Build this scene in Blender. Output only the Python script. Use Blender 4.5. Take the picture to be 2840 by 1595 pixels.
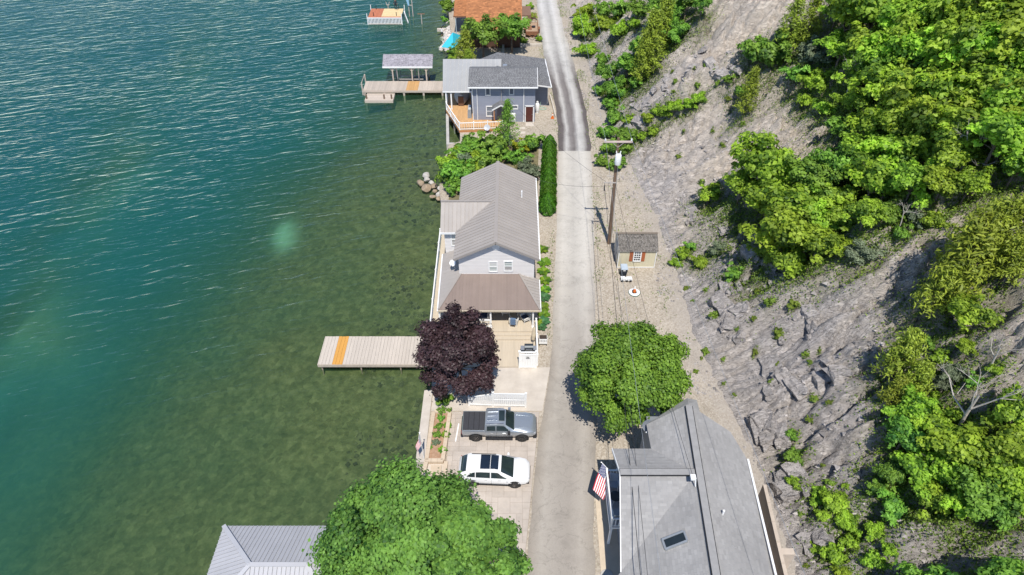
import bpy, bmesh, math, random
import numpy as np
from mathutils import Vector, Matrix, Quaternion

for _o in list(bpy.data.objects): bpy.data.objects.remove(_o, do_unlink=True)
SC = bpy.context.scene
COL = SC.collection
R = math.radians

# ------------------------------------------------------------------ camera
CAM_H = 42.0; PITCH = R(41.9); FPX = 1893.0
cam_d = bpy.data.cameras.new('camera'); cam = bpy.data.objects.new('camera', cam_d); COL.objects.link(cam)
cam.location = (0, 0, CAM_H); cam.rotation_euler = (R(90) - PITCH, 0, 0)
cam_d.sensor_width = 36.0; cam_d.lens = 36.0 * FPX / 2840.0
cam_d.clip_start = 0.5; cam_d.clip_end = 3000
SC.camera = cam
# ------------------------------------------------------------------ sky and sun
SUN_EL = R(62.0); SUN_AZ = R(176.0)          # azimuth clockwise from +Y
SC.world = bpy.data.worlds.new('World'); SC.world.use_nodes = True
wn = SC.world.node_tree.nodes; wl = SC.world.node_tree.links
bg = wn['Background']; sky = wn.new('ShaderNodeTexSky'); sky.sky_type = 'NISHITA'
sky.sun_disc = False; sky.sun_elevation = SUN_EL; sky.sun_rotation = SUN_AZ
sky.air_density = 1.0; sky.altitude = 3000; sky.dust_density = 0.15; sky.ozone_density = 2.5
wl.new(sky.outputs[0], bg.inputs[0]); bg.inputs[1].default_value = 0.15
sun_d = bpy.data.lights.new('sun', 'SUN'); sun_d.energy = 4.3; sun_d.angle = R(0.5); sun_d.color = (1.0, 0.95, 0.87)
sun = bpy.data.objects.new('sun', sun_d); COL.objects.link(sun); sun.location = (20, -30, 60)
sdir = Vector((math.sin(SUN_AZ) * math.cos(SUN_EL), math.cos(SUN_AZ) * math.cos(SUN_EL), math.sin(SUN_EL)))
sun.rotation_euler = (-sdir).to_track_quat('-Z', 'Y').to_euler()
SC.view_settings.view_transform = 'Standard'; SC.view_settings.look = 'None'
SC.view_settings.gamma = 1.0; SC.view_settings.use_curve_mapping = False
SC.view_settings.exposure = 0.33

# ------------------------------------------------------------------ helpers
cP, sP = math.cos(PITCH), math.sin(PITCH)
def at(x, y, z=0.0):
    "world point seen at photo pixel (x, y) on the level z (survey helper)"
    u = (x - 1420) / FPX; v = (y - 797.5) / FPX
    t = (z - CAM_H) / (-sP - v * cP)
    return Vector((u * t, (cP - v * sP) * t, z))

def tag(o, label=None, cat=None, group=None, kind=None):
    if label: o['label'] = label
    if cat: o['category'] = cat
    if group: o['group'] = group
    if kind: o['kind'] = kind
    return o
def thing(name, label, cat, loc=(0, 0, 0), rz=0.0, group=None):
    o = bpy.data.objects.new(name, None); COL.objects.link(o); o.empty_display_size = 0.3
    o.location = loc; o.rotation_euler = (0, 0, rz)
    return tag(o, label, cat, group)
def put(name, me, parent=None, loc=None, rz=0.0):
    o = bpy.data.objects.new(name, me); COL.objects.link(o)
    if parent is not None: o.parent = parent
    if loc is not None: o.location = loc
    if rz: o.rotation_euler = (0, 0, rz)
    return o
def copy_tree(o, parent=None):
    c = o.copy(); COL.objects.link(c); c.parent = parent
    for ch in list(o.children): copy_tree(ch, c)
    return c

class MB:
    "collects shapes; build() links them as ONE mesh object"
    def __init__(s): s.v = []; s.f = []; s.t = []
    def add(s, vs, fs, tint=None):
        b = len(s.v); s.v.extend([tuple(p) for p in vs]); s.f.extend([tuple(b + i for i in f) for f in fs])
        s.t.extend([tint if tint is not None else 0.5] * len(fs)); return s
    def box(s, x0, x1, y0, y1, z0, z1, tint=None):
        return s.add([(x0,y0,z0),(x1,y0,z0),(x1,y1,z0),(x0,y1,z0),(x0,y0,z1),(x1,y0,z1),(x1,y1,z1),(x0,y1,z1)],
                     [(3,2,1,0),(4,5,6,7),(0,1,5,4),(1,2,6,5),(2,3,7,6),(3,0,4,7)], tint)
    def bar(s, p0, p1, w, h, up=(0, 0, 1), tint=None):
        p0 = Vector(p0); p1 = Vector(p1); d = (p1 - p0).normalized(); u = Vector(up)
        if abs(d.dot(u)) > .98: u = Vector((1, 0, 0))
        a = d.cross(u).normalized() * w / 2; b = a.cross(d).normalized() * h / 2
        q = []
        for p in (p0, p1): q += [p - a - b, p + a - b, p + a + b, p - a + b]
        return s.add(q, [(0,1,2,3)[::-1],(4,5,6,7),(0,1,5,4),(1,2,6,5),(2,3,7,6),(3,0,4,7)], tint)
    def tube(s, pts, rads, n=8, cap=True, tint=None):
        pts = [Vector(p) for p in pts]
        if not hasattr(rads, '__len__'): rads = [rads] * len(pts)
        vs = []; fs = []; pa = None
        for i, p in enumerate(pts):
            d = (pts[min(i + 1, len(pts) - 1)] - pts[max(i - 1, 0)]).normalized()
            a = d.orthogonal().normalized() if pa is None else (pa - d * pa.dot(d)).normalized()
            pa = a; b = d.cross(a)
            for k in range(n):
                t = 2 * math.pi * k / n; vs.append(p + (a * math.cos(t) + b * math.sin(t)) * rads[i])
        for i in range(len(pts) - 1):
            for k in range(n):
                k2 = (k + 1) % n; fs.append((i*n+k, i*n+k2, (i+1)*n+k2, (i+1)*n+k))
        if cap: fs.append(tuple(range(n))[::-1]); fs.append(tuple((len(pts)-1)*n + k for k in range(n)))
        return s.add(vs, fs, tint)
    def lathe(s, prof, n=16, c=(0, 0, 0), axis='z', tint=None):
        vs = []; fs = []
        for r, h in prof:
            for k in range(n):
                t = 2 * math.pi * k / n; a, b = r * math.cos(t), r * math.sin(t)
                q = (a, b, h) if axis == 'z' else ((a, h, b) if axis == 'y' else (h, a, b))
                vs.append((c[0]+q[0], c[1]+q[1], c[2]+q[2]))
        for i in range(len(prof) - 1):
            for k in range(n):
                k2 = (k + 1) % n; fs.append((i*n+k, i*n+k2, (i+1)*n+k2, (i+1)*n+k))
        fs.append(tuple(range(n))[::-1]); fs.append(tuple((len(prof)-1)*n + k for k in range(n)))
        return s.add(vs, fs, tint)
    def slab(s, poly, th, nrm=None, tint=None):
        "planar polygon (3D) given thickness below its face"
        P = [Vector(p) for p in poly]; n = Vector((0, 0, 0))
        for i in range(len(P)):
            a, b = P[i], P[(i + 1) % len(P)]; n += a.cross(b)
        n.normalize()
        if n.z < -1e-6 or (abs(n.z) <= 1e-6 and nrm is not None and n.dot(Vector(nrm)) < 0): P.reverse(); n = -n
        m = len(P); Q = [p - n * th for p in P]
        return s.add(P + Q, [tuple(range(m)), tuple(range(2*m-1, m-1, -1))] + [(i, i+m, (i+1) % m + m, (i+1) % m) for i in range(m)], tint)
    def mesh(s, name, mat=None, smooth=False, angle=None):
        me = bpy.data.meshes.new(name); me.from_pydata(s.v, [], s.f)
        if mat is not None: me.materials.append(mat)
        at_ = me.attributes.new('tint', 'FLOAT', 'FACE'); at_.data.foreach_set('value', np.array(s.t, dtype=np.float32))
        bm = bmesh.new(); bm.from_mesh(me); bmesh.ops.recalc_face_normals(bm, faces=bm.faces); bm.to_mesh(me); bm.free()
        if smooth:
            me.polygons.foreach_set('use_smooth', [True] * len(me.polygons))
            if angle: me.set_sharp_from_angle(angle=R(angle))
        me.update(); return me
    def build(s, name, mat, parent=None, loc=None, smooth=False, angle=None, off=None, rz=0.0):
        if off is not None: s.v = [(a[0]-off[0], a[1]-off[1], a[2]-off[2]) for a in s.v]
        return put(name, s.mesh(name, mat, smooth, angle), parent, loc, rz)

def clip(poly, n, d):
    "part of a 3D polygon with p.n <= d"
    out = []; n = Vector(n)
    for i in range(len(poly)):
        a, b = Vector(poly[i]), Vector(poly[(i + 1) % len(poly)])
        da, db = a.dot(n) - d, b.dot(n) - d
        if da <= 0: out.append(a)
        if da * db < 0: out.append(a + (b - a) * (da / (da - db)))
    return out

# ---- noise for shapes
def _hash(ix, iy, seed):
    h = (ix.astype(np.int64) * 374761393 + iy.astype(np.int64) * 668265263 + seed * 974711) & 0xffffffff
    h = ((h ^ (h >> 13)) * 1274126177) & 0xffffffff
    return ((h ^ (h >> 16)) & 0xffff) / 65535.0
def vnoise(x, y, seed=0):
    x = np.asarray(x, dtype=float); y = np.asarray(y, dtype=float)
    ix = np.floor(x); iy = np.floor(y); fx = x - ix; fy = y - iy
    fx = fx*fx*(3-2*fx); fy = fy*fy*(3-2*fy)
    a = _hash(ix, iy, seed); b = _hash(ix+1, iy, seed); c = _hash(ix, iy+1, seed); d = _hash(ix+1, iy+1, seed)
    return (a*(1-fx)+b*fx)*(1-fy) + (c*(1-fx)+d*fx)*fy
def fbm(x, y, seed=0, o=4):
    s = 0; a = .5; t = 0
    for i in range(o):
        s = s + a * vnoise(x * 2**i, y * 2**i, seed + i * 17); t += a; a *= .5
    return s / t

# ------------------------------------------------------------------ materials
MATS = {}
def nodes_of(name):
    m = bpy.data.materials.new(name); m.use_nodes = True
    return m, m.node_tree.nodes, m.node_tree.links
def mat(name, col, rough=0.6, var=0.12, scale=3.0, bump=0.0, bscale=30.0, metal=0.0, spec=0.5, tint=0.0, rnd=0.0, col2=None, coat=0.0, detail=5.0, stretch=None):
    """plain surface: base colour, grain (var at scale), relief (bump at bscale), per-face tint and per-object variation"""
    if name in MATS: return MATS[name]
    m, N, L = nodes_of(name); b = N['Principled BSDF']
    b.inputs['Roughness'].default_value = rough; b.inputs['Metallic'].default_value = metal
    b.inputs['Specular IOR Level'].default_value = spec
    if coat: b.inputs['Coat Weight'].default_value = coat; b.inputs['Coat Roughness'].default_value = 0.05
    geo = N.new('ShaderNodeNewGeometry'); pos = geo.outputs['Position']
    if stretch:
        mp = N.new('ShaderNodeMapping'); mp.inputs['Scale'].default_value = stretch; L.new(pos, mp.inputs[0]); pos = mp.outputs[0]
    nz = N.new('ShaderNodeTexNoise'); nz.inputs['Scale'].default_value = scale; nz.inputs['Detail'].default_value = detail; nz.inputs['Roughness'].default_value = .65
    L.new(pos, nz.inputs['Vector'])
    mix = N.new('ShaderNodeMix'); mix.data_type = 'RGBA'
    c2 = col2 if col2 else tuple(min(1, c * (1 + var)) for c in col)
    c1 = col if col2 else tuple(c * (1 - var) for c in col)
    mix.inputs['A'].default_value = (*c1, 1); mix.inputs['B'].default_value = (*c2, 1)
    mr = N.new('ShaderNodeMapRange'); mr.inputs[1].default_value = .3; mr.inputs[2].default_value = .7
    L.new(nz.outputs['Fac'], mr.inputs[0]); L.new(mr.outputs[0], mix.inputs['Factor'])
    out = mix.outputs['Result']
    if tint or rnd:
        val = None
        if tint:
            a = N.new('ShaderNodeAttribute'); a.attribute_name = 'tint'
            mt = N.new('ShaderNodeMath'); mt.operation = 'MULTIPLY_ADD'; mt.inputs[1].default_value = 2 * tint; mt.inputs[2].default_value = 1 - tint
            L.new(a.outputs['Fac'], mt.inputs[0]); val = mt.outputs[0]
        if rnd:
            oi = N.new('ShaderNodeObjectInfo'); mo = N.new('ShaderNodeMath'); mo.operation = 'MULTIPLY_ADD'
            mo.inputs[1].default_value = 2 * rnd; mo.inputs[2].default_value = 1 - rnd; L.new(oi.outputs['Random'], mo.inputs[0])
            if val is None: val = mo.outputs[0]
            else:
                mm = N.new('ShaderNodeMath'); mm.operation = 'MULTIPLY'; L.new(val, mm.inputs[0]); L.new(mo.outputs[0], mm.inputs[1]); val = mm.outputs[0]
        vm = N.new('ShaderNodeVectorMath'); vm.operation = 'SCALE'; L.new(out, vm.inputs[0]); L.new(val, vm.inputs['Scale']); out = vm.outputs[0]
    L.new(out, b.inputs['Base Color'])
    if bump:
        n2 = N.new('ShaderNodeTexNoise'); n2.inputs['Scale'].default_value = bscale; n2.inputs['Detail'].default_value = 4
        L.new(pos, n2.inputs['Vector'])
        bp = N.new('ShaderNodeBump'); bp.inputs['Strength'].default_value = bump; bp.inputs['Distance'].default_value = .05
        L.new(n2.outputs['Fac'], bp.inputs['Height']); L.new(bp.outputs[0], b.inputs['Normal'])
    MATS[name] = m; return m
def foliage(name, dark, light, trans=0.35, rough=0.55):
    if name in MATS: return MATS[name]
    m, N, L = nodes_of(name); b = N['Principled BSDF']; o = N['Material Output']
    a = N.new('ShaderNodeAttribute'); a.attribute_name = 'tint'
    oi = N.new('ShaderNodeObjectInfo')
    mx = N.new('ShaderNodeMix'); mx.data_type = 'RGBA'; mx.inputs['A'].default_value = (*dark, 1); mx.inputs['B'].default_value = (*light, 1)
    L.new(a.outputs['Fac'], mx.inputs['Factor'])
    mo = N.new('ShaderNodeMath'); mo.operation = 'MULTIPLY_ADD'; mo.inputs[1].default_value = .36; mo.inputs[2].default_value = .82; L.new(oi.outputs['Random'], mo.inputs[0])
    hs = N.new('ShaderNodeHueSaturation'); L.new(mx.outputs['Result'], hs.inputs['Color']); L.new(mo.outputs[0], hs.inputs['Value'])
    mh = N.new('ShaderNodeMath'); mh.operation = 'MULTIPLY_ADD'; mh.inputs[1].default_value = .03; mh.inputs[2].default_value = .49; L.new(oi.outputs['Random'], mh.inputs[0]); L.new(mh.outputs[0], hs.inputs['Hue'])
    L.new(hs.outputs[0], b.inputs['Base Color']); b.inputs['Roughness'].default_value = rough; b.inputs['Specular IOR Level'].default_value = .35
    tr = N.new('ShaderNodeBsdfTranslucent'); L.new(hs.outputs[0], tr.inputs['Color'])
    ms = N.new('ShaderNodeMixShader'); ms.inputs[0].default_value = trans
    L.new(b.outputs[0], ms.inputs[1]); L.new(tr.outputs[0], ms.inputs[2]); L.new(ms.outputs[0], o.inputs['Surface'])
    MATS[name] = m; return m

M_white = mat('white_vinyl', (.82,.82,.81), .45, .05, 2.0)
M_trim = mat('white_trim', (.76,.76,.75), .5, .05, 3.0)
M_conc = mat('concrete', (.44,.39,.335), .85, .13, .9, .25, 25, col2=(.56,.505,.44))
M_concg = mat('grey_concrete', (.42,.40,.37), .85, .18, 1.2, .3, 18)
M_glass = mat('window_glass', (.02,.028,.032), .06, .3, .8, spec=.6)
M_carglass = mat('car_glass', (.022,.034,.036), .05, .3, .8, spec=.6)
M_black = mat('black_plastic', (.02,.02,.022), .5, .2, 6)
M_steel = mat('galvanised_steel', (.55,.56,.57), .35, .12, 4, metal=.7)
M_dish = mat('dish_grey', (.45,.47,.50), .4, .08, 4)
M_rust = mat('rusty_steel', (.16,.07,.035), .8, .4, 9, col2=(.32,.15,.08))
M_bark = mat('bark', (.14,.11,.085), .9, .3, 8, .5, 30)
M_barkg = mat('grey_dead_wood', (.42,.38,.34), .9, .25, 8)
M_pole = mat('pole_wood', (.16,.105,.07), .85, .3, 7, .3, 40, stretch=(1, 1, .1))
M_cable = mat('cable_black', (.03,.03,.032), .6, .1, 5)
# ================================================================== SETTING
WATER_Z = -1.3
SHORE = np.array([(-40,-7.5),(20,-6.9),(28.5,-6.35),(34,-6.3),(41,-6.75),(54,-7.1),(58,-7.0),(60.5,-7.6),(63,-8.0),(66,-8.1),(70,-7.8),(72.6,-7.6),(73.3,-6.3),(79.0,-6.6),(81,-8.3),(90,-8.4),(98,-8.7),(102,-8.6),(106,-9.4),(110,-10.0),(116,-10.6),(125,-12),(145,-14),(260,-25)])
TOE = np.array([(-40,17.8),(19.8,17.2),(24.7,17.2),(29,16.9),(34,16.0),(41.1,15.0),(48.7,14.9),(57.9,14.4),(66.2,13.2),(74.3,12.2),(81.8,11.2),(92.7,10.6),(105.7,9.9),(121.6,9.3),(260,4)])
ROAD_L = np.array([(-30,-3.6),(19.8,.86),(25.8,1.5),(30.6,2.05),(34,2.6),(37.8,3.2),(42.9,3.64),(55.5,4.5),(71,5.5),(78,5.75),(84,5.65),(92.7,5.0),(105.7,4.5),(121.6,4.25),(220,4.0)])
ROAD_R = np.array([(-30,.9),(19.8,5.15),(25.8,5.7),(30.6,6.25),(37.8,6.9),(42.9,7.32),(55.5,8.35),(72.6,9.45),(81.8,9.6),(92.7,9.15),(105.7,8.4),(121.6,7.77),(220,7.4)])
def ip(T, y): return np.interp(y, T[:, 0], T[:, 1])

def sheet(name, rows, m, parent=None, z=0.0, kind='structure', uv=False):
    "rows: list of (y, xl, xr) -> flat strip"
    b = MB(); n = len(rows)
    for y, xl, xr in rows: b.v += [(xl, y, z), (xr, y, z)]
    for i in range(n - 1): b.f.append((2*i, 2*i+1, 2*i+3, 2*i+2)); b.t.append(.5)
    o = b.build(name, m, parent)
    if parent is None: o['kind'] = kind
    return o

# ---- ground of the shore strip, with its side going down into the lake
M_gravel, N, L = nodes_of('gravel_ground')
b = N['Principled BSDF']; b.inputs['Roughness'].default_value = .95; b.inputs['Specular IOR Level'].default_value = .1
geo = N.new('ShaderNodeNewGeometry')
n1 = N.new('ShaderNodeTexVoronoi'); n1.inputs['Scale'].default_value = 9.0; L.new(geo.outputs['Position'], n1.inputs['Vector'])
n2 = N.new('ShaderNodeTexNoise'); n2.inputs['Scale'].default_value = .35; n2.inputs['Detail'].default_value = 6; L.new(geo.outputs['Position'], n2.inputs['Vector'])
n3 = N.new('ShaderNodeTexNoise'); n3.inputs['Scale'].default_value = 1.6; n3.inputs['Detail'].default_value = 8; n3.inputs['Roughness'].default_value = .7; L.new(geo.outputs['Position'], n3.inputs['Vector'])
r1 = N.new('ShaderNodeValToRGB'); r1.color_ramp.elements[0].color = (.30,.25,.195,1); r1.color_ramp.elements[1].color = (.53,.475,.40,1)
e = r1.color_ramp.elements.new(.5); e.color = (.42,.365,.295,1)
L.new(n1.outputs['Color'], r1.inputs[0])
mx = N.new('ShaderNodeMix'); mx.data_type = 'RGBA'; mx.blend_type = 'MULTIPLY'; mx.inputs['Factor'].default_value = .5
r2 = N.new('ShaderNodeValToRGB'); r2.color_ramp.elements[0].position = .3; r2.color_ramp.elements[0].color = (.62,.62,.62,1); r2.color_ramp.elements[1].position = .7; r2.color_ramp.elements[1].color = (1,1,1,1)
L.new(n2.outputs['Fac'], r2.inputs[0]); L.new(r1.outputs[0], mx.inputs['A']); L.new(r2.outputs[0], mx.inputs['B'])
gr = N.new('ShaderNodeMix'); gr.data_type = 'RGBA'; gr.inputs['B'].default_value = (.14,.15,.045,1)
r3 = N.new('ShaderNodeValToRGB'); r3.color_ramp.elements[0].position = .60; r3.color_ramp.elements[0].color = (0,0,0,1); r3.color_ramp.elements[1].position = .72; r3.color_ramp.elements[1].color = (.55,.55,.55,1)
L.new(n3.outputs['Fac'], r3.inputs[0]); L.new(r3.outputs[0], gr.inputs['Factor']); L.new(mx.outputs['Result'], gr.inputs['A'])
L.new(gr.outputs['Result'], b.inputs['Base Color'])
bp = N.new('ShaderNodeBump'); bp.inputs['Strength'].default_value = .6; bp.inputs['Distance'].default_value = .05; L.new(n1.outputs['Distance'], bp.inputs['Height']); L.new(bp.outputs[0], b.inputs['Normal'])
gs = N.new('ShaderNodeAttribute'); gs.attribute_name = 'scree'
gm = N.new('ShaderNodeMath'); gm.operation = 'MULTIPLY_ADD'; gm.inputs[1].default_value = 1.6; gm.inputs[2].default_value = -.55; L.new(n3.outputs['Fac'], gm.inputs[0])
ga = N.new('ShaderNodeMath'); ga.operation = 'ADD'; ga.use_clamp = True; L.new(gs.outputs['Fac'], ga.inputs[0]); L.new(gm.outputs[0], ga.inputs[1])
gk = N.new('ShaderNodeMath'); gk.operation = 'MULTIPLY'; gk.use_clamp = True; L.new(ga.outputs[0], gk.inputs[0]); L.new(gs.outputs['Fac'], gk.inputs[1])
gx = N.new('ShaderNodeMix'); gx.data_type = 'RGBA'; gx.inputs['B'].default_value = (.33,.30,.275,1); L.new(gk.outputs[0], gx.inputs['Factor']); L.new(gr.outputs['Result'], gx.inputs['A']); L.new(gx.outputs['Result'], b.inputs['Base Color'])
gb = MB(); ys = sorted(set(list(np.arange(-40, 260, 2.0)) + [float(v) for v in SHORE[:, 0]] + [260.0]))
for y in ys:
    xs = float(ip(SHORE, y)); tx = float(ip(TOE, y)); gb.v += [(xs, y, -4.5), (xs, y, -.012), (tx - 2.6, y, -.012), (tx - .3, y, -.012), (tx + 4, y, -.012)]
for i in range(len(ys) - 1):
    k = 5 * i; gb.f += [(k + j, k + j + 1, k + j + 6, k + j + 5) for j in range(4)]; gb.t += [.5] * 4
go = gb.build('ground', M_gravel); go['kind'] = 'structure'
ga_ = go.data.attributes.new('scree', 'FLOAT', 'POINT'); ga_.data.foreach_set('value', np.array([0, 0, 0, .55, .8] * len(ys), dtype=np.float32))

# ---- hillside
def cells(x, y, seed):
    "distance to nearest and second nearest cell point, and a value per cell"
    x = np.asarray(x, float); y = np.asarray(y, float); ix = np.floor(x); iy = np.floor(y); f1 = np.full(x.shape, 9.0); f2 = np.full(x.shape, 9.0); cid = np.zeros(x.shape)
    for a in (-1, 0, 1):
        for c in (-1, 0, 1):
            jx = ix + a; jy = iy + c; d = np.hypot(jx + _hash(jx, jy, seed) - x, jy + _hash(jx, jy, seed + 99) - y); v = _hash(jx, jy, seed + 55)
            near = d < f1; f2 = np.where(near, f1, np.minimum(f2, d)); cid = np.where(near, v, cid); f1 = np.where(near, d, f1)
    return f1, f2, cid
def hill_h(X, Y):
    X = np.asarray(X, float); Y = np.asarray(Y, float)
    t = X - np.interp(Y, TOE[:, 0], TOE[:, 1])
    tp = np.maximum(t, 0)
    w = Y - .15 * tp
    z = .86 * (np.sqrt(tp**2 + 2.0**2) - 2.0)
    k = np.clip(tp / 7, 0, 1); k = k*k*(3-2*k)
    z = z + k * ((fbm(w / 13, tp / 34, 3, 3) - .5) * 7.5)
    z = z + k * ((fbm(w / 4.2, tp / 9, 8, 3) - .5) * 2.6)
    k2 = np.clip(tp / 2.2, 0, 1)
    wob = fbm(X / 3.5, Y / 3.5, 24, 3) * 2.2
    rid = np.abs(2 * fbm((w + wob) / 3.4, tp / 15, 21, 3) - 1)                 # V shaped gullies running straight up the face
    z = z + k * (np.minimum(rid, .45) - .3) * 3.4
    ril = np.abs(2 * fbm((w + wob) / 1.0, tp / 6, 23, 3) - 1)
    z = z + k2 * (np.minimum(ril, .5) - .3) * 1.3
    # broken blocks with open joints, in patches
    f1, f2, cid = cells(w / 1.5 + fbm(X / 2, Y / 2, 61, 2) * .8, tp / 2.3 + fbm(X / 2, Y / 2, 62, 2) * .8, 5)
    pm = np.clip((fbm(X / 8, Y / 10, 64, 3) - .40) * 6, 0, 1) * np.clip((tp - .8) / 2, 0, 1)
    z = z + pm * ((cid - .5) * 1.4 - .7 * np.exp(-((f2 - f1) / .09)**2))
    g1, g2, gid = cells(w / .62, tp / .8, 6)
    z = z + k2 * (.25 + .75 * pm) * ((gid - .5) * .34 - .16 * np.exp(-((g2 - g1) / .14)**2))
    z = z + k2 * (fbm(X / .7, Y / .7, 31, 2) - .5) * .28
    # layered shale ledges
    q = z / .55 + fbm(X / 3, Y / 3, 51, 2) * 3; fr = q - np.floor(q)
    z = z + k2 * (np.clip(fr * 3, 0, 1) - fr) * .22
    z = np.where(z > 24, 24 + (z - 24) * .4, z)
    return np.where(t < 0, -.35 + np.maximum(t, -1.2) * .1, z - .35 * np.clip(1 - tp / .8, 0, 1))

def on_hill(px, py, up=0.0):
    "world point where the sight line of photo pixel (px, py) comes within 'up' metres above the hill"
    u = (px - 1420) / FPX; v = (py - 797.5) / FPX
    t = np.linspace(15, 190, 1800)
    X = u * t; Y = (cP - v * sP) * t; Z = CAM_H + (-sP - v * cP) * t
    g = np.maximum(hill_h(X, Y), -.02) + up
    i = np.argmax(Z < g)
    return float(X[i]), float(Y[i]), float(np.maximum(hill_h(X[i:i+1], Y[i:i+1])[0], -.02)), float(t[i])

HILL_PLANTS = []      # (x, y, radius) filled by the planting below, read by the ground colour
# ---- road: pale worn near part, dark far part with pale wheel tracks
M_road, N, L = nodes_of('worn_road')
b = N['Principled BSDF']; b.inputs['Roughness'].default_value = .9; b.inputs['Specular IOR Level'].default_value = .2
uvn = N.new('ShaderNodeUVMap'); uvn.uv_map = 'across'; sx = N.new('ShaderNodeSeparateXYZ'); L.new(uvn.outputs[0], sx.inputs[0])
geo = N.new('ShaderNodeNewGeometry'); mp = N.new('ShaderNodeMapping'); mp.inputs['Scale'].default_value = (1, .22, 1); L.new(geo.outputs['Position'], mp.inputs[0])
nz = N.new('ShaderNodeTexNoise'); nz.inputs['Scale'].default_value = .8; nz.inputs['Detail'].default_value = 7; nz.inputs['Roughness'].default_value = .65; L.new(mp.outputs[0], nz.inputs['Vector'])
ad = N.new('ShaderNodeMath'); ad.operation = 'MULTIPLY_ADD'; ad.inputs[1].default_value = .16; L.new(nz.outputs['Fac'], ad.inputs[0]); L.new(sx.outputs['X'], ad.inputs[2])
sb = N.new('ShaderNodeMath'); sb.operation = 'SUBTRACT'; sb.inputs[1].default_value = .08; L.new(ad.outputs[0], sb.inputs[0])
def ramp(pts, src):
    r = N.new('ShaderNodeValToRGB'); el = r.color_ramp.elements
    while len(el) < len(pts): el.new(.5)
    for e, (p, c) in zip(el, pts): e.position = p; e.color = (c[0], c[1], c[2], 1) if hasattr(c, '__len__') else (c, c, c, 1)
    L.new(src, r.inputs[0]); return r.outputs[0]
near = ramp([(0,(.30,.265,.225)),(.2,(.385,.352,.31)),(.42,(.335,.305,.27)),(.6,(.32,.29,.257)),(.8,(.38,.347,.308)),(1,(.30,.268,.23))], sb.outputs[0])
mid = ramp([(0,(.45,.418,.372)),(.18,(.53,.50,.455)),(.45,(.455,.43,.392)),(.78,(.54,.512,.467)),(1,(.43,.395,.35))], sb.outputs[0])
dark = ramp([(0,(.115,.10,.097)),(.14,(.13,.113,.11)),(.27,(.47,.455,.435)),(.38,(.22,.202,.196)),(.5,(.17,.153,.148)),(.66,(.50,.485,.465)),(.80,(.38,.365,.345)),(.90,(.13,.113,.11)),(1,(.115,.10,.097))], sb.outputs[0])
far = ramp([(0,(.34,.325,.305)),(.2,(.54,.525,.505)),(.5,(.37,.36,.345)),(.7,(.55,.535,.515)),(1,(.44,.41,.37))], sb.outputs[0])
def step(a, c):
    m = N.new('ShaderNodeMapRange'); m.inputs[1].default_value = a; m.inputs[2].default_value = c; L.new(sx.outputs['Y'], m.inputs[0]); return m.outputs[0]
nY = N.new('ShaderNodeMath'); nY.operation = 'MULTIPLY_ADD'; nY.inputs[1].default_value = 9; L.new(nz.outputs['Fac'], nY.inputs[0]); L.new(sx.outputs['Y'], nY.inputs[2])
def stepn(a, c):
    m = N.new('ShaderNodeMapRange'); m.inputs[1].default_value = a; m.inputs[2].default_value = c; L.new(nY.outputs[0], m.inputs[0]); return m.outputs[0]
x1 = N.new('ShaderNodeMix'); x1.data_type = 'RGBA'; L.new(stepn(42, 56), x1.inputs['Factor']); L.new(near, x1.inputs['A']); L.new(mid, x1.inputs['B'])
x2 = N.new('ShaderNodeMix'); x2.data_type = 'RGBA'; L.new(step(70.95, 71.05), x2.inputs['Factor']); L.new(x1.outputs['Result'], x2.inputs['A']); L.new(dark, x2.inputs['B'])
x3 = N.new('ShaderNodeMix'); x3.data_type = 'RGBA'; L.new(stepn(94, 106), x3.inputs['Factor']); L.new(x2.outputs['Result'], x3.inputs['A']); L.new(far, x3.inputs['B'])
n6 = N.new('ShaderNodeTexNoise'); n6.inputs['Scale'].default_value = 14; n6.inputs['Detail'].default_value = 6; L.new(geo.outputs['Position'], n6.inputs['Vector'])
x4 = N.new('ShaderNodeMix'); x4.data_type = 'RGBA'; x4.blend_type = 'MULTIPLY'; x4.inputs['Factor'].default_value = .35; L.new(x3.outputs['Result'], x4.inputs['A']); L.new(ramp([(.3, .7), (.7, 1.0)], n6.outputs['Fac']), x4.inputs['B'])
# dark repair smears and fine cracks
n7 = N.new('ShaderNodeTexNoise'); n7.inputs['Scale'].default_value = .45; n7.inputs['Detail'].default_value = 9; n7.inputs['Roughness'].default_value = .7; L.new(geo.outputs['Position'], n7.inputs['Vector'])
x5 = N.new('ShaderNodeMix'); x5.data_type = 'RGBA'; x5.blend_type = 'MULTIPLY'; x5.inputs['Factor'].default_value = .5; L.new(x4.outputs['Result'], x5.inputs['A']); L.new(ramp([(.36, .72), (.5, 1.0)], n7.outputs['Fac']), x5.inputs['B'])
vc = N.new('ShaderNodeTexVoronoi'); vc.feature = 'DISTANCE_TO_EDGE'; vc.inputs['Scale'].default_value = .33
vm_ = N.new('ShaderNodeMix'); vm_.data_type = 'VECTOR'; vm_.inputs['Factor'].default_value = .6; L.new(geo.outputs['Position'], vm_.inputs['A']); L.new(n7.outputs['Color'], vm_.inputs['B']); L.new(vm_.outputs['Result'], vc.inputs['Vector'])
x6 = N.new('ShaderNodeMix'); x6.data_type = 'RGBA'; x6.blend_type = 'MULTIPLY'; x6.inputs['Factor'].default_value = .55; L.new(x5.outputs['Result'], x6.inputs['A']); L.new(ramp([(0, .75), (.003, .9), (.006, 1.0)], vc.outputs['Distance']), x6.inputs['B'])
n8 = N.new('ShaderNodeTexNoise'); n8.inputs['Scale'].default_value = .42; n8.inputs['Detail'].default_value = 5; n8.inputs['Roughness'].default_value = .6; n8.inputs['Distortion'].default_value = .4; L.new(geo.outputs['Position'], n8.inputs['Vector'])
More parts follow.
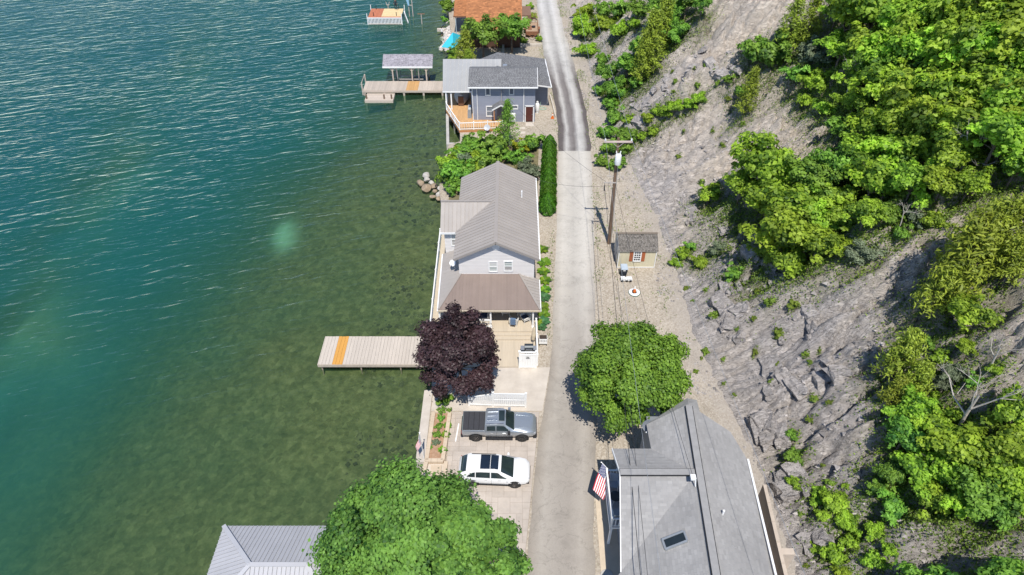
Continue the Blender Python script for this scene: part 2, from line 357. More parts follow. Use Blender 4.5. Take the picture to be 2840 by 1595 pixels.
x7 = N.new('ShaderNodeMix'); x7.data_type = 'RGBA'; x7.blend_type = 'MULTIPLY'; x7.inputs["Factor"].default_value = .4; L.new(x6.outputs['Result'], x7.inputs['A']); L.new(ramp([(.488, 1.0), (.495, .62), (.501, .62), (.508, 1.0)], n8.outputs['Fac']), x7.inputs['B'])
L.new(x7.outputs['Result'], b.inputs['Base Color'])
bp = N.new('ShaderNodeBump'); bp.inputs['Strength'].default_value = .25; bp.inputs['Distance'].default_value = .02; L.new(n6.outputs['Fac'], bp.inputs['Height']); L.new(bp.outputs[0], b.inputs['Normal'])
rb_ = MB(); ry = np.arange(-30, 221, 1.0); NC = 7
for y in ry:
    a, c = float(ip(ROAD_L, y)), float(ip(ROAD_R, y))
    a += (float(fbm(y / 1.7, 3.3, 5, 3)) - .5) * .3; c += (float(fbm(y / 1.5, 9.3, 6, 3)) - .5) * .35
    for k in range(NC): rb_.v.append((a + (c - a) * k / (NC - 1), y, .004 + .04 * (1 - (2 * k / (NC - 1) - 1)**2)))
for i in range(len(ry) - 1):
    for k in range(NC - 1): q = i * NC + k; rb_.f.append((q, q+1, q+NC+1, q+NC)); rb_.t.append(.5)
road = rb_.build('road', M_road, smooth=True); road['kind'] = 'structure'
uv = road.data.uv_layers.new(name='across')
for lp in road.data.loops:
    vi = lp.vertex_index; uv.data[lp.index].uv = ((vi % NC) / (NC - 1), float(ry[vi // NC]))

# ---- concrete drive and stamped paving
def flat(name, poly, m, z, parent=None, kind='structure', th=.1):
    o = MB().slab([(x, y, z) for x, y in poly], th).build(name, m, parent)
    if parent is None and kind: o['kind'] = kind
    return o
flat('driveway', [(-6.2,32.62),(2.33,32.62),(3.1,37.05),(-6.2,37.0)], M_conc, .03)
M_slab = mat('stamped_concrete', (.44,.385,.335), .85, .1, 1.5, .25, 16, rnd=.08)
M_joint = mat('paving_joint', (.27,.225,.19), .95, .1, 4)
pad = flat('parking_pad', [(-4.72,19.0),(.62,19.0),(2.1,32.55),(-4.72,32.55)], M_joint, .018)
rng = random.Random(4); U = .415; nx, nyc = 17, 33; x0p, y0p = -4.70, 19.02
free = [[True] * nyc for _ in range(nx)]; shapes = [(2,1),(1,2),(2,2),(1,1),(3,2),(2,3),(2,1),(3,1)]; slab_me = {}
for j in range(nyc):
    for i in range(nx):
        if not free[i][j]: continue
        rng.shuffle(shapes)
        for (w, h) in shapes + [(1, 1)]:
            if i + w <= nx and j + h <= nyc and all(free[i+a][j+c_] for a in range(w) for c_ in range(h)): break
        for a in range(w):
            for c_ in range(h): free[i+a][j+c_] = False
        xa, xb = x0p + i * U, x0p + (i + w) * U; ya, yb = y0p + j * U, min(y0p + (j + h) * U, 32.53)
        if yb - ya < .05: continue
        lim = lambda y: .62 + (2.1 - .62) * (y - 19.0) / 13.55 - .02
        g = .009; z = .030 + rng.random() * .006
        if xb < lim(ya):
            key = (w, h, round(yb - ya, 3))
            if key not in slab_me:
                slab_me[key] = MB().box(g, w * U - g, g, yb - ya - g, -.02, 0).mesh('paving_slab', M_slab)
            put('paving_slab', slab_me[key], pad, (xa, ya, z))
        elif xa + .08 < lim(ya):
            P = [(xa+g, ya+g, z), (lim(ya+g), ya+g, z), (lim(yb-g), yb-g, z), (xa+g, yb-g, z)]
            MB().slab(P, .02).build('paving_slab', M_slab, pad)
flat('walkway', [(5.45,14.0),(6.95,14.0),(6.95,25.9),(5.72,25.9)], mat('tan_pavers', (.53,.44,.33), .85, .08, 2.0, .2, 14), .05)

# ---- lake bed and water
def lake_depth(X, Y):
    d = np.interp(Y, SHORE[:, 0], SHORE[:, 1]) - X
    D = np.interp(Y, [20, 40, 60, 85, 110, 130], [27, 23, 19, 13, 8, 6])
    dd = np.maximum(d, 0)
    dep = .45 + .55 * np.clip(dd / D, 0, 1) + 3.6 / (1 + np.exp(-(dd - D * 1.15) / 4.0)) - 3.6 / (1 + np.exp(D * 1.15 / 4.0))
    dep = dep + (fbm(X / 5, Y / 5, 12, 3) - .5) * .5 * np.clip(dd / 3, 0, 1)
    # sunken sand bar far out and the little sandy hole near the house
    bx = -47 + (Y - 56) * -.1 + (fbm(Y / 12, Y * 0, 15, 3) - .5) * 9
    bar = np.exp(-((X - bx) / 5.5)**2) * np.clip((fbm(X / 7, Y / 10, 16, 4) - .18) * 1.7, 0, 1) * np.interp(Y, [20, 45, 80, 110], [1, 1, .75, .25])
    dep = dep - 2.9 * bar * np.clip((dd - 18) / 8, 0, 1)
    return np.maximum(dep, .2), bar
def grid_mesh(name, xs, ys, zf, attrs, m):
    X, Y = np.meshgrid(xs, ys); Z = zf(X, Y); n, k = X.shape
    me = bpy.data.meshes.new(name); V = np.stack([X, Y, Z], -1).reshape(-1, 3); idx = np.arange(n * k).reshape(n, k)
    F = np.stack([idx[:-1,:-1], idx[:-1,1:], idx[1:,1:], idx[1:,:-1]], -1).reshape(-1, 4)
    me.vertices.add(len(V)); me.vertices.foreach_set('co', V.ravel().astype(np.float32))
    me.loops.add(F.size); me.loops.foreach_set('vertex_index', F.ravel().astype(np.int32))
    me.polygons.add(len(F)); me.polygons.foreach_set('loop_start', np.arange(0, F.size, 4, dtype=np.int32)); me.polygons.foreach_set('loop_total', np.full(len(F), 4, np.int32))
    me.update(calc_edges=True)
    me.polygons.foreach_set('use_smooth', [True] * len(F))
    for nm, fn in attrs.items():
        a_ = me.attributes.new(nm, 'FLOAT', 'POINT'); a_.data.foreach_set('value', fn(X, Y).ravel().astype(np.float32))
    me.materials.append(m); o = put(name, me); o['kind'] = 'structure'; return o
xs = np.concatenate([np.arange(-400, -90, 15), np.arange(-90, -3, .75)]); ysw = np.concatenate([np.arange(-60, 0, 10), np.arange(0, 135, .75), np.arange(135, 420, 15)])
def sandy(X, Y):
    s = np.exp(-(((X + 24.6) + .25 * (Y - 58.5)) / 1.15)**2 - ((Y - 58.5) / 2.5)**2) * 1.15
    s = s * (.6 + .9 * fbm(X / .9, Y / .9, 41, 2))
    return np.clip(s + .50 * lake_depth(X, Y)[1], 0, 1)
M_bed, N, L = nodes_of('lake_bed')
b = N['Principled BSDF']; b.inputs['Roughness'].default_value = 1; b.inputs['Specular IOR Level'].default_value = 0
geo = N.new('ShaderNodeNewGeometry')
vz = N.new('ShaderNodeTexVoronoi'); vz.inputs['Scale'].default_value = 2.3; L.new(geo.outputs['Position'], vz.inputs['Vector'])
nz = N.new('ShaderNodeTexNoise'); nz.inputs['Scale'].default_value = 1.1; nz.inputs['Detail'].default_value = 10; nz.inputs['Roughness'].default_value = .78; L.new(geo.outputs['Position'], nz.inputs['Vector'])
c1 = ramp([(.28,(.062,.072,.034)),(.5,(.125,.132,.060)),(.72,(.22,.215,.105))], nz.outputs['Fac'])
c2 = ramp([(0,.62),(.5,.95),(1,1.3)], vz.outputs['Color'])
m1 = N.new('ShaderNodeMix'); m1.data_type = 'RGBA'; m1.blend_type = 'MULTIPLY'; m1.inputs['Factor'].default_value = .8; L.new(c1, m1.inputs['A']); L.new(c2, m1.inputs['B'])
asd = N.new('ShaderNodeAttribute'); asd.attribute_name = 'sand'
m2 = N.new('ShaderNodeMix'); m2.data_type = 'RGBA'; m2.inputs['B'].default_value = (.40,.62,.46,1); L.new(asd.outputs['Fac'], m2.inputs['Factor']); L.new(m1.outputs['Result'], m2.inputs['A'])
L.new(m2.outputs['Result'], b.inputs['Base Color'])
grid_mesh('lake_bed', xs, ysw, lambda X, Y: WATER_Z - lake_depth(X, Y)[0], {'sand': sandy}, M_bed)
M_water, N, L = nodes_of('lake_water'); o_ = N['Material Output']; N.remove(N['Principled BSDF'])
geo = N.new('ShaderNodeNewGeometry')
rot = N.new('ShaderNodeMapping'); rot.inputs['Rotation'].default_value = (0, 0, R(-17)); L.new(geo.outputs['Position'], rot.inputs[0])
def wave(sx_, sy_, det, dist):
    mp = N.new('ShaderNodeMapping'); mp.inputs['Scale'].default_value = (sx_, sy_, 1); L.new(rot.outputs[0], mp.inputs[0])
    n = N.new('ShaderNodeTexNoise'); n.inputs['Scale'].default_value = 1; n.inputs['Detail'].default_value = det; n.inputs['Roughness'].default_value = .5; n.inputs['Distortion'].default_value = dist
    L.new(mp.outputs[0], n.inputs['Vector']); return n.outputs['Fac']
w1 = wave(.30, 1.05, 1.5, .6); w2 = wave(1.0, 3.2, 2.0, .3)
awv = N.new('ShaderNodeAttribute'); awv.attribute_name = 'wave'
mm = N.new('ShaderNodeMath'); mm.operation = 'MULTIPLY_ADD'; mm.inputs[1].default_value = .32; L.new(w2, mm.inputs[0]); L.new(w1, mm.inputs[2])
ml = N.new('ShaderNodeMath'); ml.operation = 'MULTIPLY'; L.new(mm.outputs[0], ml.inputs[0]); L.new(awv.outputs['Fac'], ml.inputs[1])
bp = N.new('ShaderNodeBump'); bp.inputs['Strength'].default_value = 1.0; bp.inputs['Distance'].default_value = .40; L.new(ml.outputs[0], bp.inputs['Height'])
gl = N.new('ShaderNodeBsdfGlossy'); gl.inputs['Roughness'].default_value = .06; L.new(bp.outputs[0], gl.inputs['Normal'])
fr = N.new('ShaderNodeFresnel'); fr.inputs['IOR'].default_value = 1.33; L.new(bp.outputs[0], fr.inputs['Normal'])
ad_ = N.new('ShaderNodeAttribute'); ad_.attribute_name = 'depth'
tr = N.new('ShaderNodeBsdfTransparent'); tc = ramp([(0,(.88,.95,.88)),(1,(.32,.72,.58))], ad_.outputs['Fac'])
dv = N.new('ShaderNodeMath'); dv.operation = 'DIVIDE'; dv.inputs[1].default_value = 5; L.new(ad_.outputs['Fac'], dv.inputs[0])
tc.node.id_data.links.remove(tc.node.inputs[0].links[0]); L.new(dv.outputs[0], tc.node.inputs[0]); L.new(tc, tr.inputs['Color'])
df = N.new('ShaderNodeBsdfDiffuse'); bc = ramp([(0,(.055,.105,.050)),(.35,(.022,.105,.070)),(.8,(.010,.096,.088)),(1,(.009,.086,.092))], dv.outputs[0]); L.new(bc, df.inputs['Color'])
ex = N.new('ShaderNodeMath'); ex.operation = 'MULTIPLY'; ex.inputs[1].default_value = -.30; L.new(ad_.outputs['Fac'], ex.inputs[0])
e2 = N.new('ShaderNodeMath'); e2.operation = 'EXPONENT'; L.new(ex.outputs[0], e2.inputs[0])
body = N.new('ShaderNodeMixShader'); L.new(e2.outputs[0], body.inputs[0]); L.new(df.outputs[0], body.inputs[1]); L.new(tr.outputs[0], body.inputs[2])
fin = N.new('ShaderNodeMixShader'); L.new(fr.outputs[0], fin.inputs[0]); L.new(body.outputs[0], fin.inputs[1]); L.new(gl.outputs[0], fin.inputs[2]); L.new(fin.outputs[0], o_.inputs['Surface'])
def wamp(X, Y):
    d = np.interp(Y, SHORE[:, 0], SHORE[:, 1]) - X
    a = np.clip((d + 2) / 22, .0, 1) * .75 + .25
    return a * np.interp(Y, [15, 30, 48, 70, 110], [.24, .42, .74, .74, .50]) * (.55 + .8 * fbm(X / 14, Y / 8, 95, 3))
grid_mesh('lake_water', xs, ysw, lambda X, Y: X * 0 + WATER_Z, {'depth': lambda X, Y: lake_depth(X, Y)[0], 'wave': wamp}, M_water)
# ================================================================== BUILDING KIT
def part(mb, name, m, root, parent=None, **kw):
    return mb.build(name, m, parent or root, off=root.location, **kw)
def frame_of(poly):
    P = [Vector(p) for p in poly]; n = Vector((0, 0, 0))
    for i in range(len(P)): n += P[i].cross(P[(i + 1) % len(P)])
    n.normalize()
    if n.z < 0: P.reverse(); n = -n
    d = (Vector((0, 0, -1)) + n * n.z).normalized(); a = n.cross(d).normalized()
    return P, n, d, a
def in_conv(P, n, q):
    for i in range(len(P)):
        if (P[(i + 1) % len(P)] - P[i]).cross(q - P[i]).dot(n) < -1e-6: return False
    return True
def shingles(poly, m, root, parent=None, w=.30, h=.16, seed=0, dirn=None, lift=.012):
    "lapped shingle tabs over a convex roof plane, one joined part"
    P, n, d, a = frame_of(poly); rg = random.Random(seed); mb = MB()
    ss = [p.dot(a) for p in P]; tt_ = [p.dot(d) for p in P]; n0 = P[0].dot(n)
    rows = int((max(tt_) - min(tt_)) / h) + 1
    for i in range(rows):
        t1 = max(tt_) - i * h; t0 = t1 - h * 1.02; s = min(ss) - rg.random() * w; rowt = rg.random() * .2
        while s < max(ss):
            e = s + w * (.75 + .5 * rg.random())
            q = [a * s + d * t1, a * (e - .008) + d * t1, a * (e - .008) + d * t0, a * s + d * t0]
            q = [v + n * n0 for v in q]
            if not all(in_conv(P, n, v) for v in q):
                for k in range(len(P)):
                    ed = (P[(k + 1) % len(P)] - P[k]); nn = ed.cross(n)
                    q = clip(q, nn, P[k].dot(nn))
                    if len(q) < 3: break
            if len(q) >= 3:
                lo = [v + n * (.006 + lift * max(0, min(1, (v.dot(d) - t0) / h))) for v in q]
                mb.add(lo, [tuple(range(len(lo)))], min(1, max(0, rg.gauss(.45, .2) + rowt - .1)))
            s = e
    o = part(mb, 'shingles', m, root, parent); o['kind'] = 'stuff'; return o
def deck_of(poly, th, m, root, parent=None, name='roof_deck'):
    return part(MB().slab(poly, th), name, m, root, parent)
def seam_panels(poly, m, root, parent, width=.4, along=None, name='roof_panel', seed=0):
    "standing seam metal: each panel its own part, rib at its edge"
    P, n, d, a = frame_of(poly)
    ss = [p.dot(a) for p in P]; s = min(ss); k = 0
    while s < max(ss) - .02:
        e = min(s + width, max(ss)); mb = MB()
        q = clip(clip(P, -a, -s), a, e - .012)
        if len(q) >= 3:
            try:
                mb.slab([v + n * .030 for v in q], .026)
                r = clip(clip(P, -a, -(e - .045)), a, e - .012)
                if len(r) >= 3: mb.slab([v + n * .075 for v in r], .05)
                part(mb, name, m, root, parent)
            except Exception: pass
        s = e; k += 1
def lap_siding(p0, p1, top, m, root, parent=None, z0=0.0, h=.16, out=None, name='siding'):
    "horizontal boards on the vertical wall p0->p1 (xy); top = list of (s, z) outline of the upper edge"
    p0 = Vector((*p0, 0)); p1 = Vector((*p1, 0)); dr = (p1 - p0); Ln = dr.length; dr /= Ln
    nn = Vector((dr.y, -dr.x, 0)) if out is None else Vector(out)
    poly = [(0, z0), (Ln, z0)] + [(s, z) for s, z in reversed(top)]
    P = [Vector((s, z, 0)) for s, z in poly]; mb = MB(); z = z0; zm = max(q[1] for q in poly)
    while z < zm:
        q = clip(clip(P, (0, -1, 0), -z), (0, 1, 0), z + h)
        if len(q) >= 3:
            W = [p0 + dr * v.x + Vector((0, 0, v.y)) + nn * (.028 - .022 * (v.y - z) / h) for v in q]
            B = [v + Vector((0, 0, 0)) - nn * .02 for v in W]; mlen = len(W)
            mb.add(W + B, [tuple(range(mlen))] + [(i, i + mlen, (i + 1) % mlen + mlen, (i + 1) % mlen) for i in range(mlen)], random.Random(int(z * 97)).random())
        z += h
    return part(mb, name, m, root, parent)
def window(root, c, w, h, nrm, panes=(1, 2), m_frame=None, m_pane=None, fw=.09, name='window', pane_mats=None):
    "frame with separate panes; c = centre on the wall, nrm = outward xy normal"
    n = Vector((nrm[0], nrm[1], 0)).normalized(); r = Vector((-n.y, n.x, 0)); u = Vector((0, 0, 1)); c = Vector(c) + n * .03
    m_frame = m_frame or M_trim; m_pane = m_pane or M_glass
    f = MB()
    for s in (-1, 1):
        f.bar(c + r * s * (w/2 + fw/2) - u * (h/2 + fw), c + r * s * (w/2 + fw/2) + u * (h/2 + fw), .10, fw, up=n)
        f.bar(c - r * (w/2) + u * s * (h/2 + fw/2), c + r * (w/2) + u * s * (h/2 + fw/2), .10, fw, up=u)
    cols, rows = panes
    for i in range(1, cols): f.bar(c + r * (w * i / cols - w/2) - u * h/2, c + r * (w * i / cols - w/2) + u * h/2, .045, .03, up=n)
    for j in range(1, rows): f.bar(c - r * w/2 + u * (h * j / rows - h/2), c + r * w/2 + u * (h * j / rows - h/2), .045, .045, up=u)
    fo = part(f, name, m_frame, root)
    for i in range(cols):
        for j in range(rows):
            a = c + r * (w * (i + .5) / cols - w/2) + u * (h * (j + .5) / rows - h/2)
            hw, hh = w / cols / 2 - .015, h / rows / 2 - .02
            q = [a - r * hw - u * hh, a + r * hw - u * hh, a + r * hw + u * hh, a - r * hw + u * hh]
            b = MB(); b.add([v - n * .012 for v in q] + [v - n * .03 for v in q], [(0,1,2,3),(7,6,5,4),(0,4,5,1),(1,5,6,2),(2,6,7,3),(3,7,4,0)])
            pm = pane_mats[(i * rows + j) % len(pane_mats)] if pane_mats else m_pane
            part(b, 'pane', pm, root, fo)
    return fo
def rail(root, pts, z, hgt, m, parent=None, gap=.13, post=.11, posts_at=None, baluster=True, bw=.035):
    "railing along xy points: posts, top and bottom rail, balusters, each a part"
    for k in range(len(pts) - 1):
        a = Vector((*pts[k], z)); b = Vector((*pts[k + 1], z)); d = b - a; Ln = d.length; u = Vector((0, 0, 1))
        part(MB().bar(a + u * hgt, b + u * hgt, .10, .06), 'top_rail', m, root, parent)
        part(MB().bar(a + u * .12, b + u * .12, .06, .05), 'bottom_rail', m, root, parent)
        if baluster:
            n = max(1, int(Ln / gap))
            for i in range(1, n):
                p = a + d * i / n
                part(MB().bar(p + u * .12, p + u * hgt, bw, bw), 'baluster', m, root, parent)
    for p in pts:
        p = Vector((*p, z)); part(MB().bar(p, p + Vector((0, 0, hgt + .12)), post, post).bar(p + Vector((0, 0, hgt + .12)), p + Vector((0, 0, hgt + .16)), post * 1.3, post * 1.3), 'post', m, root, parent)

M_taupe = mat('taupe_metal_roof', (.335,.305,.280), .6, .06, .7, spec=.2, rnd=.04)
M_taupe2 = mat('taupe_roof_trim', (.30,.272,.25), .6, .06, .7, spec=.2)
M_vinyl = mat('white_lap_siding', (.64,.615,.60), .55, .04, 1.0, tint=.03)
M_beige = mat('beige_composite', (.50,.425,.325), .7, .07, 3, rnd=.05, stretch=(4, .3, 1))
M_beiged = mat('beige_fascia', (.50,.43,.33), .7, .07, 3)
M_wicker = mat('white_wicker', (.66,.65,.62), .7, .12, 25, .4, 60)
M_blind = mat('pale_window_blind', (.45,.50,.47), .2, .15, 3, spec=.6)
M_aqua = mat('sea_green_pane', (.16,.27,.245), .1, .15, 2, spec=.6)

# ================================================================== WHITE HOUSE
WH = thing('white_house', 'white sided two storey house with taupe metal roofs and beige porch', 'house', (-1.35, 50.5, 0))
RX, RZ, EY0, EY1 = -1.35, 7.1, 44.43, 57.0
def wl(x): return RZ - .5 * abs(x - RX)
w_ = MB(); prof = [(-4.55, -.1), (1.9, -.1), (1.9, wl(1.9) - .12), (RX, RZ - .12), (-4.55, wl(-4.55) - .12)]
w_.add([(x, 44.9, z) for x, z in prof] + [(x, 56.5, z) for x, z in prof], [(0,1,2,3,4),(9,8,7,6,5)] + [(i, i+5, (i+1) % 5 + 5, (i+1) % 5) for i in range(5)])
wall = part(w_, 'wall', M_vinyl, WH)
lap_siding((-4.55, 44.9), (1.9, 44.9), [(0, wl(-4.55) - .14), (3.2, RZ - .14), (6.45, wl(1.9) - .14)], M_vinyl, WH, z0=3.0)
lap_siding((1.9, 44.9), (1.9, 56.5), [(0, 5.2), (11.6, 5.2)], M_vinyl, WH, z0=.2)
lap_siding((-4.55, 56.5), (-4.55, 44.9), [(0, 5.2), (11.6, 5.2)], M_vinyl, WH, z0=.2)
roof = deck_of([(RX, EY0, RZ), (RX, EY1, RZ), (-4.95, EY1, wl(-4.95)), (-4.95, EY0, wl(-4.95))], .12, M_taupe2, WH, name='roof')
deck_of([(RX, EY0, RZ), (RX, EY1, RZ), (2.29, EY1, wl(2.29)), (2.29, EY0, wl(2.29))], .12, M_taupe2, WH, roof, 'roof_slope')
seam_panels([(RX, EY0, RZ), (RX, EY1, RZ), (-4.95, EY1, wl(-4.95)), (-4.95, EY0, wl(-4.95))], M_taupe, WH, roof, .42)
seam_panels([(RX, EY0, RZ), (RX, EY1, RZ), (2.29, EY1, wl(2.29)), (2.29, EY0, wl(2.29))], M_taupe, WH, roof, .42)
part(MB().bar((RX, EY0 - .02, RZ + .07), (RX, EY1 + .02, RZ + .07), .30, .05), 'ridge_cap', M_taupe2, WH, roof)
for s, x in ((-1, -4.97), (1, 2.31)):
    part(MB().bar((RX, EY0 - .03, RZ - .03), (x, EY0 - .03, wl(x) - .03), .05, .22), 'rake_trim', M_taupe2, WH, roof)
part(MB().bar((2.36, EY0, wl(2.3) - .05), (2.36, EY1, wl(2.3) - .05), .11, .09), 'gutter', M_trim, WH, roof)
part(MB().tube([(.9, 52.6, wl(.9)), (.9, 52.6, wl(.9) + .75)], .07, 10), 'vent_pipe', M_white, WH, roof)
v_ = MB(); v_.lathe([(.0, -.03), (.30, -.03), (.33, 0), (.33, .05), (.0, .06)], 10, (RX, 44.87, 6.28), 'y'); part(v_, 'gable_vent', M_trim, WH)
# cross wing toward the lake
wz = lambda y: 6.9 - .65 * abs(y - 50.65)
wing = MB(); wp = [(48.55, -.1), (52.75, -.1), (52.75, wz(52.75) - .1), (50.65, 6.8), (48.55, wz(48.55) - .1)]
wing.add([(-6.05, y, z) for y, z in wp] + [(-4.4, y, z) for y, z in wp], [(0,1,2,3,4),(9,8,7,6,5)] + [(i, i+5, (i+1) % 5 + 5, (i+1) % 5) for i in range(5)])
part(wing, 'wing_wall', M_vinyl, WH)
lap_siding((-6.05, 48.55), (-4.57, 48.55), [(0, 5.3), (1.48, 5.3)], M_vinyl, WH, z0=2.6)
xv = lambda z: RX - (RZ - z) / .5
nearp = [(-6.35, 50.65, 6.9), (xv(6.9), 50.65, 6.9), (xv(5.3) + .02, 48.19, 5.3), (-6.35, 48.19, 5.3)]
farp = [(-6.35, 50.65, 6.9), (xv(6.9), 50.65, 6.9), (xv(5.3) + .02, 53.11, 5.3), (-6.35, 53.11, 5.3)]
wr = deck_of(nearp, .1, M_taupe2, WH, name='wing_roof'); deck_of(farp, .1, M_taupe2, WH, wr, 'roof_slope')
seam_panels(nearp, M_taupe, WH, wr, .36); seam_panels(farp, M_taupe, WH, wr, .36)
part(MB().bar((-6.37, 50.65, 6.97), (xv(6.9), 50.65, 6.97), .22, .05), 'ridge_cap', M_taupe2, WH, wr)
part(MB().bar(Vector(nearp[1]) + Vector((0, 0, .06)), Vector(nearp[2]) + Vector((0, 0, .06)), .14, .03), 'valley_flashing', M_taupe2, WH, wr)
part(MB().bar((-6.36, 48.16, 5.22), (-5.0, 48.16, 5.22), .06, .18), 'fascia', M_trim, WH, wr)
window(WH, (-5.15, 48.55, 4.25), .5, 1.25, (0, -1), (1, 2), pane_mats=[M_glass, M_blind])
window(WH, (-1.62, 44.9, 4.15), .62, 1.0, (0, -1), (1, 2), pane_mats=[M_aqua, M_blind])
window(WH, (-.32, 44.9, 4.2), .62, 1.0, (0, -1), (1, 2), pane_mats=[M_glass, M_aqua])
window(WH, (-3.4, 44.9, 1.7), 1.2, 1.1, (0, -1), (2, 1)); window(WH, (-.9, 44.9, 1.7), 1.2, 1.1, (0, -1), (2, 1))
part(MB().box(.4, 1.3, 44.84, 44.89, .4, 2.4), 'door', M_trim, WH)
# wrap-around porch roof
PZ, WZ = 2.6, 3.28
A_, B_, C_, D_ = (-6.15, 41.1, PZ), (2.35, 41.1, PZ), (.63, 44.93, WZ), (-4.42, 44.93, WZ)
pr = deck_of([A_, B_, C_, D_], .07, M_taupe2, WH, name='porch_roof')
sl = [A_, D_, (-4.52, 48.5, WZ + .01), (-6.3, 48.5, PZ)]
sr = [B_, (2.35, 44.95, PZ), C_]
seam_panels([A_, B_, C_, D_], mat('brown_metal_roof', (.235,.185,.162), .6, .06, .7, spec=.2, rnd=.04), WH, pr, .28)
for q in (sl, sr):
    part(MB().slab(q, .07), 'roof_slope', M_taupe2, WH, pr)
seam_panels(sr, M_taupe, WH, pr, .36)
P_ = [Vector(A_), Vector(D_), Vector((-4.52, 48.5, WZ + .01)), Vector((-6.3, 48.5, PZ))]
for i in range(15):
    y0, y1 = 41.1 + i * .5, 41.1 + (i + 1) * .5 - .012
    q = clip(clip(P_, (0, -1, 0), -y0), (0, 1, 0), min(y1, 48.5))
    if len(q) >= 3: part(MB().slab([v + Vector((0, 0, .03)) for v in q], .025), 'roof_panel', M_taupe, WH, pr)
for p, q in ((A_, D_), (B_, C_)):
    part(MB().bar(Vector(p) + Vector((0, 0, .09)), Vector(q) + Vector((0, 0, .09)), .16, .03), 'hip_cap', M_taupe2, WH, pr)
part(MB().bar((-6.2, 41.04, PZ - .08), (2.4, 41.04, PZ - .08), .10, .14), 'gutter', M_beiged, WH, pr)
part(MB().bar((-6.22, 41.0, PZ - .06), (-6.36, 48.5, PZ - .06), .10, .12), 'gutter', M_trim, WH, pr)
part(MB().bar((2.41, 41.0, PZ - .06), (2.41, 44.95, PZ - .06), .08, .10), 'gutter', M_trim, WH, pr)
# porch floor, steps, lower deck: every board its own part
por = part(MB().box(-6.55, 2.1, 40.75, 44.85, -.6, .40), 'porch_floor', M_beiged, WH)
x = -6.55
while x < 2.05:
    part(MB().box(x, x + .20, 40.72, 44.86, .40, .43), 'deck_board', M_beige, WH, por); x += .214
for k, (y0, y1, z1) in enumerate(((40.36, 40.75, .32), (40.0, 40.36, .22))):
    part(MB().box(-5.0, 2.05, y0, y1, -.3, z1), 'step', M_beige, WH)
low = part(MB().box(-5.9, 2.1, 37.05, 40.0, -.6, .09), 'lower_deck', M_beiged, WH)
x = -5.9
while x < 2.0:
    part(MB().box(x, x + .20, 37.02, 39.99, .09, .12), 'deck_board', M_beige, WH, low); x += .214
part(MB().box(-7.02, -6.56, 40.8, 58.0, -.25, .15), 'lake_walk', M_beiged, WH)
rail(WH, [(-6.95, 41.0), (-7.0, 44.0), (-7.05, 48.0), (-7.1, 52.0), (-7.12, 54.2)], .15, .9, M_white, gap=.25)
for xx, hh in ((-1.8, 2.15), (1.78, 2.15), (-4.6, 2.15), (-6.1, 2.15)):
    part(MB().bar((xx, 41.25, .43), (xx, 41.25, .43 + hh), .13, .13).box(xx - .10, xx + .10, 41.15, 41.35, .43, .55), 'porch_post', M_white, WH)
rail(WH, [(-6.1, 41.25), (-1.8, 41.25)], .43, .85, M_white)
rail(WH, [(2.05, 41.2), (2.05, 39.4), (2.05, 37.15)], .12, 1.25, M_white, gap=.16)
M_box = M_white
dl = MB().tube([(-5.0, 45.2, 3.2), (-5.1, 45.2, 3.55), (-5.3, 45.15, 3.75)], .03, 6)

# ---- gate panel beside the deck steps
GT = thing('privacy_gate', 'tall white vinyl gate with lattice strip and black script below the deck grill', 'gate', (1.27, 37.0, .1))
for xx in (.60, 1.94): part(MB().bar((xx, 37.0, 0), (xx, 37.0, 1.95), .12, .12).bar((xx, 37, 1.95), (xx, 37, 2.02), .18, .18), 'post', M_white, GT)
for k in range(6): part(MB().box(.66 + k * .2035, .66 + (k + 1) * .2035 - .006, 36.97, 37.02, .2, 1.55), 'board', M_white, GT)
part(MB().box(.66, 1.88, 36.95, 37.04, .08, .2), 'bottom_rail', M_white, GT); part(MB().box(.66, 1.88, 36.95, 37.04, 1.55, 1.63), 'middle_rail', M_white, GT); part(MB().box(.66, 1.88, 36.95, 37.04, 1.82, 1.92), 'top_rail', M_white, GT)
la = MB()
for k in range(9):
    xa = .68 + k * .135; la.bar((xa, 36.99, 1.63), (xa + .12, 36.99, 1.82), .02, .02, up=(0, 1, 0)); la.bar((xa + .12, 37.01, 1.63), (xa, 37.01, 1.82), .02, .02, up=(0, 1, 0))
part(la, 'lattice', M_white, GT)
sq = MB(); rg = random.Random(2)
for (x0, x1, zz) in ((1.16, 1.38, 1.34), (1.12, 1.42, 1.18)):
    n = 9; pts = [Vector((x0 + (x1 - x0) * i / n, 36.955, zz + (.045 if i % 2 else -.035) * (.6 + .6 * rg.random()) - .02 * (i / n) * (zz > 1.3))) for i in range(n + 1)]
    for p, q in zip(pts, pts[1:]): sq.bar(p, q, .028, .01, up=(0, 1, 0))
part(sq, 'lettering', M_black, GT)
# ---- planter box on the rail
PB = thing('flower_box', 'white rectangular planter box standing outside the deck railing', 'planter', (2.55, 39.7, 0))
part(MB().box(2.25, 2.95, 39.45, 39.95, .25, .8), 'box_body', M_white, PB)
for k in range(5): part(MB().box(2.32 + k * .13, 2.35 + k * .13, 39.40, 39.45, .55, .70), 'slot', M_black, PB)
for xx in (2.3, 2.9): part(MB().bar((xx, 39.5, 0), (xx, 39.5, .25), .06, .06), 'leg', M_black, PB); part(MB().bar((xx, 39.9, 0), (xx, 39.9, .25), .06, .06), 'leg', M_black, PB)
part(MB().box(2.28, 2.92, 39.48, 39.92, .79, .83), 'soil', mat('potting_soil', (.05,.035,.025), .95, .2, 12), PB)
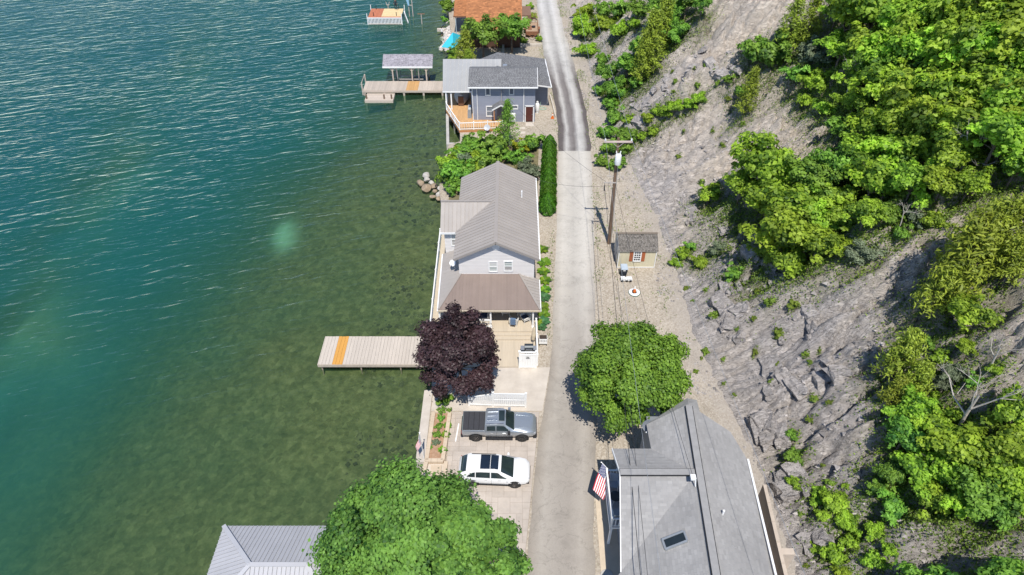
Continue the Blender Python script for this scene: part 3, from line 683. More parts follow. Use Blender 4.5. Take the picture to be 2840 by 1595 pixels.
# ---- porch furniture
M_cush = mat('navy_cushion', (.035,.055,.10), .8, .15, 10)
M_towel = mat('blue_towel', (.10,.16,.26), .9, .12, 20, .2, 50)
def wicker_chair(loc, rz, label, group=None, towel=False, cushion=True):
    t = thing('wicker_chair', label, 'chair', loc, rz, group)
    MB().box(-.30, .30, -.30, .28, .30, .40).build('seat', M_wicker, t)
    for sx_ in (-1, 1):
        for sy_ in (-1, 1): MB().bar((sx_*.30, sy_*.27, 0), (sx_*.28, sy_*.26, .32), .05, .05).build('leg', M_wicker, t)
        a = MB(); a.tube([(sx_*.36, -.34, .60), (sx_*.37, -.05, .63), (sx_*.36, .22, .66), (sx_*.30, .36, .72)], .05, 7); a.bar((sx_*.34, -.30, .34), (sx_*.36, -.30, .60), .06, .05); a.box(sx_*.33 - .02, sx_*.33 + .02, -.28, .28, .34, .6)
        a.build('armrest', M_wicker, t, smooth=False)
    b = MB(); n = 9
    for k in range(n):
        th = -1 + 2 * k / (n - 1); x0 = .34 * th; hh = 1.02 - .10 * th * th
        b.bar((x0 * .95, .27 + .03 * (1 - th * th), .36), (x0, .40 + .05 * (1 - th * th), hh), .08, .03, up=(0, 1, 0))
    b.tube([(-.34, .36, .90), (-.2, .43, 1.0), (0, .46, 1.03), (.2, .43, 1.0), (.34, .36, .90)], .035, 7); b.build('backrest', M_wicker, t)
    if cushion: MB().box(-.27, .27, -.28, .24, .40, .47).build('cushion', M_cush, t)
    if towel:
        w = MB(); w.box(-.22, .22, .33, .36, .55, 1.05); w.box(-.22, .22, .33, .54, 1.05, 1.075); w.box(-.22, .22, .515, .54, .45, 1.05); tw = w.build('towel', M_towel, t)
        tw['label'] = 'blue towel over the chair back'
    return t
FZ = .44
wicker_chair((.15, 41.6, FZ), R(172), 'white wicker armchair with a blue towel over its back on the porch', 'wicker chairs on the porch', towel=True)
wicker_chair((1.15, 42.0, FZ), R(-60), 'white wicker armchair turned toward the table beside the right porch post', 'wicker chairs on the porch')
wicker_chair((-.55, 42.9, FZ), R(0), 'white wicker armchair half hidden under the porch eave against the wall', 'wicker chairs on the porch')
t = thing('side_table', 'small round white wicker table under the porch roof between chairs', 'table', (.62, 42.7, FZ))
MB().lathe([(.30, 0), (.33, .02), (.33, .05), (.30, .06)], 18, (0, 0, .50)).build('table_top', M_wicker, t, smooth=True, angle=40)
for k in range(4): MB().bar((.2*math.cos(k*1.571+.78), .2*math.sin(k*1.571+.78), 0), (.16*math.cos(k*1.571+.78), .16*math.sin(k*1.571+.78), .5), .04, .04).build('leg', M_wicker, t)
t = thing('porch_sofa', 'dark cushioned wicker sofa behind the porch railing beside the purple tree', 'sofa', (-3.0, 42.3, FZ))
MB().box(-.9, .9, -.4, .35, .1, .38).build('base', M_wicker, t); MB().box(-.9, .9, .28, .45, .38, .85).build('backrest', M_wicker, t)
for s in (-1, 1): MB().box(s*.95 - .08, s*.95 + .08, -.42, .42, .1, .62).build('armrest', M_wicker, t); MB().box(s*.43 - .41, s*.43 + .41, -.38, .27, .38, .50).build('cushion', M_cush, t)
# grill
G_ = thing('gas_grill', 'black and stainless gas grill on the lower deck behind the gate', 'grill', (1.38, 38.35, .12))
M_gr = mat('grill_lid', (.045,.055,.065), .35, .15, 5, metal=.3)
MB().box(-.30, .30, -.27, .27, .08, .80).build('cabinet', mat('grill_cabinet', (.16,.155,.15), .45, .1, 4, metal=.4), G_)
g = MB(); pr_ = [(-.28, .0), (-.28, .10), (-.22, .22), (-.08, .30), (.12, .30), (.24, .22), (.28, .08), (.28, 0)]
g.add([(-.36, y, .86 + z) for y, z in pr_] + [(.36, y, .86 + z) for y, z in pr_], [tuple(range(7, -1, -1)), tuple(range(8, 16))] + [(i, i+1, i+9, i+8) for i in range(7)] + [(7, 0, 8, 15)])
g.build('lid', M_gr, G_); MB().box(-.36, .36, -.30, .28, .78, .86).build('firebox', M_black, G_)
for s in (-1, 1): MB().box(s*.52 - .16, s*.52 + .16, -.25, .22, .82, .86).build('side_shelf', M_steel, G_)
MB().bar((-.25, -.33, .98), (.25, -.33, .98), .03, .03).build('handle', M_steel, G_)
MB().box(-.30, .30, -.33, -.27, .68, .80).build('control_panel', M_steel, G_)
# folded garden umbrella leaning on the rail
U_ = thing('folded_umbrella', 'folded beige patio umbrella leaning against the white deck railing', 'umbrella', (1.75, 39.6, .12))
MB().tube([(0, -.2, 0), (.1, .25, 1.9)], .025, 8).build('pole', M_barkg, U_)
MB().tube([(0.02, -.02, .55), (.05, .08, .9), (.09, .22, 1.6), (.1, .25, 1.85)], [.15, .20, .12, .03], 9).build('canopy', mat('beige_canvas', (.50,.42,.30), .9, .1, 6), U_)

# ================================================================== satellite dishes
def dish(loc, rz, label, size=.42, tilt=38, group=None, base=(0, 0, -.5), m=None):
    t = thing('satellite_dish', label, 'satellite dish', loc, rz, group)
    d = MB(); prof = [(size * k / 6, .16 * size * (k / 6)**2) for k in range(7)]
    q = Matrix.Rotation(R(90 - tilt), 4, 'X')
    d.lathe(prof + [(size, .17 * size + .012), (0.0, .014)], 22); d.v = [tuple(q @ Vector(v)) for v in d.v]
    d.build('reflector', m or M_dish, t, smooth=True, angle=50)
    ax = q @ Vector((0, 0, 1))
    tip = Vector((0, 0, 0)) + ax * size * 1.0 + (q @ Vector((0, -size * .75, 0))) * .8
    MB().tube([q @ Vector((0, -size * .95, .1 * size)), tip], .018, 6).build('feed_arm', M_steel, t)
    MB().bar(tip - ax * .02, tip + ax * .1, .10, .08).build('feed_horn', M_white, t)
    MB().tube([(0, 0, 0), -ax * .12, -ax * .12 + Vector((0, 0, -.2)), base], .025, 6).build('mast', M_steel, t)
    return t
dish((-5.15, 45.6, 3.95), R(-20), 'pale satellite dish on the lakeside porch roof of the white house', .28, 40, base=(.25, .1, -.95), m=M_white)

# ================================================================== NEAR DOCK
DK = thing('wooden_dock', 'beige plank dock with one orange board section beside the purple tree', 'dock', (-11.5, 39.4, -.5))
M_plank = mat('dock_plank', (.49,.43,.365), .8, .10, 3, .15, 40, rnd=.05, stretch=(6, .4, 1))
M_orange = mat('new_orange_plank', (.58,.29,.06), .7, .1, 3, rnd=.05, stretch=(6, .4, 1))
xw = -16.05; k = 0; rg = random.Random(9)
while xw < -6.7:
    w = .285; m = M_orange if 4 <= k <= 6 else M_plank
    b = MB(); e = .012; yo = rg.uniform(-.012, .012); sk = .0
    b.box(xw, xw + w - .013, 37.85 + yo, 41.05 + yo, -.54, -.50 + rg.uniform(0, .006)); part(b, 'plank', m, DK)
    xw += w; k += 1
for yy_ in (37.82, 41.02): part(MB().box(-16.1, -6.7, yy_ - .03, yy_ + .05, -.80, -.545), 'side_beam', mat('dock_beam', (.40,.34,.28), .85, .15, 4), DK)
part(MB().box(-16.12, -16.06, 37.8, 41.05, -.80, -.50), 'end_beam', M_plank, DK)
for xx in (-15.85, -12.6, -9.3):
    for yy_ in (37.95, 40.9): part(MB().tube([(xx, yy_, -3.0), (xx, yy_, -.56)], .06, 8), 'leg', mat('dock_post', (.33,.26,.21), .9, .2, 5), DK)
    part(MB().bar((xx, 37.9, -.86), (xx, 40.95, -.86), .10, .10), 'cross_beam', M_pole, DK)

# ================================================================== SHED
SH = thing('garden_shed', 'cream garden shed with grey shingle roof and orange-brown shutters', 'shed', (11.75, 51.0, 0))
M_shed = mat('cream_panel_siding', (.58,.53,.38), .7, .06, 2, rnd=.02); M_shutter = mat('rust_shutter', (.36,.105,.04), .6, .1, 8)
M_shg = mat('weathered_shingle', (.135,.122,.108), .95, .25, 5, tint=.45); M_shl = mat('grey_shingle', (.285,.278,.272), .95, .11, .45, tint=.12)
sx0, sx1, sy0, sy1, sz, rzz = 10.0, 13.5, 49.65, 52.15, 2.15, 3.15
b = MB(); pp = [(sy0, .1), (sy1, .1), (sy1, sz), (50.9, rzz - .06), (sy0, sz)]
b.add([(sx0, y, z) for y, z in pp] + [(sx1, y, z) for y, z in pp], [(0,1,2,3,4),(9,8,7,6,5)] + [(i, i+5, (i+1) % 5 + 5, (i+1) % 5) for i in range(5)]); part(b, 'wall', M_shed, SH)
for k in range(12):
    xa = sx0 + .04 + k * (sx1 - sx0 - .08) / 12; part(MB().box(xa + .008, xa + (sx1 - sx0 - .08) / 12 - .008, sy0 - .02, sy0 - .002, .12, sz - .02), 'siding_panel', M_shed, SH)
for xx in (sx0, sx1): part(MB().bar((xx, sy0 - .02, .05), (xx, sy0 - .02, sz), .10, .07), 'corner_trim', M_trim, SH); part(MB().bar((xx, sy1, .05), (xx, sy1, sz), .10, .07), 'corner_trim', M_trim, SH)
part(MB().box(sx0 - .03, sx1 + .03, sy0 - .04, sy0 + .02, .02, .12), 'base_trim', M_trim, SH)
fr_ = [(sx0 - .12, sy0 - .2, sz - .04), (sx1 + .12, sy0 - .2, sz - .04), (sx1 + .12, 50.9, rzz), (sx0 - .12, 50.9, rzz)]
bk_ = [(sx0 - .12, sy1 + .2, sz - .04), (sx1 + .12, sy1 + .2, sz - .04), (sx1 + .12, 50.9, rzz), (sx0 - .12, 50.9, rzz)]
rf = deck_of(fr_, .06, M_trim, SH, name='roof'); deck_of(bk_, .06, M_trim, SH, rf, 'roof_slope')
shingles(fr_, M_shg, SH, rf, .32, .14, 3); shingles(bk_, M_shg, SH, rf, .32, .14, 4)
part(MB().bar((sx0 - .13, 50.9, rzz + .035), (sx1 + .13, 50.9, rzz + .035), .26, .03), 'ridge_cap', mat('ridge_shingle', (.20,.165,.13), .95, .15, 5), SH, rf)
window(SH, (11.75, sy0 - .02, 1.42), .56, 1.05, (0, -1), (3, 4), fw=.10)
for s in (-1, 1): part(MB().box(11.75 + s*.57 - .16, 11.75 + s*.57 + .16, sy0 - .06, sy0 - .022, .82, 2.02), 'shutter', M_shutter, SH)
dr_ = part(MB().box(sx0 - .05, sx0 - .003, 50.3, 51.5, .15, 2.0), 'door', mat('grey_door', (.35,.37,.40), .6, .1, 3), SH)
for yy_ in (50.26, 51.54): part(MB().box(sx0 - .06, sx0 - .003, yy_ - .05, yy_ + .05, .1, 2.05), 'door_trim', M_trim, SH)
part(MB().bar((sx0 - .09, 50.45, 1.0), (sx0 - .09, 50.45, 1.2), .03, .03), 'handle', M_black, SH, dr_)

# ---- wheelie bin, toy truck, cone planter in front of the shed
BN = thing('wheelie_bin', 'dark wheeled bin with pale grey lid beside the cream shed', 'bin', (10.45, 48.55, 0))
b = MB(); b.add([(-.24,-.26,.08),(.24,-.26,.08),(.24,.26,.08),(-.24,.26,.08),(-.31,-.34,.98),(.31,-.34,.98),(.31,.34,.98),(-.31,.34,.98)], [(3,2,1,0),(4,5,6,7),(0,1,5,4),(1,2,6,5),(2,3,7,6),(3,0,4,7)]); b.build('bin_body', mat('bin_black', (.025,.03,.04), .5, .1, 4), BN)
MB().add([(-.34,-.38,.98),(.34,-.38,.98),(.34,.36,.98),(-.34,.36,.98),(-.30,-.33,1.06),(.30,-.33,1.06),(.30,.36,1.10),(-.30,.36,1.10)], [(3,2,1,0),(4,5,6,7),(0,1,5,4),(1,2,6,5),(2,3,7,6),(3,0,4,7)]).build('lid', mat('bin_lid', (.40,.46,.52), .45, .06, 4), BN)
for s in (-1, 1): MB().lathe([(.0, -.03), (.12, -.03), (.12, .03), (0, .03)], 12, (s*.26, .28, .12), 'x').build('wheel', M_black, BN)
MB().bar((-.25, .40, .98), (.25, .40, .98), .03, .03).build('handle', M_black, BN)
MB().box(-.12, .12, -.335, -.325, .78, .86).build('printed_label', M_white, BN)
TT = thing('toy_truck', 'white plastic toy truck standing in front of the wheelie bin', 'toy', (10.62, 47.75, 0))
M_toy = mat('white_plastic', (.75,.75,.74), .4, .04, 4)
MB().box(-.52, -.12, -.17, .17, .12, .42).build('cab', M_toy, TT); MB().box(-.08, .55, -.18, .18, .12, .26).build('bed', M_toy, TT)
MB().box(.0, .5, -.18, -.15, .26, .40).build('side_board', M_toy, TT); MB().box(.0, .5, .15, .18, .26, .40).build('side_board', M_toy, TT); MB().box(-.54, -.40, -.14, .14, .28, .40).build('windscreen', M_black, TT)
for xx in (-.38, .05, .4):
    for s in (-1, 1): MB().lathe([(0, -.04), (.12, -.04), (.12, .04), (0, .04)], 12, (xx, s*.17, .12), 'y').build('wheel', M_black, TT)
M_cone = mat('cone_orange', (.62,.13,.01), .5, .08, 4)
def cone(loc, label, disc=False):
    t = thing('traffic_cone', label, 'cone', loc)
    z0 = .0
    MB().box(-.20, .20, -.20, .20, z0, z0 + .05).build('base_plate', M_black if disc else M_cone, t)
    MB().lathe([(.15, z0 + .05), (.12, z0 + .22), (.085, z0 + .42)], 16).build('cone_body', M_cone, t, smooth=True, angle=40)
    MB().lathe([(.085, z0 + .42), (.06, z0 + .58)], 16).build('white_collar', M_white, t, smooth=True, angle=40)
    MB().lathe([(.06, z0 + .58), (.035, z0 + .70), (0.0, z0 + .72)], 16).build('tip', M_white if disc else M_cone, t, smooth=True, angle=40)
    return t
WC = thing('well_cover', 'round white concrete well cover under the orange cone by the shed', 'well cover', (11.17, 46.1, 0))
MB().lathe([(.50, -.05), (.50, .10), (.46, .13), (0, .13)], 28).build('cover', M_white, WC, smooth=True, angle=40); MB().lathe([(.54, -.05), (.54, .04), (.50, .04), (.5, -.05)], 28).build('rim', mat('green_rim', (.05,.12,.09), .6, .1, 5), WC)
cone((11.15, 46.05, .13), 'orange cone with white tip on the round white cover', True)
cone((5.15, 79.1, 0), 'small orange cone at the road edge near the blue house door')
# ================================================================== BLUE HOUSE
BH = thing('blue_house', 'blue-grey sided house with shingle and metal roofs and a timber deck', 'house', (-1.0, 82.0, 0))
M_blue = mat('blue_grey_siding', (.25,.268,.325), .6, .05, 1.0, tint=.05)
M_sh2 = mat('charcoal_shingle', (.15,.152,.158), .95, .14, 2.5, tint=.32)
M_metal = mat('light_grey_metal_roof', (.325,.33,.335), .6, .06, .6, spec=.2, rnd=.04)
M_cedar = mat('fresh_timber', (.52,.315,.145), .7, .12, 3, rnd=.08, stretch=(5, .4, 1)); M_cedard = mat('timber_rim', (.42,.19,.075), .75, .15, 4)
b = MB(); pp = [(78.2, -.5), (82.6, -.5), (82.6, 4.95), (80.6, 5.85), (78.2, 4.95)]
b.add([(-4.9, y, z) for y, z in pp] + [(2.85, y, z) for y, z in pp], [(0,1,2,3,4),(9,8,7,6,5)] + [(i, i+5, (i+1) % 5 + 5, (i+1) % 5) for i in range(5)]); part(b, 'wall', M_blue, BH)
part(MB().box(-4.9, 4.65, 82.6, 89.0, -.5, 3.2), 'rear_wall', M_blue, BH)
lap_siding((-4.9, 78.2), (2.85, 78.2), [(0, 4.9), (7.75, 4.9)], M_blue, BH, z0=0, h=.15)
lap_siding((2.86, 82.6), (4.65, 82.6), [(0, 3.6), (1.79, 3.3)], M_blue, BH, z0=0, h=.15)
lap_siding((2.85, 78.2), (2.85, 82.6), [(0, 4.9), (4.4, 4.9)], M_blue, BH, z0=0, h=.15)
fs = [(-5.3, 77.6, 4.92), (3.1, 77.6, 4.92), (3.1, 80.6, 6.0), (-5.3, 80.6, 6.0)]; bs = [(-5.3, 83.4, 4.92), (3.1, 83.4, 4.92), (3.1, 80.6, 6.0), (-5.3, 80.6, 6.0)]
rf = deck_of(fs, .14, M_trim, BH, name='roof'); deck_of(bs, .14, M_trim, BH, rf, 'roof_slope')
shingles(fs, M_sh2, BH, rf, .34, .17, 11); shingles(bs, M_sh2, BH, rf, .34, .17, 12)
part(MB().bar((-5.35, 77.55, 4.84), (3.15, 77.55, 4.84), .12, .13), 'gutter', M_trim, BH, rf)
part(MB().bar((3.12, 77.6, 4.9), (3.12, 80.6, 5.98), .05, .18), 'rake_trim', M_trim, BH, rf)
lo_r = [(-1.95, 80.9, 4.35), (-1.95, 89.2, 4.35), (4.4, 89.2, 3.45), (4.95, 80.9, 3.37)]
lo_l = [(-1.95, 80.9, 4.35), (-1.95, 89.2, 4.35), (-5.1, 89.2, 3.1), (-5.1, 80.9, 3.1)]
lo_r = [(x, y, 4.35 - .142 * (x + 1.95)) for x, y, z in lo_r]
rl = deck_of(lo_r, .12, M_trim, BH, name='lower_roof'); deck_of(lo_l, .12, M_trim, BH, rl, 'roof_slope')
shingles(lo_r, M_sh2, BH, rl, .34, .17, 13); shingles(lo_l, M_sh2, BH, rl, .34, .17, 14)
part(MB().bar((4.98, 80.85, 3.33), (4.43, 89.2, 3.4), .12, .12), 'gutter', M_trim, BH, rl); part(MB().bar((3.0, 80.86, 3.6), (4.98, 80.86, 3.32), .05, .16), 'rake_trim', M_trim, BH, rl)
mt_ = lambda y: 2.8 + (y - 80.8) * .365
m1_ = [(-8.75, 80.8, 2.8), (-5.3, 80.8, 2.8), (-5.3, 86.1, mt_(86.1)), (-9.0, 86.1, mt_(86.1))]; m2_ = [(-5.3, 83.42, mt_(83.42)), (-1.4, 83.42, mt_(83.42)), (-1.4, 86.1, mt_(86.1)), (-5.3, 86.1, mt_(86.1))]
mr_ = deck_of(m1_, .10, M_trim, BH, name='metal_roof'); deck_of(m2_, .10, M_trim, BH, mr_, 'roof_slope')
seam_panels(m1_, M_metal, BH, mr_, .52); seam_panels(m2_, M_metal, BH, mr_, .52)
part(MB().bar((-8.8, 80.76, 2.76), (-5.0, 80.76, 2.76), .06, .16), 'fascia', M_trim, BH, mr_)
part(MB().lathe([(.18, 0), (.18, .25), (.34, .25), (.30, .42), (0, .46)], 16, (-.9, 84.6, 4.2)), 'roof_vent', M_steel, BH, rl, smooth=True, angle=40)
part(MB().box(-5.0, -4.92, 80.9, 86.0, .3, 3.2), 'porch_back_wall', M_blue, BH)
window(BH, (-2.95, 78.2, 4.15), .42, .95, (0, -1), (1, 1), fw=.12); window(BH, (-.05, 78.2, 4.2), .42, .95, (0, -1), (1, 1), fw=.12)
window(BH, (-2.75, 78.2, 1.45), .75, 1.2, (0, -1), (1, 2), fw=.13, m_pane=mat('dim_green_pane', (.06,.09,.088), .1, .2, 2, spec=.6)); window(BH, (.30, 78.2, 2.0), .7, .34, (0, -1), (1, 1), fw=.12)
M_dbr = mat('maroon_door', (.085,.022,.016), .5, .1, 4)
dr_ = part(MB().box(1.72, 2.62, 78.12, 78.17, .06, 2.1), 'door', M_dbr, BH)
for (z0, z1) in ((.2, .9), (1.05, 1.95)): part(MB().box(1.84, 2.50, 78.105, 78.12, z0, z1), 'door_panel', M_dbr, BH, dr_)
part(MB().lathe([(0, -.05), (.04, -.04), (.04, 0), (0, 0)], 10, (2.53, 78.11, 1.05), 'y'), 'handle', M_steel, BH, dr_)
for a in ((1.60, 1.72, 0, 2.2), (2.62, 2.74, 0, 2.2), (1.60, 2.74, 2.1, 2.24)): part(MB().box(a[0], a[1], 78.08, 78.16, a[2], a[3]), 'door_trim', M_trim, BH)
for xx in (-4.86, -4.3, 1.45): part(MB().tube([(xx, 78.1, 4.85), (xx, 78.1, .2), (xx, 77.9, .1)], .05, 6), 'downspout', M_trim, BH)
part(MB().tube([(4.6, 82.5, 3.3), (4.6, 82.5, .3)], .05, 6), 'downspout', M_trim, BH)
pg = MB(); pc = -1.35
ro = deck_of([(pc, 76.9, 2.95), (pc, 78.15, 2.95), (pc - 1.1, 78.15, 2.3), (pc - 1.1, 76.9, 2.3)], .09, M_trim, BH, name='entry_roof'); deck_of([(pc, 76.9, 2.95), (pc, 78.15, 2.95), (pc + 1.1, 78.15, 2.3), (pc + 1.1, 76.9, 2.3)], .09, M_trim, BH, ro, 'roof_slope')
shingles([(pc, 76.88, 2.95), (pc, 78.15, 2.95), (pc - 1.1, 78.15, 2.3), (pc - 1.1, 76.88, 2.3)], M_sh2, BH, ro, .3, .16, 15); shingles([(pc, 76.88, 2.95), (pc, 78.15, 2.95), (pc + 1.1, 78.15, 2.3), (pc + 1.1, 76.88, 2.3)], M_sh2, BH, ro, .3, .16, 16)
part(MB().bar((pc - 1.1, 76.86, 2.24), (pc, 76.86, 2.89), .05, .14).bar((pc, 76.86, 2.89), (pc + 1.1, 76.86, 2.24), .05, .14), 'rake_trim', M_trim, BH, ro)
for xx in (pc - .85, pc + .85): part(MB().bar((xx, 77.0, .3), (xx, 77.0, 2.35), .12, .12), 'entry_post', M_cedard, BH)
part(MB().box(pc - .5, pc + .5, 78.1, 78.165, .3, 2.25), 'entry_door', mat('slate_door', (.10,.11,.15), .5, .1, 4), BH)
part(MB().tube([(-1.3, 78.1, 4.3), (-1.3, 77.95, 4.35), (-1.3, 77.95, 2.9)], .035, 6), 'service_mast', M_barkg, BH)
# deck
dk = [(-8.55, 86.0), (-8.5, 80.7), (-6.5, 75.45), (-1.1, 75.85), (-1.1, 78.15), (-4.92, 78.15), (-4.92, 86.0)]
for poly in ([dk[0], dk[1], (-4.92, 80.7), dk[6]], [dk[1], (-7.46, 78.15), (-4.92, 78.15), (-4.92, 80.7)], [(-7.46, 78.15), dk[2], dk[3], dk[4]]):
    part(MB().slab([(x, y, .26) for x, y in poly], .3), 'deck_frame', M_cedard, BH)
    P3 = [Vector((x, y, .29)) for x, y in poly]; xa = -8.56
    while xa < -1.1:
        q = clip(clip(P3, (-1, 0, 0), -xa), (1, 0, 0), xa + .185)
        if len(q) >= 3:
            try: part(MB().slab(q, .03), 'deck_board', M_cedar, BH)
            except Exception: pass
        xa += .2
rail(BH, [(-8.48, 83.0), (-8.42, 80.75), (-7.78, 79.0), (-7.1, 77.2), (-6.42, 75.52), (-4.7, 75.64), (-3.0, 75.78), (-1.15, 75.9)], .29, .95, M_white, gap=.28, bw=.03)
for xx, yy_ in ((-8.4, 80.9), (-7.75, 80.95), (-5.1, 80.95)): part(MB().bar((xx, yy_, .29), (xx, yy_, 2.72), .16, .16), 'porch_post', M_white, BH)
for xx, yy_ in ((-5.6, 76.0), (-3.4, 76.2), (-7.3, 78.4)): part(MB().bar((xx, yy_, -2.2), (xx, yy_, 0), .25, .25), 'pier', M_concg, BH)
part(MB().box(-6.9, -1.2, 77.6, 78.1, -1.2, -.02), 'foundation', M_concg, BH)
# lakeside concrete wall
SW = thing('concrete_seawall', 'L-shaped grey concrete seawall below the timber deck of the blue house', 'seawall', (-8.0, 76.0, -1.3))
part(MB().bar((-8.35, 80.5, -1.2), (-7.75, 73.0, -1.2), .35, 2.2), 'long_wall', M_concg, SW); part(MB().box(-7.9, -6.3, 72.7, 73.1, -2.3, -.05), 'end_wall', M_concg, SW)
# things standing at the blue house
AC = thing('heat_pump', 'white outdoor heat pump unit with round fan grille by the blue wall', 'heat pump', (-.05, 77.75, 0))
part(MB().box(-.5, .42, 77.55, 77.9, .35, 1.35), 'casing', M_white, AC); part(MB().lathe([(.0, -.02), (.34, -.02), (.34, 0), (.0, 0)], 20, (-.15, 77.55, .9), 'y'), 'fan_grille', mat('grille_grey', (.30,.29,.27), .6, .2, 30), AC)
part(MB().box(-.4, .35, 77.6, 77.85, .0, .35), 'stand', M_black, AC)
PT = thing('propane_tank', 'white upright propane tank beside the right corner of the blue house', 'gas tank', (3.25, 80.6, 0))
part(MB().lathe([(0, .12), (.2, .14), (.27, .26), (.27, 1.15), (.2, 1.32), (.08, 1.38), (0, 1.4)], 18, (3.25, 80.6, 0)), 'cylinder', M_white, PT, smooth=True, angle=50); part(MB().lathe([(.2, 0), (.2, .16), (.18, .16)], 16, (3.25, 80.6, 0)), 'foot_ring', M_white, PT); part(MB().lathe([(.13, 1.36), (.13, 1.55), (.10, 1.55)], 14, (3.25, 80.6, 0)), 'valve_collar', M_trim, PT)
HS = thing('garden_hose', 'pale green garden hose coiled on the gravel by the blue house', 'hose', (4.0, 81.6, 0))
pts = [(4.0 + (.42 + .05 * math.sin(k * .7)) * math.cos(k * .4), 81.6 + (.30 + .04 * math.sin(k)) * math.sin(k * .4), .02 + .004 * k / 4) for k in range(50)]
part(MB().tube(pts + [(3.7, 82.1, .2), (3.75, 82.5, .8)], .022, 6), 'coil', mat('pale_green_rubber', (.35,.52,.42), .5, .1, 6), HS)
CV = thing('covered_boat', 'boat under a pale cover with brown stripe beneath the metal porch roof', 'boat', (-6.6, 83.2, .3))
M_cov = mat('pale_canvas', (.42,.41,.39), .85, .12, 3); n = 9; prof = []
b = MB(); secs = []
for i in range(n):
    t_ = i / (n - 1); wdt = 1.0 * math.sin(math.pi * (.12 + .80 * (1 - t_)))**.6; y = 81.9 + 3.4 * t_
    secs.append([(-6.6 + wdt * math.cos(a), y, .9 + (.95 if math.sin(a) > 0 else .65) * math.sin(a) * (1 - .3 * t_)) for a in [2 * math.pi * k / 14 for k in range(14)]])
for s in secs: b.v += s
for i in range(n - 1):
    for k in range(14): b.f.append((i*14+k, i*14+(k+1) % 14, (i+1)*14+(k+1) % 14, (i+1)*14+k)); b.t.append(.5)
b.f += [tuple(range(14)), tuple((n-1)*14 + k for k in range(14))]; b.t += [.5, .5]
part(b, 'cover', M_cov, CV, smooth=True, angle=50); part(MB().box(-6.95, -6.25, 81.80, 81.93, .35, 1.6), 'brown_stripe', mat('brown_canvas', (.14,.07,.04), .85, .15, 5), CV); part(MB().box(-7.2, -6.0, 82.2, 84.6, .3, .42), 'trolley', M_black, CV)
SG = thing('covered_grill', 'grey covered grill on the timber deck against the blue wall', 'grill', (-5.35, 79.3, .3))
M_gc = mat('grey_cover', (.22,.23,.24), .7, .15, 5)
b = MB(); b.add([(-5.62,78.5,.3),(-5.1,78.5,.3),(-5.1,80.2,.3),(-5.62,80.2,.3),(-5.58,78.7,1.25),(-5.14,78.7,1.25),(-5.14,80.1,1.35),(-5.58,80.1,1.35)], [(3,2,1,0),(4,5,6,7),(0,1,5,4),(1,2,6,5),(2,3,7,6),(3,0,4,7)]); part(b, 'cover', M_gc, SG); part(MB().box(-5.5, -5.2, 78.75, 79.9, 1.3, 1.42), 'lid', mat('pale_lid', (.48,.50,.50), .5, .1, 4), SG)
dish((-3.05, 75.3, .75), R(-15), 'small grey-blue satellite dish at the timber deck railing', .38, 35, base=(.05, .45, -.3))
flat('doorstep', [(1.7, 77.0), (2.75, 77.0), (2.75, 77.9), (1.7, 77.9)], M_conc, .06)
for (xa, ya, wh) in ((.9, 76.2, 'nearest the door'), (.25, 75.5, 'in the middle'), (.9, 75.1, 'farthest from the door')): 
    o = flat('stepping_stone', [(xa, ya), (xa + .75, ya), (xa + .75, ya + .55), (xa, ya + .55)], M_conc, .04, kind=None); tag(o, 'flat beige stepping stone in the gravel, ' + wh, 'stepping stone', 'stepping stones by the blue house')
KB = thing('low_kerb_wall', 'long pale low concrete kerb along the gravel at the dark road', 'kerb', (5.3, 81.5, 0))
part(MB().bar((5.55, 79.2, .12), (5.1, 85.2, .12), .16, .35), 'kerb', M_conc, KB)

# ================================================================== FAR DOCK, BOAT SHELTER, FLOAT
M_oldp = mat('weathered_plank', (.47,.40,.335), .85, .12, 3, .2, 40, rnd=.06, tint=.10, stretch=(6, .5, 1)); M_oldp2 = mat('amber_plank', (.52,.30,.12), .8, .12, 3, tint=.10, stretch=(6, .5, 1))
FD = thing('weathered_dock', 'long weathered plank dock reaching out beside the boat shelter', 'dock', (-15.0, 89.5, -.5))
rg = random.Random(5)
for nm, xa, xb, m in (('deck_planks', -20.5, -14.6, M_oldp), ('amber_planks', -14.6, -12.95, M_oldp2), ('deck_planks', -12.95, -8.4, M_oldp)):
    b = MB(); xx = xa
    while xx < xb - .02: b.box(xx, min(xx + .135, xb), 88.0 + rg.uniform(-.02, .02), 90.85 + rg.uniform(-.02, .02), -.54, -.50, rg.random()); xx += .15
    part(b, nm, m, FD)
for yy_ in (87.98, 90.88): part(MB().box(-20.5, -8.4, yy_ - .05, yy_ + .05, -.82, -.545), 'side_beam', M_oldp, FD)
for xx in (-20.3, -17.6, -14.9, -12.2, -9.6):
    for yy_ in (88.1, 90.7): part(MB().bar((xx, yy_, -5.5), (xx, yy_, -.56), .24, .24), 'pile', M_oldp, FD)
for yy_ in (88.0, 90.6): part(MB().bar((-20.55, yy_, -1.2), (-20.55, yy_, .6), .16, .16), 'mooring_post', M_oldp, FD)
part(MB().bar((-20.6, 88.0, .45), (-20.6, 90.6, .45), .05, .14), 'end_rail', M_oldp, FD)
FP = thing('float_platform', 'low pale wooden swim float with stub posts below the far dock', 'platform', (-18.1, 86.9, -1.1))
b = MB()
for k in range(10): b.box(-20.0, -16.15, 85.85 + k * .22, 85.85 + k * .22 + .205, -1.0, -.96, rg.random())
part(b, 'deck_planks', M_oldp, FP); part(MB().box(-20.0, -16.15, 85.85, 88.0, -1.35, -1.0), 'float_body', M_oldp, FP)
for xx in (-19.8, -17.4, -16.4): part(MB().tube([(xx, 86.4, -1.2), (xx, 86.4, -.35)], .11, 9), 'stub_post', M_pole, FP)
BS = thing('boat_shelter', 'open boat shelter with grey shingle roof on braced timber posts', 'boat shelter', (-14.6, 92.5, -1.3))
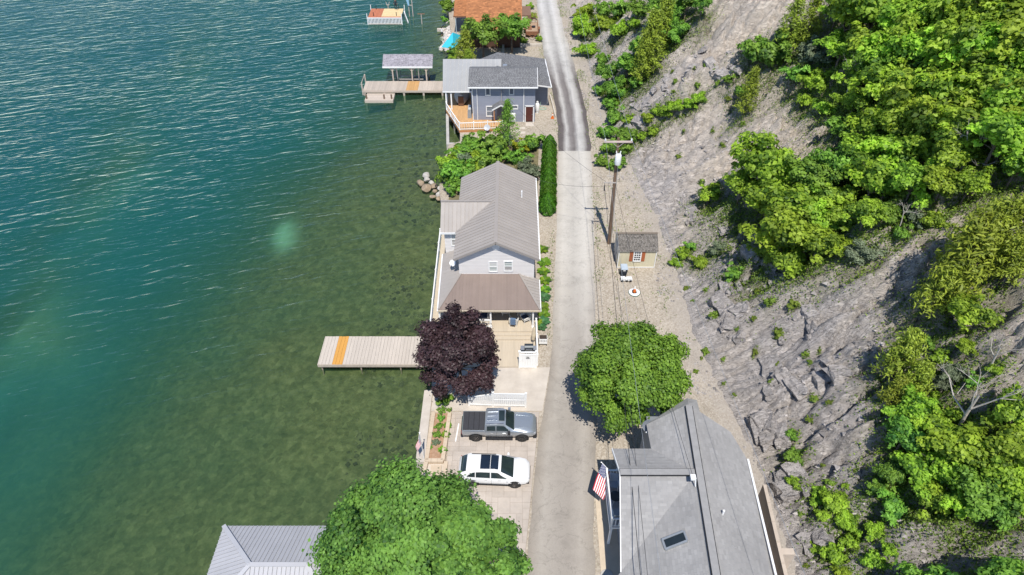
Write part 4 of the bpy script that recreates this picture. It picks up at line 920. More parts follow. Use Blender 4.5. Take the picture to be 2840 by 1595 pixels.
M_sh3 = mat('silver_shingle', (.27,.255,.285), .95, .2, 3, tint=.35)
f1 = [(-18.0, 91.0, 1.55), (-11.05, 91.0, 1.55), (-11.05, 92.7, 2.6), (-18.0, 92.7, 2.6)]; f2 = [(-18.0, 94.4, 1.55), (-11.05, 94.4, 1.55), (-11.05, 92.7, 2.6), (-18.0, 92.7, 2.6)]
rf = deck_of(f1, .10, M_trim, BS, name='roof'); deck_of(f2, .10, M_trim, BS, rf, 'roof_slope'); shingles(f1, M_sh3, BS, rf, .28, .15, 21); shingles(f2, M_sh3, BS, rf, .28, .15, 22)
part(MB().bar((-18.0, 90.96, 1.46), (-11.05, 90.96, 1.46), .06, .22), 'fascia', M_trim, BS, rf)
for xx in (-16.7, -14.0, -12.0):
    for yy_ in (91.15, 94.0):
        po = part(MB().bar((xx, yy_, -5.5), (xx, yy_, 1.5), .17, .17), 'post', M_oldp, BS)
        for s in (-1, 1): part(MB().bar((xx, yy_, .85), (xx + s * .6, yy_, 1.45), .09, .09), 'brace', M_oldp, BS, po)
for yy_ in (92.0, 93.1): part(MB().bar((-16.0, yy_, -.75), (-12.6, yy_, -.75), .16, .10), 'lift_beam', M_barkg, BS)
for xx in (-16.1, -13.1): part(MB().tube([(xx, 91.3, -4), (xx, 91.3, 1.3)], .06, 8), 'lift_pipe', M_steel, BS); part(MB().tube([(xx, 93.8, -4), (xx, 93.8, 1.3)], .06, 8), 'lift_pipe', M_steel, BS)

# ================================================================== FAR SWIM PLATFORM
SP = thing('swim_platform', 'wooden platform with red and yellow boards and white picket skirt', 'platform', (-21.0, 116.0, -1.3))
M_red = mat('red_stained_board', (.44,.15,.075), .75, .12, 3, tint=.08); M_yel = mat('yellow_board', (.66,.50,.27), .75, .1, 3, tint=.06)
b = MB()
for k in range(13): b.box(-23.85 + k * .165, -23.85 + k * .165 + .155, 113.9, 117.9, -.2, -.16, rg.random())
part(b, 'red_boards', M_red, SP); b = MB()
for k in range(16): b.box(-21.7, -18.4, 114.3 + k * .225, 114.3 + k * .225 + .21, -.2, -.16, rg.random())
part(b, 'yellow_boards', M_yel, SP); part(MB().box(-21.7, -18.4, 113.9, 114.28, -.21, -.165), 'red_edge', M_red, SP)
for k in range(24): part(MB().box(-23.8 + k * .232, -23.8 + k * .232 + .12, 113.75, 113.8, -1.15, -.22), 'picket', M_white, SP)
part(MB().box(-23.9, -18.3, 113.72, 113.84, -1.25, -1.12), 'bottom_rail', M_conc, SP); part(MB().box(-23.9, -18.3, 113.72, 113.84, -.28, -.16), 'top_rail', M_white, SP)
for xx in (-23.95, -18.25): part(MB().bar((xx, 113.8, -1.4), (xx, 113.8, .5), .10, .10), 'rail_post', M_white, SP); part(MB().bar((xx, 117.8, -1.4), (xx, 117.8, .5), .10, .10), 'rail_post', M_white, SP)
for xx in (-23.0, -19.2):
    for yy_ in (114.6, 117.6): part(MB().tube([(xx, yy_, -4.5), (xx, yy_, .45)], .06, 7), 'pipe_leg', M_black, SP)
part(MB().bar((-18.2, 116.5, -.2), (-17.3, 114.2, -1.3), .08, .5), 'ladder', M_white, SP)
BF = thing('trestle_frame', 'small crossed wooden trestle behind the far swim platform', 'trestle', (-21.2, 119.0, -1.3))
for s in (-1, 1): part(MB().bar((-21.2 - s*.45, 119.0, -1.5), (-21.2 + s*.3, 119.0, .6), .09, .07), 'leg', M_conc, BF)
part(MB().bar((-21.5, 119, .1), (-20.9, 119, .1), .07, .07), 'cross_bar', M_conc, BF)
MP = thing('mooring_posts', 'pair of tall grey posts in the lake with pale blue cloth hanging', 'posts', (-17.2, 117.5, -1.3))
for dx in (-.25, .35): part(MB().bar((-17.2 + dx, 117.5, -5), (-17.2 + dx, 117.5, 2.6), .13, .13), 'post', M_barkg, MP)
part(MB().bar((-17.5, 117.5, .55), (-16.8, 117.5, .55), .10, .10), 'cross_bar', M_barkg, MP)
b = MB(); b.add([(-18.0, 117.3, 2.6), (-17.35, 117.3, 2.6), (-17.3, 117.3, .55), (-17.55, 117.3, .55), (-18.0, 117.36, 2.6), (-17.35, 117.36, 2.6), (-17.3, 117.36, .55), (-17.55, 117.36, .55)], [(0,1,2,3),(7,6,5,4),(0,4,5,1),(1,5,6,2),(2,6,7,3),(3,7,4,0)]); part(b, 'blue_cloth', mat('pale_blue_cloth', (.25,.45,.62), .8, .1, 3), MP)
TP = thing('marker_post', 'T-shaped wooden post standing in the shallows off the brown house', 'post', (-15.0, 114.0, -1.3))
part(MB().bar((-15, 114, -3), (-15, 114, .35), .13, .13), 'post', M_barkg, TP); part(MB().bar((-15.6, 114, .38), (-14.4, 114, .38), .16, .07), 'cross_board', M_rust, TP)

# ================================================================== BROWN HOUSE
RH = thing('brown_roof_house', 'house with broad orange-brown shingle roof at the top of the road', 'house', (-3, 108, 0))
M_shb = mat('brown_shingle', (.36,.15,.062), .95, .14, 2.5, tint=.34)
part(MB().box(-6.4, 1.2, 101.2, 114.5, -.8, 2.7), 'wall', mat('brown_wood_wall', (.10,.05,.03), .85, .2, 4), RH)
f1 = [(-6.85, 100.5, 2.9), (1.5, 100.5, 2.9), (1.5, 107.8, 6.3), (-6.85, 107.8, 6.3)]; f2 = [(-6.85, 115.1, 2.9), (1.5, 115.1, 2.9), (1.5, 107.8, 6.3), (-6.85, 107.8, 6.3)]
rf = deck_of(f1, .16, M_rust, RH, name='roof'); deck_of(f2, .16, M_rust, RH, rf, 'roof_slope'); shingles(f1, M_shb, RH, rf, .38, .24, 31); shingles(f2, M_shb, RH, rf, .5, .4, 32)
f3 = [(-9.0, 106.0, 3.0), (-6.87, 106.0, 3.0), (-6.87, 114, 5.2), (-9.0, 114, 5.2)]
r3 = deck_of(f3, .14, M_rust, RH, name='porch_roof'); shingles(f3, M_shb, RH, r3, .38, .24, 33); part(MB().bar((-9.05, 105.95, 2.9), (-6.87, 105.95, 2.9), .06, .2), 'fascia', M_rust, RH, r3)
part(MB().box(-8.8, -6.4, 103.2, 112, -.8, -.05), 'porch_floor', M_concg, RH); part(MB().box(-6.5, -6.42, 103.0, 112, 0, 2.9), 'porch_wall', M_black, RH)
rail(RH, [(-8.6, 103.3), (-6.6, 103.3)], -.05, .95, M_barkg, gap=.5)
for xx in (-8.7, -6.7): part(MB().bar((xx, 106.1, 0), (xx, 106.1, 2.85), .12, .12), 'porch_post', mat('pale_blue_post', (.35,.42,.46), .7, .1, 4), RH)
for yy_ in (111.8, 113.8, 116): window(RH, (1.2, yy_ - 3.5, 1.7), .8, .9, (1, 0), (2, 1), fw=.12)
part(MB().box(1.2, 3.0, 109.0, 113.0, -.2, 2.0), 'side_annex', mat('brown_annex', (.20,.12,.085), .85, .2, 4), RH)
window(RH, (1.9, 109.0, 1.3), .5, .7, (0, -1), (2, 1), fw=.10)
PC = thing('patio_bench', 'white bench on the dark porch of the brown-roofed house', 'bench', (-7.6, 104.6, 0))
part(MB().box(-8.2, -7.0, 104.4, 104.8, .35, .45), 'seat', M_white, PC); part(MB().box(-8.2, -7.0, 104.8, 104.86, .45, .85), 'backrest', M_white, PC)
for xx in (-8.1, -7.1): part(MB().box(xx - .04, xx + .04, 104.42, 104.8, -.05, .35), 'leg', M_white, PC)
TQ = thing('turquoise_canopy', 'turquoise square sun canopy on a pole by the shore shrubs', 'canopy', (-8.8, 101.7, -.5))
M_tq = mat('turquoise_fabric', (.03,.42,.55), .7, .08, 2); c0 = Vector((-8.9, 101.8, 2.1))
cr = [(-10.55, 99.9, .65), (-8.75, 99.3, .65), (-7.35, 103.6, .75), (-8.75, 104.2, .75)]
b = MB(); b.add([c0] + cr + [Vector(c0) - Vector((0, 0, .03))] + [(x, y, z - .03) for x, y, z in cr], [(0,1,2),(0,2,3),(0,3,4),(0,4,1),(5,7,6),(5,8,7),(5,9,8),(5,6,9),(1,6,7,2),(2,7,8,3),(3,8,9,4),(4,9,6,1)]); part(b, 'fabric', M_tq, TQ); part(MB().tube([(-8.9, 101.8, -1.5), (-8.9, 101.8, 2.1)], .04, 7), 'pole', M_steel, TQ)
for c_ in cr: part(MB().bar(c0 - Vector((0, 0, .06)), Vector(c_) - Vector((0, 0, .06)), .03, .03), 'rib', M_steel, TQ)
TR = thing('utility_trailer', 'rusty flatbed utility trailer with mesh ramp parked by the road', 'trailer', (3.15, 107.5, 0))
part(MB().box(2.2, 4.05, 105.0, 109.6, .5, .62), 'bed', mat('trailer_boards', (.36,.25,.17), .9, .25, 4), TR)
for xx in (2.17, 4.08): part(MB().box(xx - .04, xx + .04, 105.0, 109.6, .62, 1.0), 'side_rail', M_rust, TR); part(MB().lathe([(0, -.12), (.36, -.12), (.36, .12), (0, .12)], 16, (xx + (.16 if xx > 3 else -.16), 107.0, .36), 'x'), 'wheel', M_black, TR); part(MB().box(xx + (.02 if xx > 3 else -.32), xx + (.32 if xx > 3 else -.02), 106.5, 107.5, .75, .8), 'mudguard', M_rust, TR)
part(MB().box(2.2, 4.05, 104.92, 105.0, .45, 1.0), 'front_rail', M_rust, TR); b = MB()
for k in range(9): b.bar((2.25 + k * .22, 109.7, .6), (2.25 + k * .22, 109.9, 2.0), .03, .03)
for k in range(6): b.bar((2.2, 109.7 + .04 * k, .62 + k * .27), (4.05, 109.7 + .04 * k, .62 + k * .27), .03, .03)
part(b, 'mesh_ramp', M_rust, TR); part(MB().bar((2.5, 104.95, .5), (3.15, 103.8, .5), .08, .08).bar((3.8, 104.95, .5), (3.15, 103.8, .5), .08, .08), 'drawbar', M_rust, TR)
part(MB().lathe([(.12, 0), (.30, .03), (.30, .2), (.12, .22)], 14, (3.4, 107.6, .62)), 'spare_tyre', M_black, TR); part(MB().box(2.5, 3.1, 106.6, 108.0, .62, .75), 'rusty_sheet', M_rust, TR)
LW = thing('stone_edging_wall', 'low pale stone retaining wall between gravel yard and shrubs', 'wall', (1.5, 101.8, 0))
for k in range(8): part(MB().box(-1.5 + k * .75, -1.5 + k * .75 + .73, 101.4 + .02 * (k % 3), 101.75, -.1, .42 + .03 * (k % 2)), 'stone_block', M_conc, LW)
part(MB().box(-1.5, -1.15, 98.0, 101.4, -.2, .5), 'return_wall', M_conc, LW)
# ================================================================== GREY HOUSE (near right)
GH = thing('grey_roof_house', 'house with broad grey shingle roof and white balcony beside the road', 'house', (10.5, 20.0, 0))
M_gwall = mat('slate_siding', (.20,.22,.25), .6, .06, 1.5, tint=.05)
xr = lambda y: 11.35 - (26.7 - y) * .063
zl = lambda x, y: 6.8 - .5 * (xr(y) - x)
zr_ = lambda x, y: 6.8 - .5 * (x - xr(y))
zc = lambda y: 6.7 - .45 * abs(y - 22.85)
YN = 9.0
part(MB().box(9.0, 14.2, YN + .5, 26.3, -.1, 4.9), 'wall', M_gwall, GH)
part(MB().box(9.1, 11.8, 26.6, 28.6, -.1, 4.6), 'rear_wall', M_gwall, GH)
b = MB(); pp = [(17.5, -.1), (24.9, -.1), (24.9, zc(24.9) - .12), (22.85, 6.55), (17.5, zc(17.5) - .12)]
b.add([(6.95, y, z) for y, z in pp] + [(9.0, y, z) for y, z in pp], [(0,1,2,3,4),(9,8,7,6,5)] + [(i, i+5, (i+1) % 5 + 5, (i+1) % 5) for i in range(5)]); part(b, 'front_wall', M_gwall, GH)
lap_siding((6.95, 24.9), (6.95, 17.5), [(0, zc(24.9) - .15), (2.05, 6.5), (7.4, zc(17.5) - .15)], M_gwall, GH, z0=0, h=.16)
part(MB().box(6.9, 9.0, YN + .5, 17.5, -.1, 4.0), 'porch_wall', M_gwall, GH)
V3 = lambda x, y, z: (x, y, z)
right = [(x, y, zr_(x, y)) for x, y in ((xr(YN), YN), (13.95, YN), (14.92, 24.93), (14.2, 26.75), (xr(27.9), 27.9))]
roof = deck_of(right, .14, M_gwall, GH, name='roof'); shingles(right, M_shl, GH, roof, .34, .16, 41)
lfar = [(x, y, zl(x, y)) for x, y in ((xr(27.9), 27.9), (xr(22.85), 22.85), (xr(22.85) - .2, 22.85), (8.8, 25.3), (8.8, 27.25))]
lnear = [(x, y, zl(x, y)) for x, y in ((xr(22.85), 22.85), (xr(YN), YN), (5.75, YN), (5.75, 17.5), (xr(22.85) - .2, 22.85))]
for k, q in enumerate((lfar, lnear)): deck_of(q, .14, M_gwall, GH, roof, 'roof_slope'); shingles(q, M_shl, GH, roof, .34, .16, 42 + k)
ext = [(8.85, 27.28, 5.5), (11.45, 27.88, 6.72), (12.35, 27.75, 6.35), (12.25, 29.5, 5.3), (11.6, 29.6, 5.2)]
far_l = [(8.8, 27.26, zl(8.8, 27.26)), (xr(27.9), 27.9, 6.8), (11.6, 28.75, 6.35)]; far_r = [(xr(27.9), 27.9, 6.8), (12.2, 27.5, 6.36), (12.25, 28.7, 6.2), (11.6, 28.75, 6.35)]
for k, q in enumerate((far_l, [far_r[0], far_r[2], far_r[3]], [far_r[0], far_r[1], far_r[2]])): deck_of(q, .12, M_gwall, GH, roof, 'roof_slope'); shingles(q, M_shl, GH, roof, .34, .16, 52 + k)
cfar = [(6.45, 22.85, zc(22.85)), (xr(22.85) - .2, 22.85, zc(22.85)), (8.8, 25.3, zc(25.3)), (6.35, 25.3, zc(25.3))]
cnear = [(6.45, 22.85, zc(22.85)), (xr(22.85) - .2, 22.85, zc(22.85)), (5.75, 17.5, zc(17.5)), (5.95, 17.5, zc(17.5))][:3] + [(6.2, 17.5 + .45, zc(17.95))]
cnear = [(6.45, 22.85, zc(22.85)), (xr(22.85) - .2, 22.85, zc(22.85)), (6.15, 17.9, zc(17.9))]
cr_ = deck_of(cfar, .14, M_gwall, GH, name='cross_roof'); shingles(cfar, M_shl, GH, cr_, .34, .16, 45)
deck_of(cnear, .14, M_gwall, GH, cr_, 'roof_slope'); shingles(cnear, M_shl, GH, cr_, .34, .16, 46)
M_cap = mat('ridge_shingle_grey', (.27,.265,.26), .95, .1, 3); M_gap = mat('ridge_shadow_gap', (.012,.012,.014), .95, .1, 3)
for (p, q) in (((xr(YN), YN, 6.8), (xr(27.7), 27.7, 6.8)), ((6.42, 22.85, 6.7), (xr(22.85) - .25, 22.85, 6.7))):
    p = Vector(p); q = Vector(q)
    part(MB().bar(p + Vector((0, 0, .05)), q + Vector((0, 0, .05)), .50, .05), 'ridge_shade_strip', M_gap, GH, roof); part(MB().bar(p + Vector((0, 0, .10)), q + Vector((0, 0, .10)), .40, .045), 'ridge_cap', M_cap, GH, roof)  # near-black strip under the cap: shade along its edges put into the colour
part(MB().bar((13.98, YN, 5.42), (14.95, 24.93, 5.0), .12, .10), 'gutter', M_trim, GH, roof)
part(MB().bar((6.33, 25.32, zc(25.3) - .06), (6.42, 22.85, zc(22.85) - .06), .05, .16).bar((6.42, 22.85, zc(22.85) - .06), (6.12, 17.9, zc(17.9) - .06), .05, .16), 'rake_trim', M_trim, GH, cr_)
# skylight
sk = at(1870, 1497, 5.6); q0 = Vector((9.05, 18.75, 0)); 
def on_l(x, y, dz=0): return Vector((x, y, zl(x, y) + dz))
skc = [on_l(8.55, 18.55), on_l(9.7, 18.75), on_l(9.62, 19.35), on_l(8.47, 19.15)]
f = MB()
for i in range(4): f.bar(skc[i] + Vector((0, 0, .10)), skc[(i + 1) % 4] + Vector((0, 0, .10)), .11, .14)
so = part(f, 'skylight', mat('skylight_frame', (.38,.40,.41), .4, .1, 4, metal=.5), GH, roof); part(MB().slab([v + Vector((0, 0, .13)) for v in skc], .03), 'pane', M_glass, GH, so)
vp = Vector((12.05, 20.4, zr_(12.05, 20.4))); part(MB().tube([vp, vp + Vector((0, 0, .42))], .06, 10), 'vent_pipe', M_white, GH, roof)
vp = Vector((10.7, 21.9, 6.75)); part(MB().tube([vp, vp + Vector((-.05, .1, .5)), vp + Vector((-.25, .2, .62))], .04, 7).box(vp.x - .35, vp.x - .05, vp.y + .05, vp.y + .35, vp.z + .55, vp.z + .72), 'service_head', M_white, GH, roof)
vp = Vector((12.35, 18.6, zr_(12.35, 18.6))); part(MB().slab([vp + Vector((-.13, -.13, .07)), vp + Vector((.13, -.13, -.06)), vp + Vector((.13, .13, -.06)), vp + Vector((-.13, .13, .07))], .02), 'roof_patch', M_steel, GH, roof)
# balcony with railing
M_bd = mat('balcony_board', (.42,.42,.42), .75, .1, 4)
bal = part(MB().box(6.15, 6.95, 21.75, 25.3, 2.15, 2.3), 'balcony', M_white, GH)
for k in range(4): part(MB().box(6.17 + k * .195, 6.17 + k * .195 + .185, 21.77, 25.28, 2.3, 2.33), 'balcony_board', M_bd, GH, bal)
part(MB().box(6.12, 6.17, 21.73, 25.32, 2.05, 2.3), 'fascia', M_white, GH, bal)
rail(GH, [(6.9, 25.25), (6.2, 25.25), (6.2, 21.8), (6.9, 21.8)], 2.33, .95, M_white, bal, gap=.2, bw=.05)
for yy_ in (21.9, 25.1): part(MB().bar((6.25, yy_, 0), (6.25, yy_, 2.15), .14, .14), 'balcony_post', M_white, GH, bal)
M_sling = mat('grey_sling', (.36,.40,.44), .6, .08, 6)
def lawn_chair(loc, rz, label):
    t = thing('balcony_chair', label, 'chair', loc, rz, 'chairs on the white balcony')
    b = MB(); b.add([(-.26,-.25,.42),(.26,-.25,.42),(.26,.24,.36),(-.26,.24,.36),(-.26,-.25,.40),(.26,-.25,.40),(.26,.24,.34),(-.26,.24,.34)], [(0,1,2,3),(7,6,5,4),(0,4,5,1),(1,5,6,2),(2,6,7,3),(3,7,4,0)]); b.build('seat', M_sling, t)
    b = MB(); b.add([(-.26,.24,.36),(.26,.24,.36),(.26,.48,.95),(-.26,.48,.95),(-.26,.26,.35),(.26,.26,.35),(.26,.50,.94),(-.26,.50,.94)], [(0,1,2,3),(7,6,5,4),(0,4,5,1),(1,5,6,2),(2,6,7,3),(3,7,4,0)]); b.build('backrest', M_sling, t)
    for s in (-1, 1):
        MB().tube([(s*.28, -.3, 0), (s*.28, -.26, .42), (s*.29, -.22, .62), (s*.29, .3, .62)], .018, 6).build('front_leg', M_white, t); MB().tube([(s*.28, .42, 0), (s*.28, .2, .36), (s*.28, .48, .97)], .018, 6).build('rear_leg', M_white, t)
    return t
lawn_chair((6.62, 24.55, 2.33), R(-10), 'grey sling chair on the white balcony nearest the flag')
lawn_chair((6.62, 22.55, 2.33), R(190), 'grey sling chair at the near end of the white balcony')
t = thing('glass_table', 'small round glass table between the chairs on the balcony', 'table', (6.62, 23.55, 2.33))
MB().lathe([(.36, 0), (.38, .01), (.38, .03), (.36, .04)], 20, (0, 0, .62)).build('table_top', mat('smoked_glass', (.05,.06,.065), .08, .2, 3, spec=.6), t)
for k in range(3): MB().tube([(.32*math.cos(k*2.09), .32*math.sin(k*2.09), 0), (.1*math.cos(k*2.09), .1*math.sin(k*2.09), .35), (.30*math.cos(k*2.09), .30*math.sin(k*2.09), .63)], .015, 6).build('leg', M_white, t)
dish(at(1800, 1182, 5.15), R(-25), 'grey satellite dish at the far eave of the grey-roofed house', .44, 32, base=(.25, -.25, -.25), m=mat('dark_dish', (.16,.175,.20), .4, .08, 4))
WL = thing('tan_retaining_wall', 'long tan retaining wall between the grey roof and rocky slope', 'wall', (16.6, 20.0, 0))
M_tanw = mat('tan_block', (.48,.405,.335), .9, .1, 2, .2, 20, rnd=.05)
for k in range(9):
    y0 = 25.0 - k * 1.35; y1 = y0 - 1.33; x0_ = 16.78 - .068 * (25 - y0); x1_ = 16.78 - .068 * (25 - y1); z = 2.0
    part(MB().slab([(x0_ - .11, y0, z), (x0_ + .11, y0, z), (x1_ + .11, y1, z), (x1_ - .11, y1, z)], 2.3), 'wall_block', M_tanw, WL)
part(MB().box(16.6, 17.35, 20.2, 20.6, -.2, 1.9), 'buttress', M_tanw, WL)
AN = thing('wire_reel', 'small wire loop on a stake at the rock foot behind grey house', 'stake', (15.3, 26.1, 0))
part(MB().tube([(15.3, 26.1, 0), (15.35, 26.2, 1.1)], .03, 6), 'stake', M_barkg, AN)
part(MB().tube([(15.45 + .25 * math.cos(k * .5), 26.3, 1.2 + .3 * math.sin(k * .5)) for k in range(14)], .015, 5), 'loop', M_cable, AN)
MC = thing('manhole_cover', 'pale round manhole cover in the tan walkway', 'manhole cover', (5.95, 19.75, .05)); MB().lathe([(.42, 0), (.42, .02), (.38, .028), (0, .028)], 26).build('cover', M_concg, MC)

# ================================================================== BOATHOUSE (lower left)
BO = thing('boathouse', 'lilac-grey metal hip roofed boathouse standing in the water', 'boathouse', (-14, 18.7, -1.3))
M_lil = mat('lilac_metal_roof', (.41,.41,.43), .6, .05, .5, spec=.2, rnd=.03); M_lil2 = mat('lilac_ridge', (.43,.43,.45), .6, .05, .5, spec=.2)
xa, xb, ya, yb, ze, zt = -18.3, -8.9, 15.4, 22.15, 1.75, 3.45
ra_, rb2 = Vector((-15.25, 18.77, zt)), Vector((-11.95, 18.77, zt))
cs = [Vector((xa, ya, ze)), Vector((xb, ya, ze)), Vector((xb, yb, ze)), Vector((xa, yb, ze))]
faces = [[cs[0], cs[1], rb2, ra_], [cs[1], cs[2], rb2], [cs[2], cs[3], ra_, rb2], [cs[3], cs[0], ra_]]
rf = None
for q in faces:
    o = deck_of(q, .08, M_lil2, BO, rf, 'roof' if rf is None else 'roof_slope'); rf = rf or o
    seam_panels(q, M_lil, BO, rf, .26)
for p, q in ((cs[0], ra_), (cs[3], ra_), (cs[1], rb2), (cs[2], rb2), (ra_, rb2)):
    part(MB().bar(p + Vector((0, 0, .10)), q + Vector((0, 0, .10)), .26, .05), 'ridge_cap', M_lil2, BO, rf)
for xx in (xa + .5, -13.6, xb - .5):
    for yy_ in (ya + .5, yb - .5): part(MB().bar((xx, yy_, -4), (xx, yy_, ze), .2, .2), 'post', M_white, BO)
part(MB().box(xa + .4, xb - .4, ya + .4, ya + 1.6, -.6, -.45), 'floor', M_plank, BO); part(MB().box(xb - 1.6, xb - .4, ya + 1.6, yb - .4, -.6, -.45), 'side_floor', M_plank, BO)
# ================================================================== VEHICLES
class Loft:
    "body surface through cross sections; s along the car, t from sill to roof centre"
    def __init__(s, st): s.st = [(x, [Vector((x, y, z)) for y, z in prof]) for x, prof in st]; s.m = len(st[0][1])
    def ev(s, a, t, side=-1):
        i = min(int(a), len(s.st) - 2); f = a - i; j = min(int(t), s.m - 2); g = t - j
        p = (s.st[i][1][j] * (1-g) + s.st[i][1][j+1] * g) * (1-f) + (s.st[i+1][1][j] * (1-g) + s.st[i+1][1][j+1] * g) * f
        return Vector((p.x, p.y * side, p.z))
    def body(s, mb):
        n = len(s.st); m = s.m; rows = []
        for x, pr in s.st: rows.append([Vector((v.x, -v.y, v.z)) for v in pr] + [v for v in reversed(pr[1:-1])] )
        k = len(rows[0])
        for r in rows: mb.v += [tuple(v) for v in r]
        for i in range(n - 1):
            for j in range(k): mb.f.append((i*k+j, i*k+(j+1) % k, (i+1)*k+(j+1) % k, (i+1)*k+j)); mb.t.append(.5)
        mb.f += [tuple(range(k)), tuple((n-1)*k + j for j in range(k))]; mb.t += [.5, .5]
    def patch(s, mb, a0, a1, t0, t1, side=-1, off=.010, na=8, nt_=5):
        "glass patch; t0, t1 may be functions of a"
        f0 = t0 if callable(t0) else (lambda a: t0); f1 = t1 if callable(t1) else (lambda a: t1); vs = []; 
        for i in range(na + 1):
            a = a0 + (a1 - a0) * i / na
            for j in range(nt_ + 1):
                t = f0(a) + (f1(a) - f0(a)) * j / nt_; e = .02
                p = s.ev(a, t, side); du = s.ev(min(a + e, len(s.st) - 1.001), t, side) - s.ev(max(a - e, 0), t, side); dv = s.ev(a, min(t + e, s.m - 1.001), side) - s.ev(a, max(t - e, 0), side)
                n = du.cross(dv); n = n.normalized() if n.length > 1e-9 else Vector((0, 0, 1))
                if n.dot(Vector((0, p.y, max(.2, p.z - .8)))) < 0: n = -n
                if abs(p.y) < .03: n.y = 0; p.y = 0
                vs.append(p + n * off)
        mb.add(vs, [(i*(nt_+1)+j, i*(nt_+1)+j+1, (i+1)*(nt_+1)+j+1, (i+1)*(nt_+1)+j) for i in range(na) for j in range(nt_)])
def prof(zb, ws, wm, wb, zb2, wr, zr2, zt, zm=.62):
    return [(0, zb), (ws * .9, zb), (ws, zb + .1), (wm, zm), (wb, zb2), (wr, zr2), (wr * .6, zt), (0, zt + .02)]
M_tyre = mat('tyre_rubber', (.02,.02,.02), .8, .15, 8); M_rim = mat('alloy_rim', (.55,.55,.56), .25, .08, 6, metal=.9); M_arch = mat('arch_black', (.01,.01,.01), .8, .1, 5)
M_chrome = mat('chrome', (.65,.65,.66), .15, .05, 5, metal=1.0); M_red_l = mat('tail_lamp_red', (.30,.01,.01), .2, .1, 5); M_lamp = mat('head_lamp', (.35,.36,.38), .1, .2, 8, spec=.6)
def wheel(car, x, y, side, r=.38, w=.25):
    t = MB(); y0 = y; pr = [(r*.62, -w/2), (r*.9, -w/2), (r, -w/2+.04), (r, w/2-.04), (r*.9, w/2), (r*.62, w/2)]
    t.lathe(pr, 26, (x, y, r), 'y'); wo = t.build('wheel', M_tyre, car, smooth=True, angle=40)
    rm = MB(); yo = y + side * (w/2 - .015)
    rm.lathe([(r*.66, -.01), (r*.66, .01), (r*.58, .012), (r*.58, -.01)], 26, (x, yo, r), 'y')
    for k in range(7):
        a = k * 2 * math.pi / 7; rm.bar((x + .04*math.cos(a), yo, r + .04*math.sin(a)), (x + r*.62*math.cos(a), yo, r + r*.62*math.sin(a)), .07, .03, up=(0, 1, 0))
    rm.lathe([(0, -.015), (.08, -.015), (.08, .02), (0, .025)], 14, (x, yo, r), 'y'); rm.build('rim', M_rim, wo)
    br = MB().lathe([(0, -.02), (r*.56, -.02), (r*.56, 0), (0, 0)], 20, (x, y + side * (w/2 - .06), r), 'y'); br.build('brake_disc', M_arch, wo)
def arch(car, x, y, side, r=.46):
    b = MB(); b.lathe([(0, -.006), (r, -.006), (r, .006), (0, .006)], 30, (x, y, .40), 'y'); b.v = [(a, c, max(z, .22)) for a, c, z in b.v]; b.build('wheel_arch', M_arch, car)
# ---- silver-blue pickup
M_pick = mat('steel_blue_paint', (.37,.405,.44), .28, .05, .5, metal=.55, coat=.7)
PK = thing('pickup_truck', 'grey-blue crew cab pickup truck with black bed cover on the paving', 'pickup truck', (-.93, 30.75, .035), R(-.5))
bed = lambda x, k=1: (x, prof(.50, .86*k, .93*k, .93*k, 1.12, .91*k, 1.20, 1.20, .80))
T = Loft([(-2.72, prof(.58, .78, .88, .90, 1.05, .88, 1.12, 1.12, .8)), bed(-2.66), bed(-1.8), bed(-1.02),
  (-.98, prof(.40, .87, .95, .94, 1.18, .74, 1.70, 1.78, .8)), (-.2, prof(.38, .87, .95, .94, 1.17, .73, 1.77, 1.86, .8)), (.42, prof(.38, .87, .95, .94, 1.16, .71, 1.72, 1.81, .8)),
  (1.12, prof(.40, .87, .95, .93, 1.14, .83, 1.19, 1.25, .8)), (1.9, prof(.42, .87, .95, .92, 1.10, .82, 1.17, 1.22, .8)), (2.42, prof(.44, .84, .93, .90, 1.02, .80, 1.10, 1.14, .78)), (2.62, prof(.46, .74, .84, .80, .92, .74, 1.0, 1.03, .75)), (2.70, prof(.52, .62, .70, .70, .85, .66, .90, .92, .72))])
b = MB(); T.body(b); b.build('body', M_pick, PK, smooth=True, angle=32)
for s in (-1, 1):
    g = MB(); T.patch(g, 4.12, 4.92, 4.14, 4.80, s, .012); g.build('rear_window', M_carglass, PK, smooth=True)
    g = MB(); T.patch(g, 5.02, 6.35, 4.14, lambda a: 4.80 if a < 5.9 else 4.80 - (a - 5.9) * .75, s, .012); g.build('front_window', M_carglass, PK, smooth=True)
    MB().box(.62, .82, s*1.08 - .11, s*1.08 + .11, 1.12, 1.32).build('mirror', M_pick if s > 0 else M_black, PK)
    for x in (-.62, .28): MB().box(x, x + .16, s*.945 - .02, s*.945 + .02, .98, 1.02).build('door_handle', M_chrome, PK)
    for x in (-.18,): MB().box(x - .006, x + .006, s*.951 - .006, s*.951 + .006, .5, 1.15).build('door_gap', M_arch, PK)
    MB().box(-2.74, -2.62, s*.82 - .07, s*.82 + .07, .80, 1.10).build('tail_lamp', M_red_l, PK); MB().box(2.46, 2.64, s*.72 - .15, s*.72 + .13, .80, .97).build('headlight', M_lamp, PK)
    MB().bar((-1.0, s*.98, .42), (1.0, s*.98, .42), .14, .06).build('side_step', M_black, PK)
    for x in (-1.72, 1.68): arch(PK, x, s*.945, s, .50); wheel(PK, x, s*.86, s, .40, .27)
    MB().bar((-.92, s*.70, 1.80), (.35, s*.69, 1.84), .04, .03).build('roof_rail', M_chrome, PK)
g = MB(); T.patch(g, 6.08, 6.93, 5.08, 6.999, -1, .012); T.patch(g, 6.08, 6.93, 5.08, 6.999, 1, .012); g.build('windscreen', M_carglass, PK, smooth=True)
bc = MB().box(-2.64, -1.06, -.82, .82, 1.205, 1.235).build('bed_cover', M_black, PK)
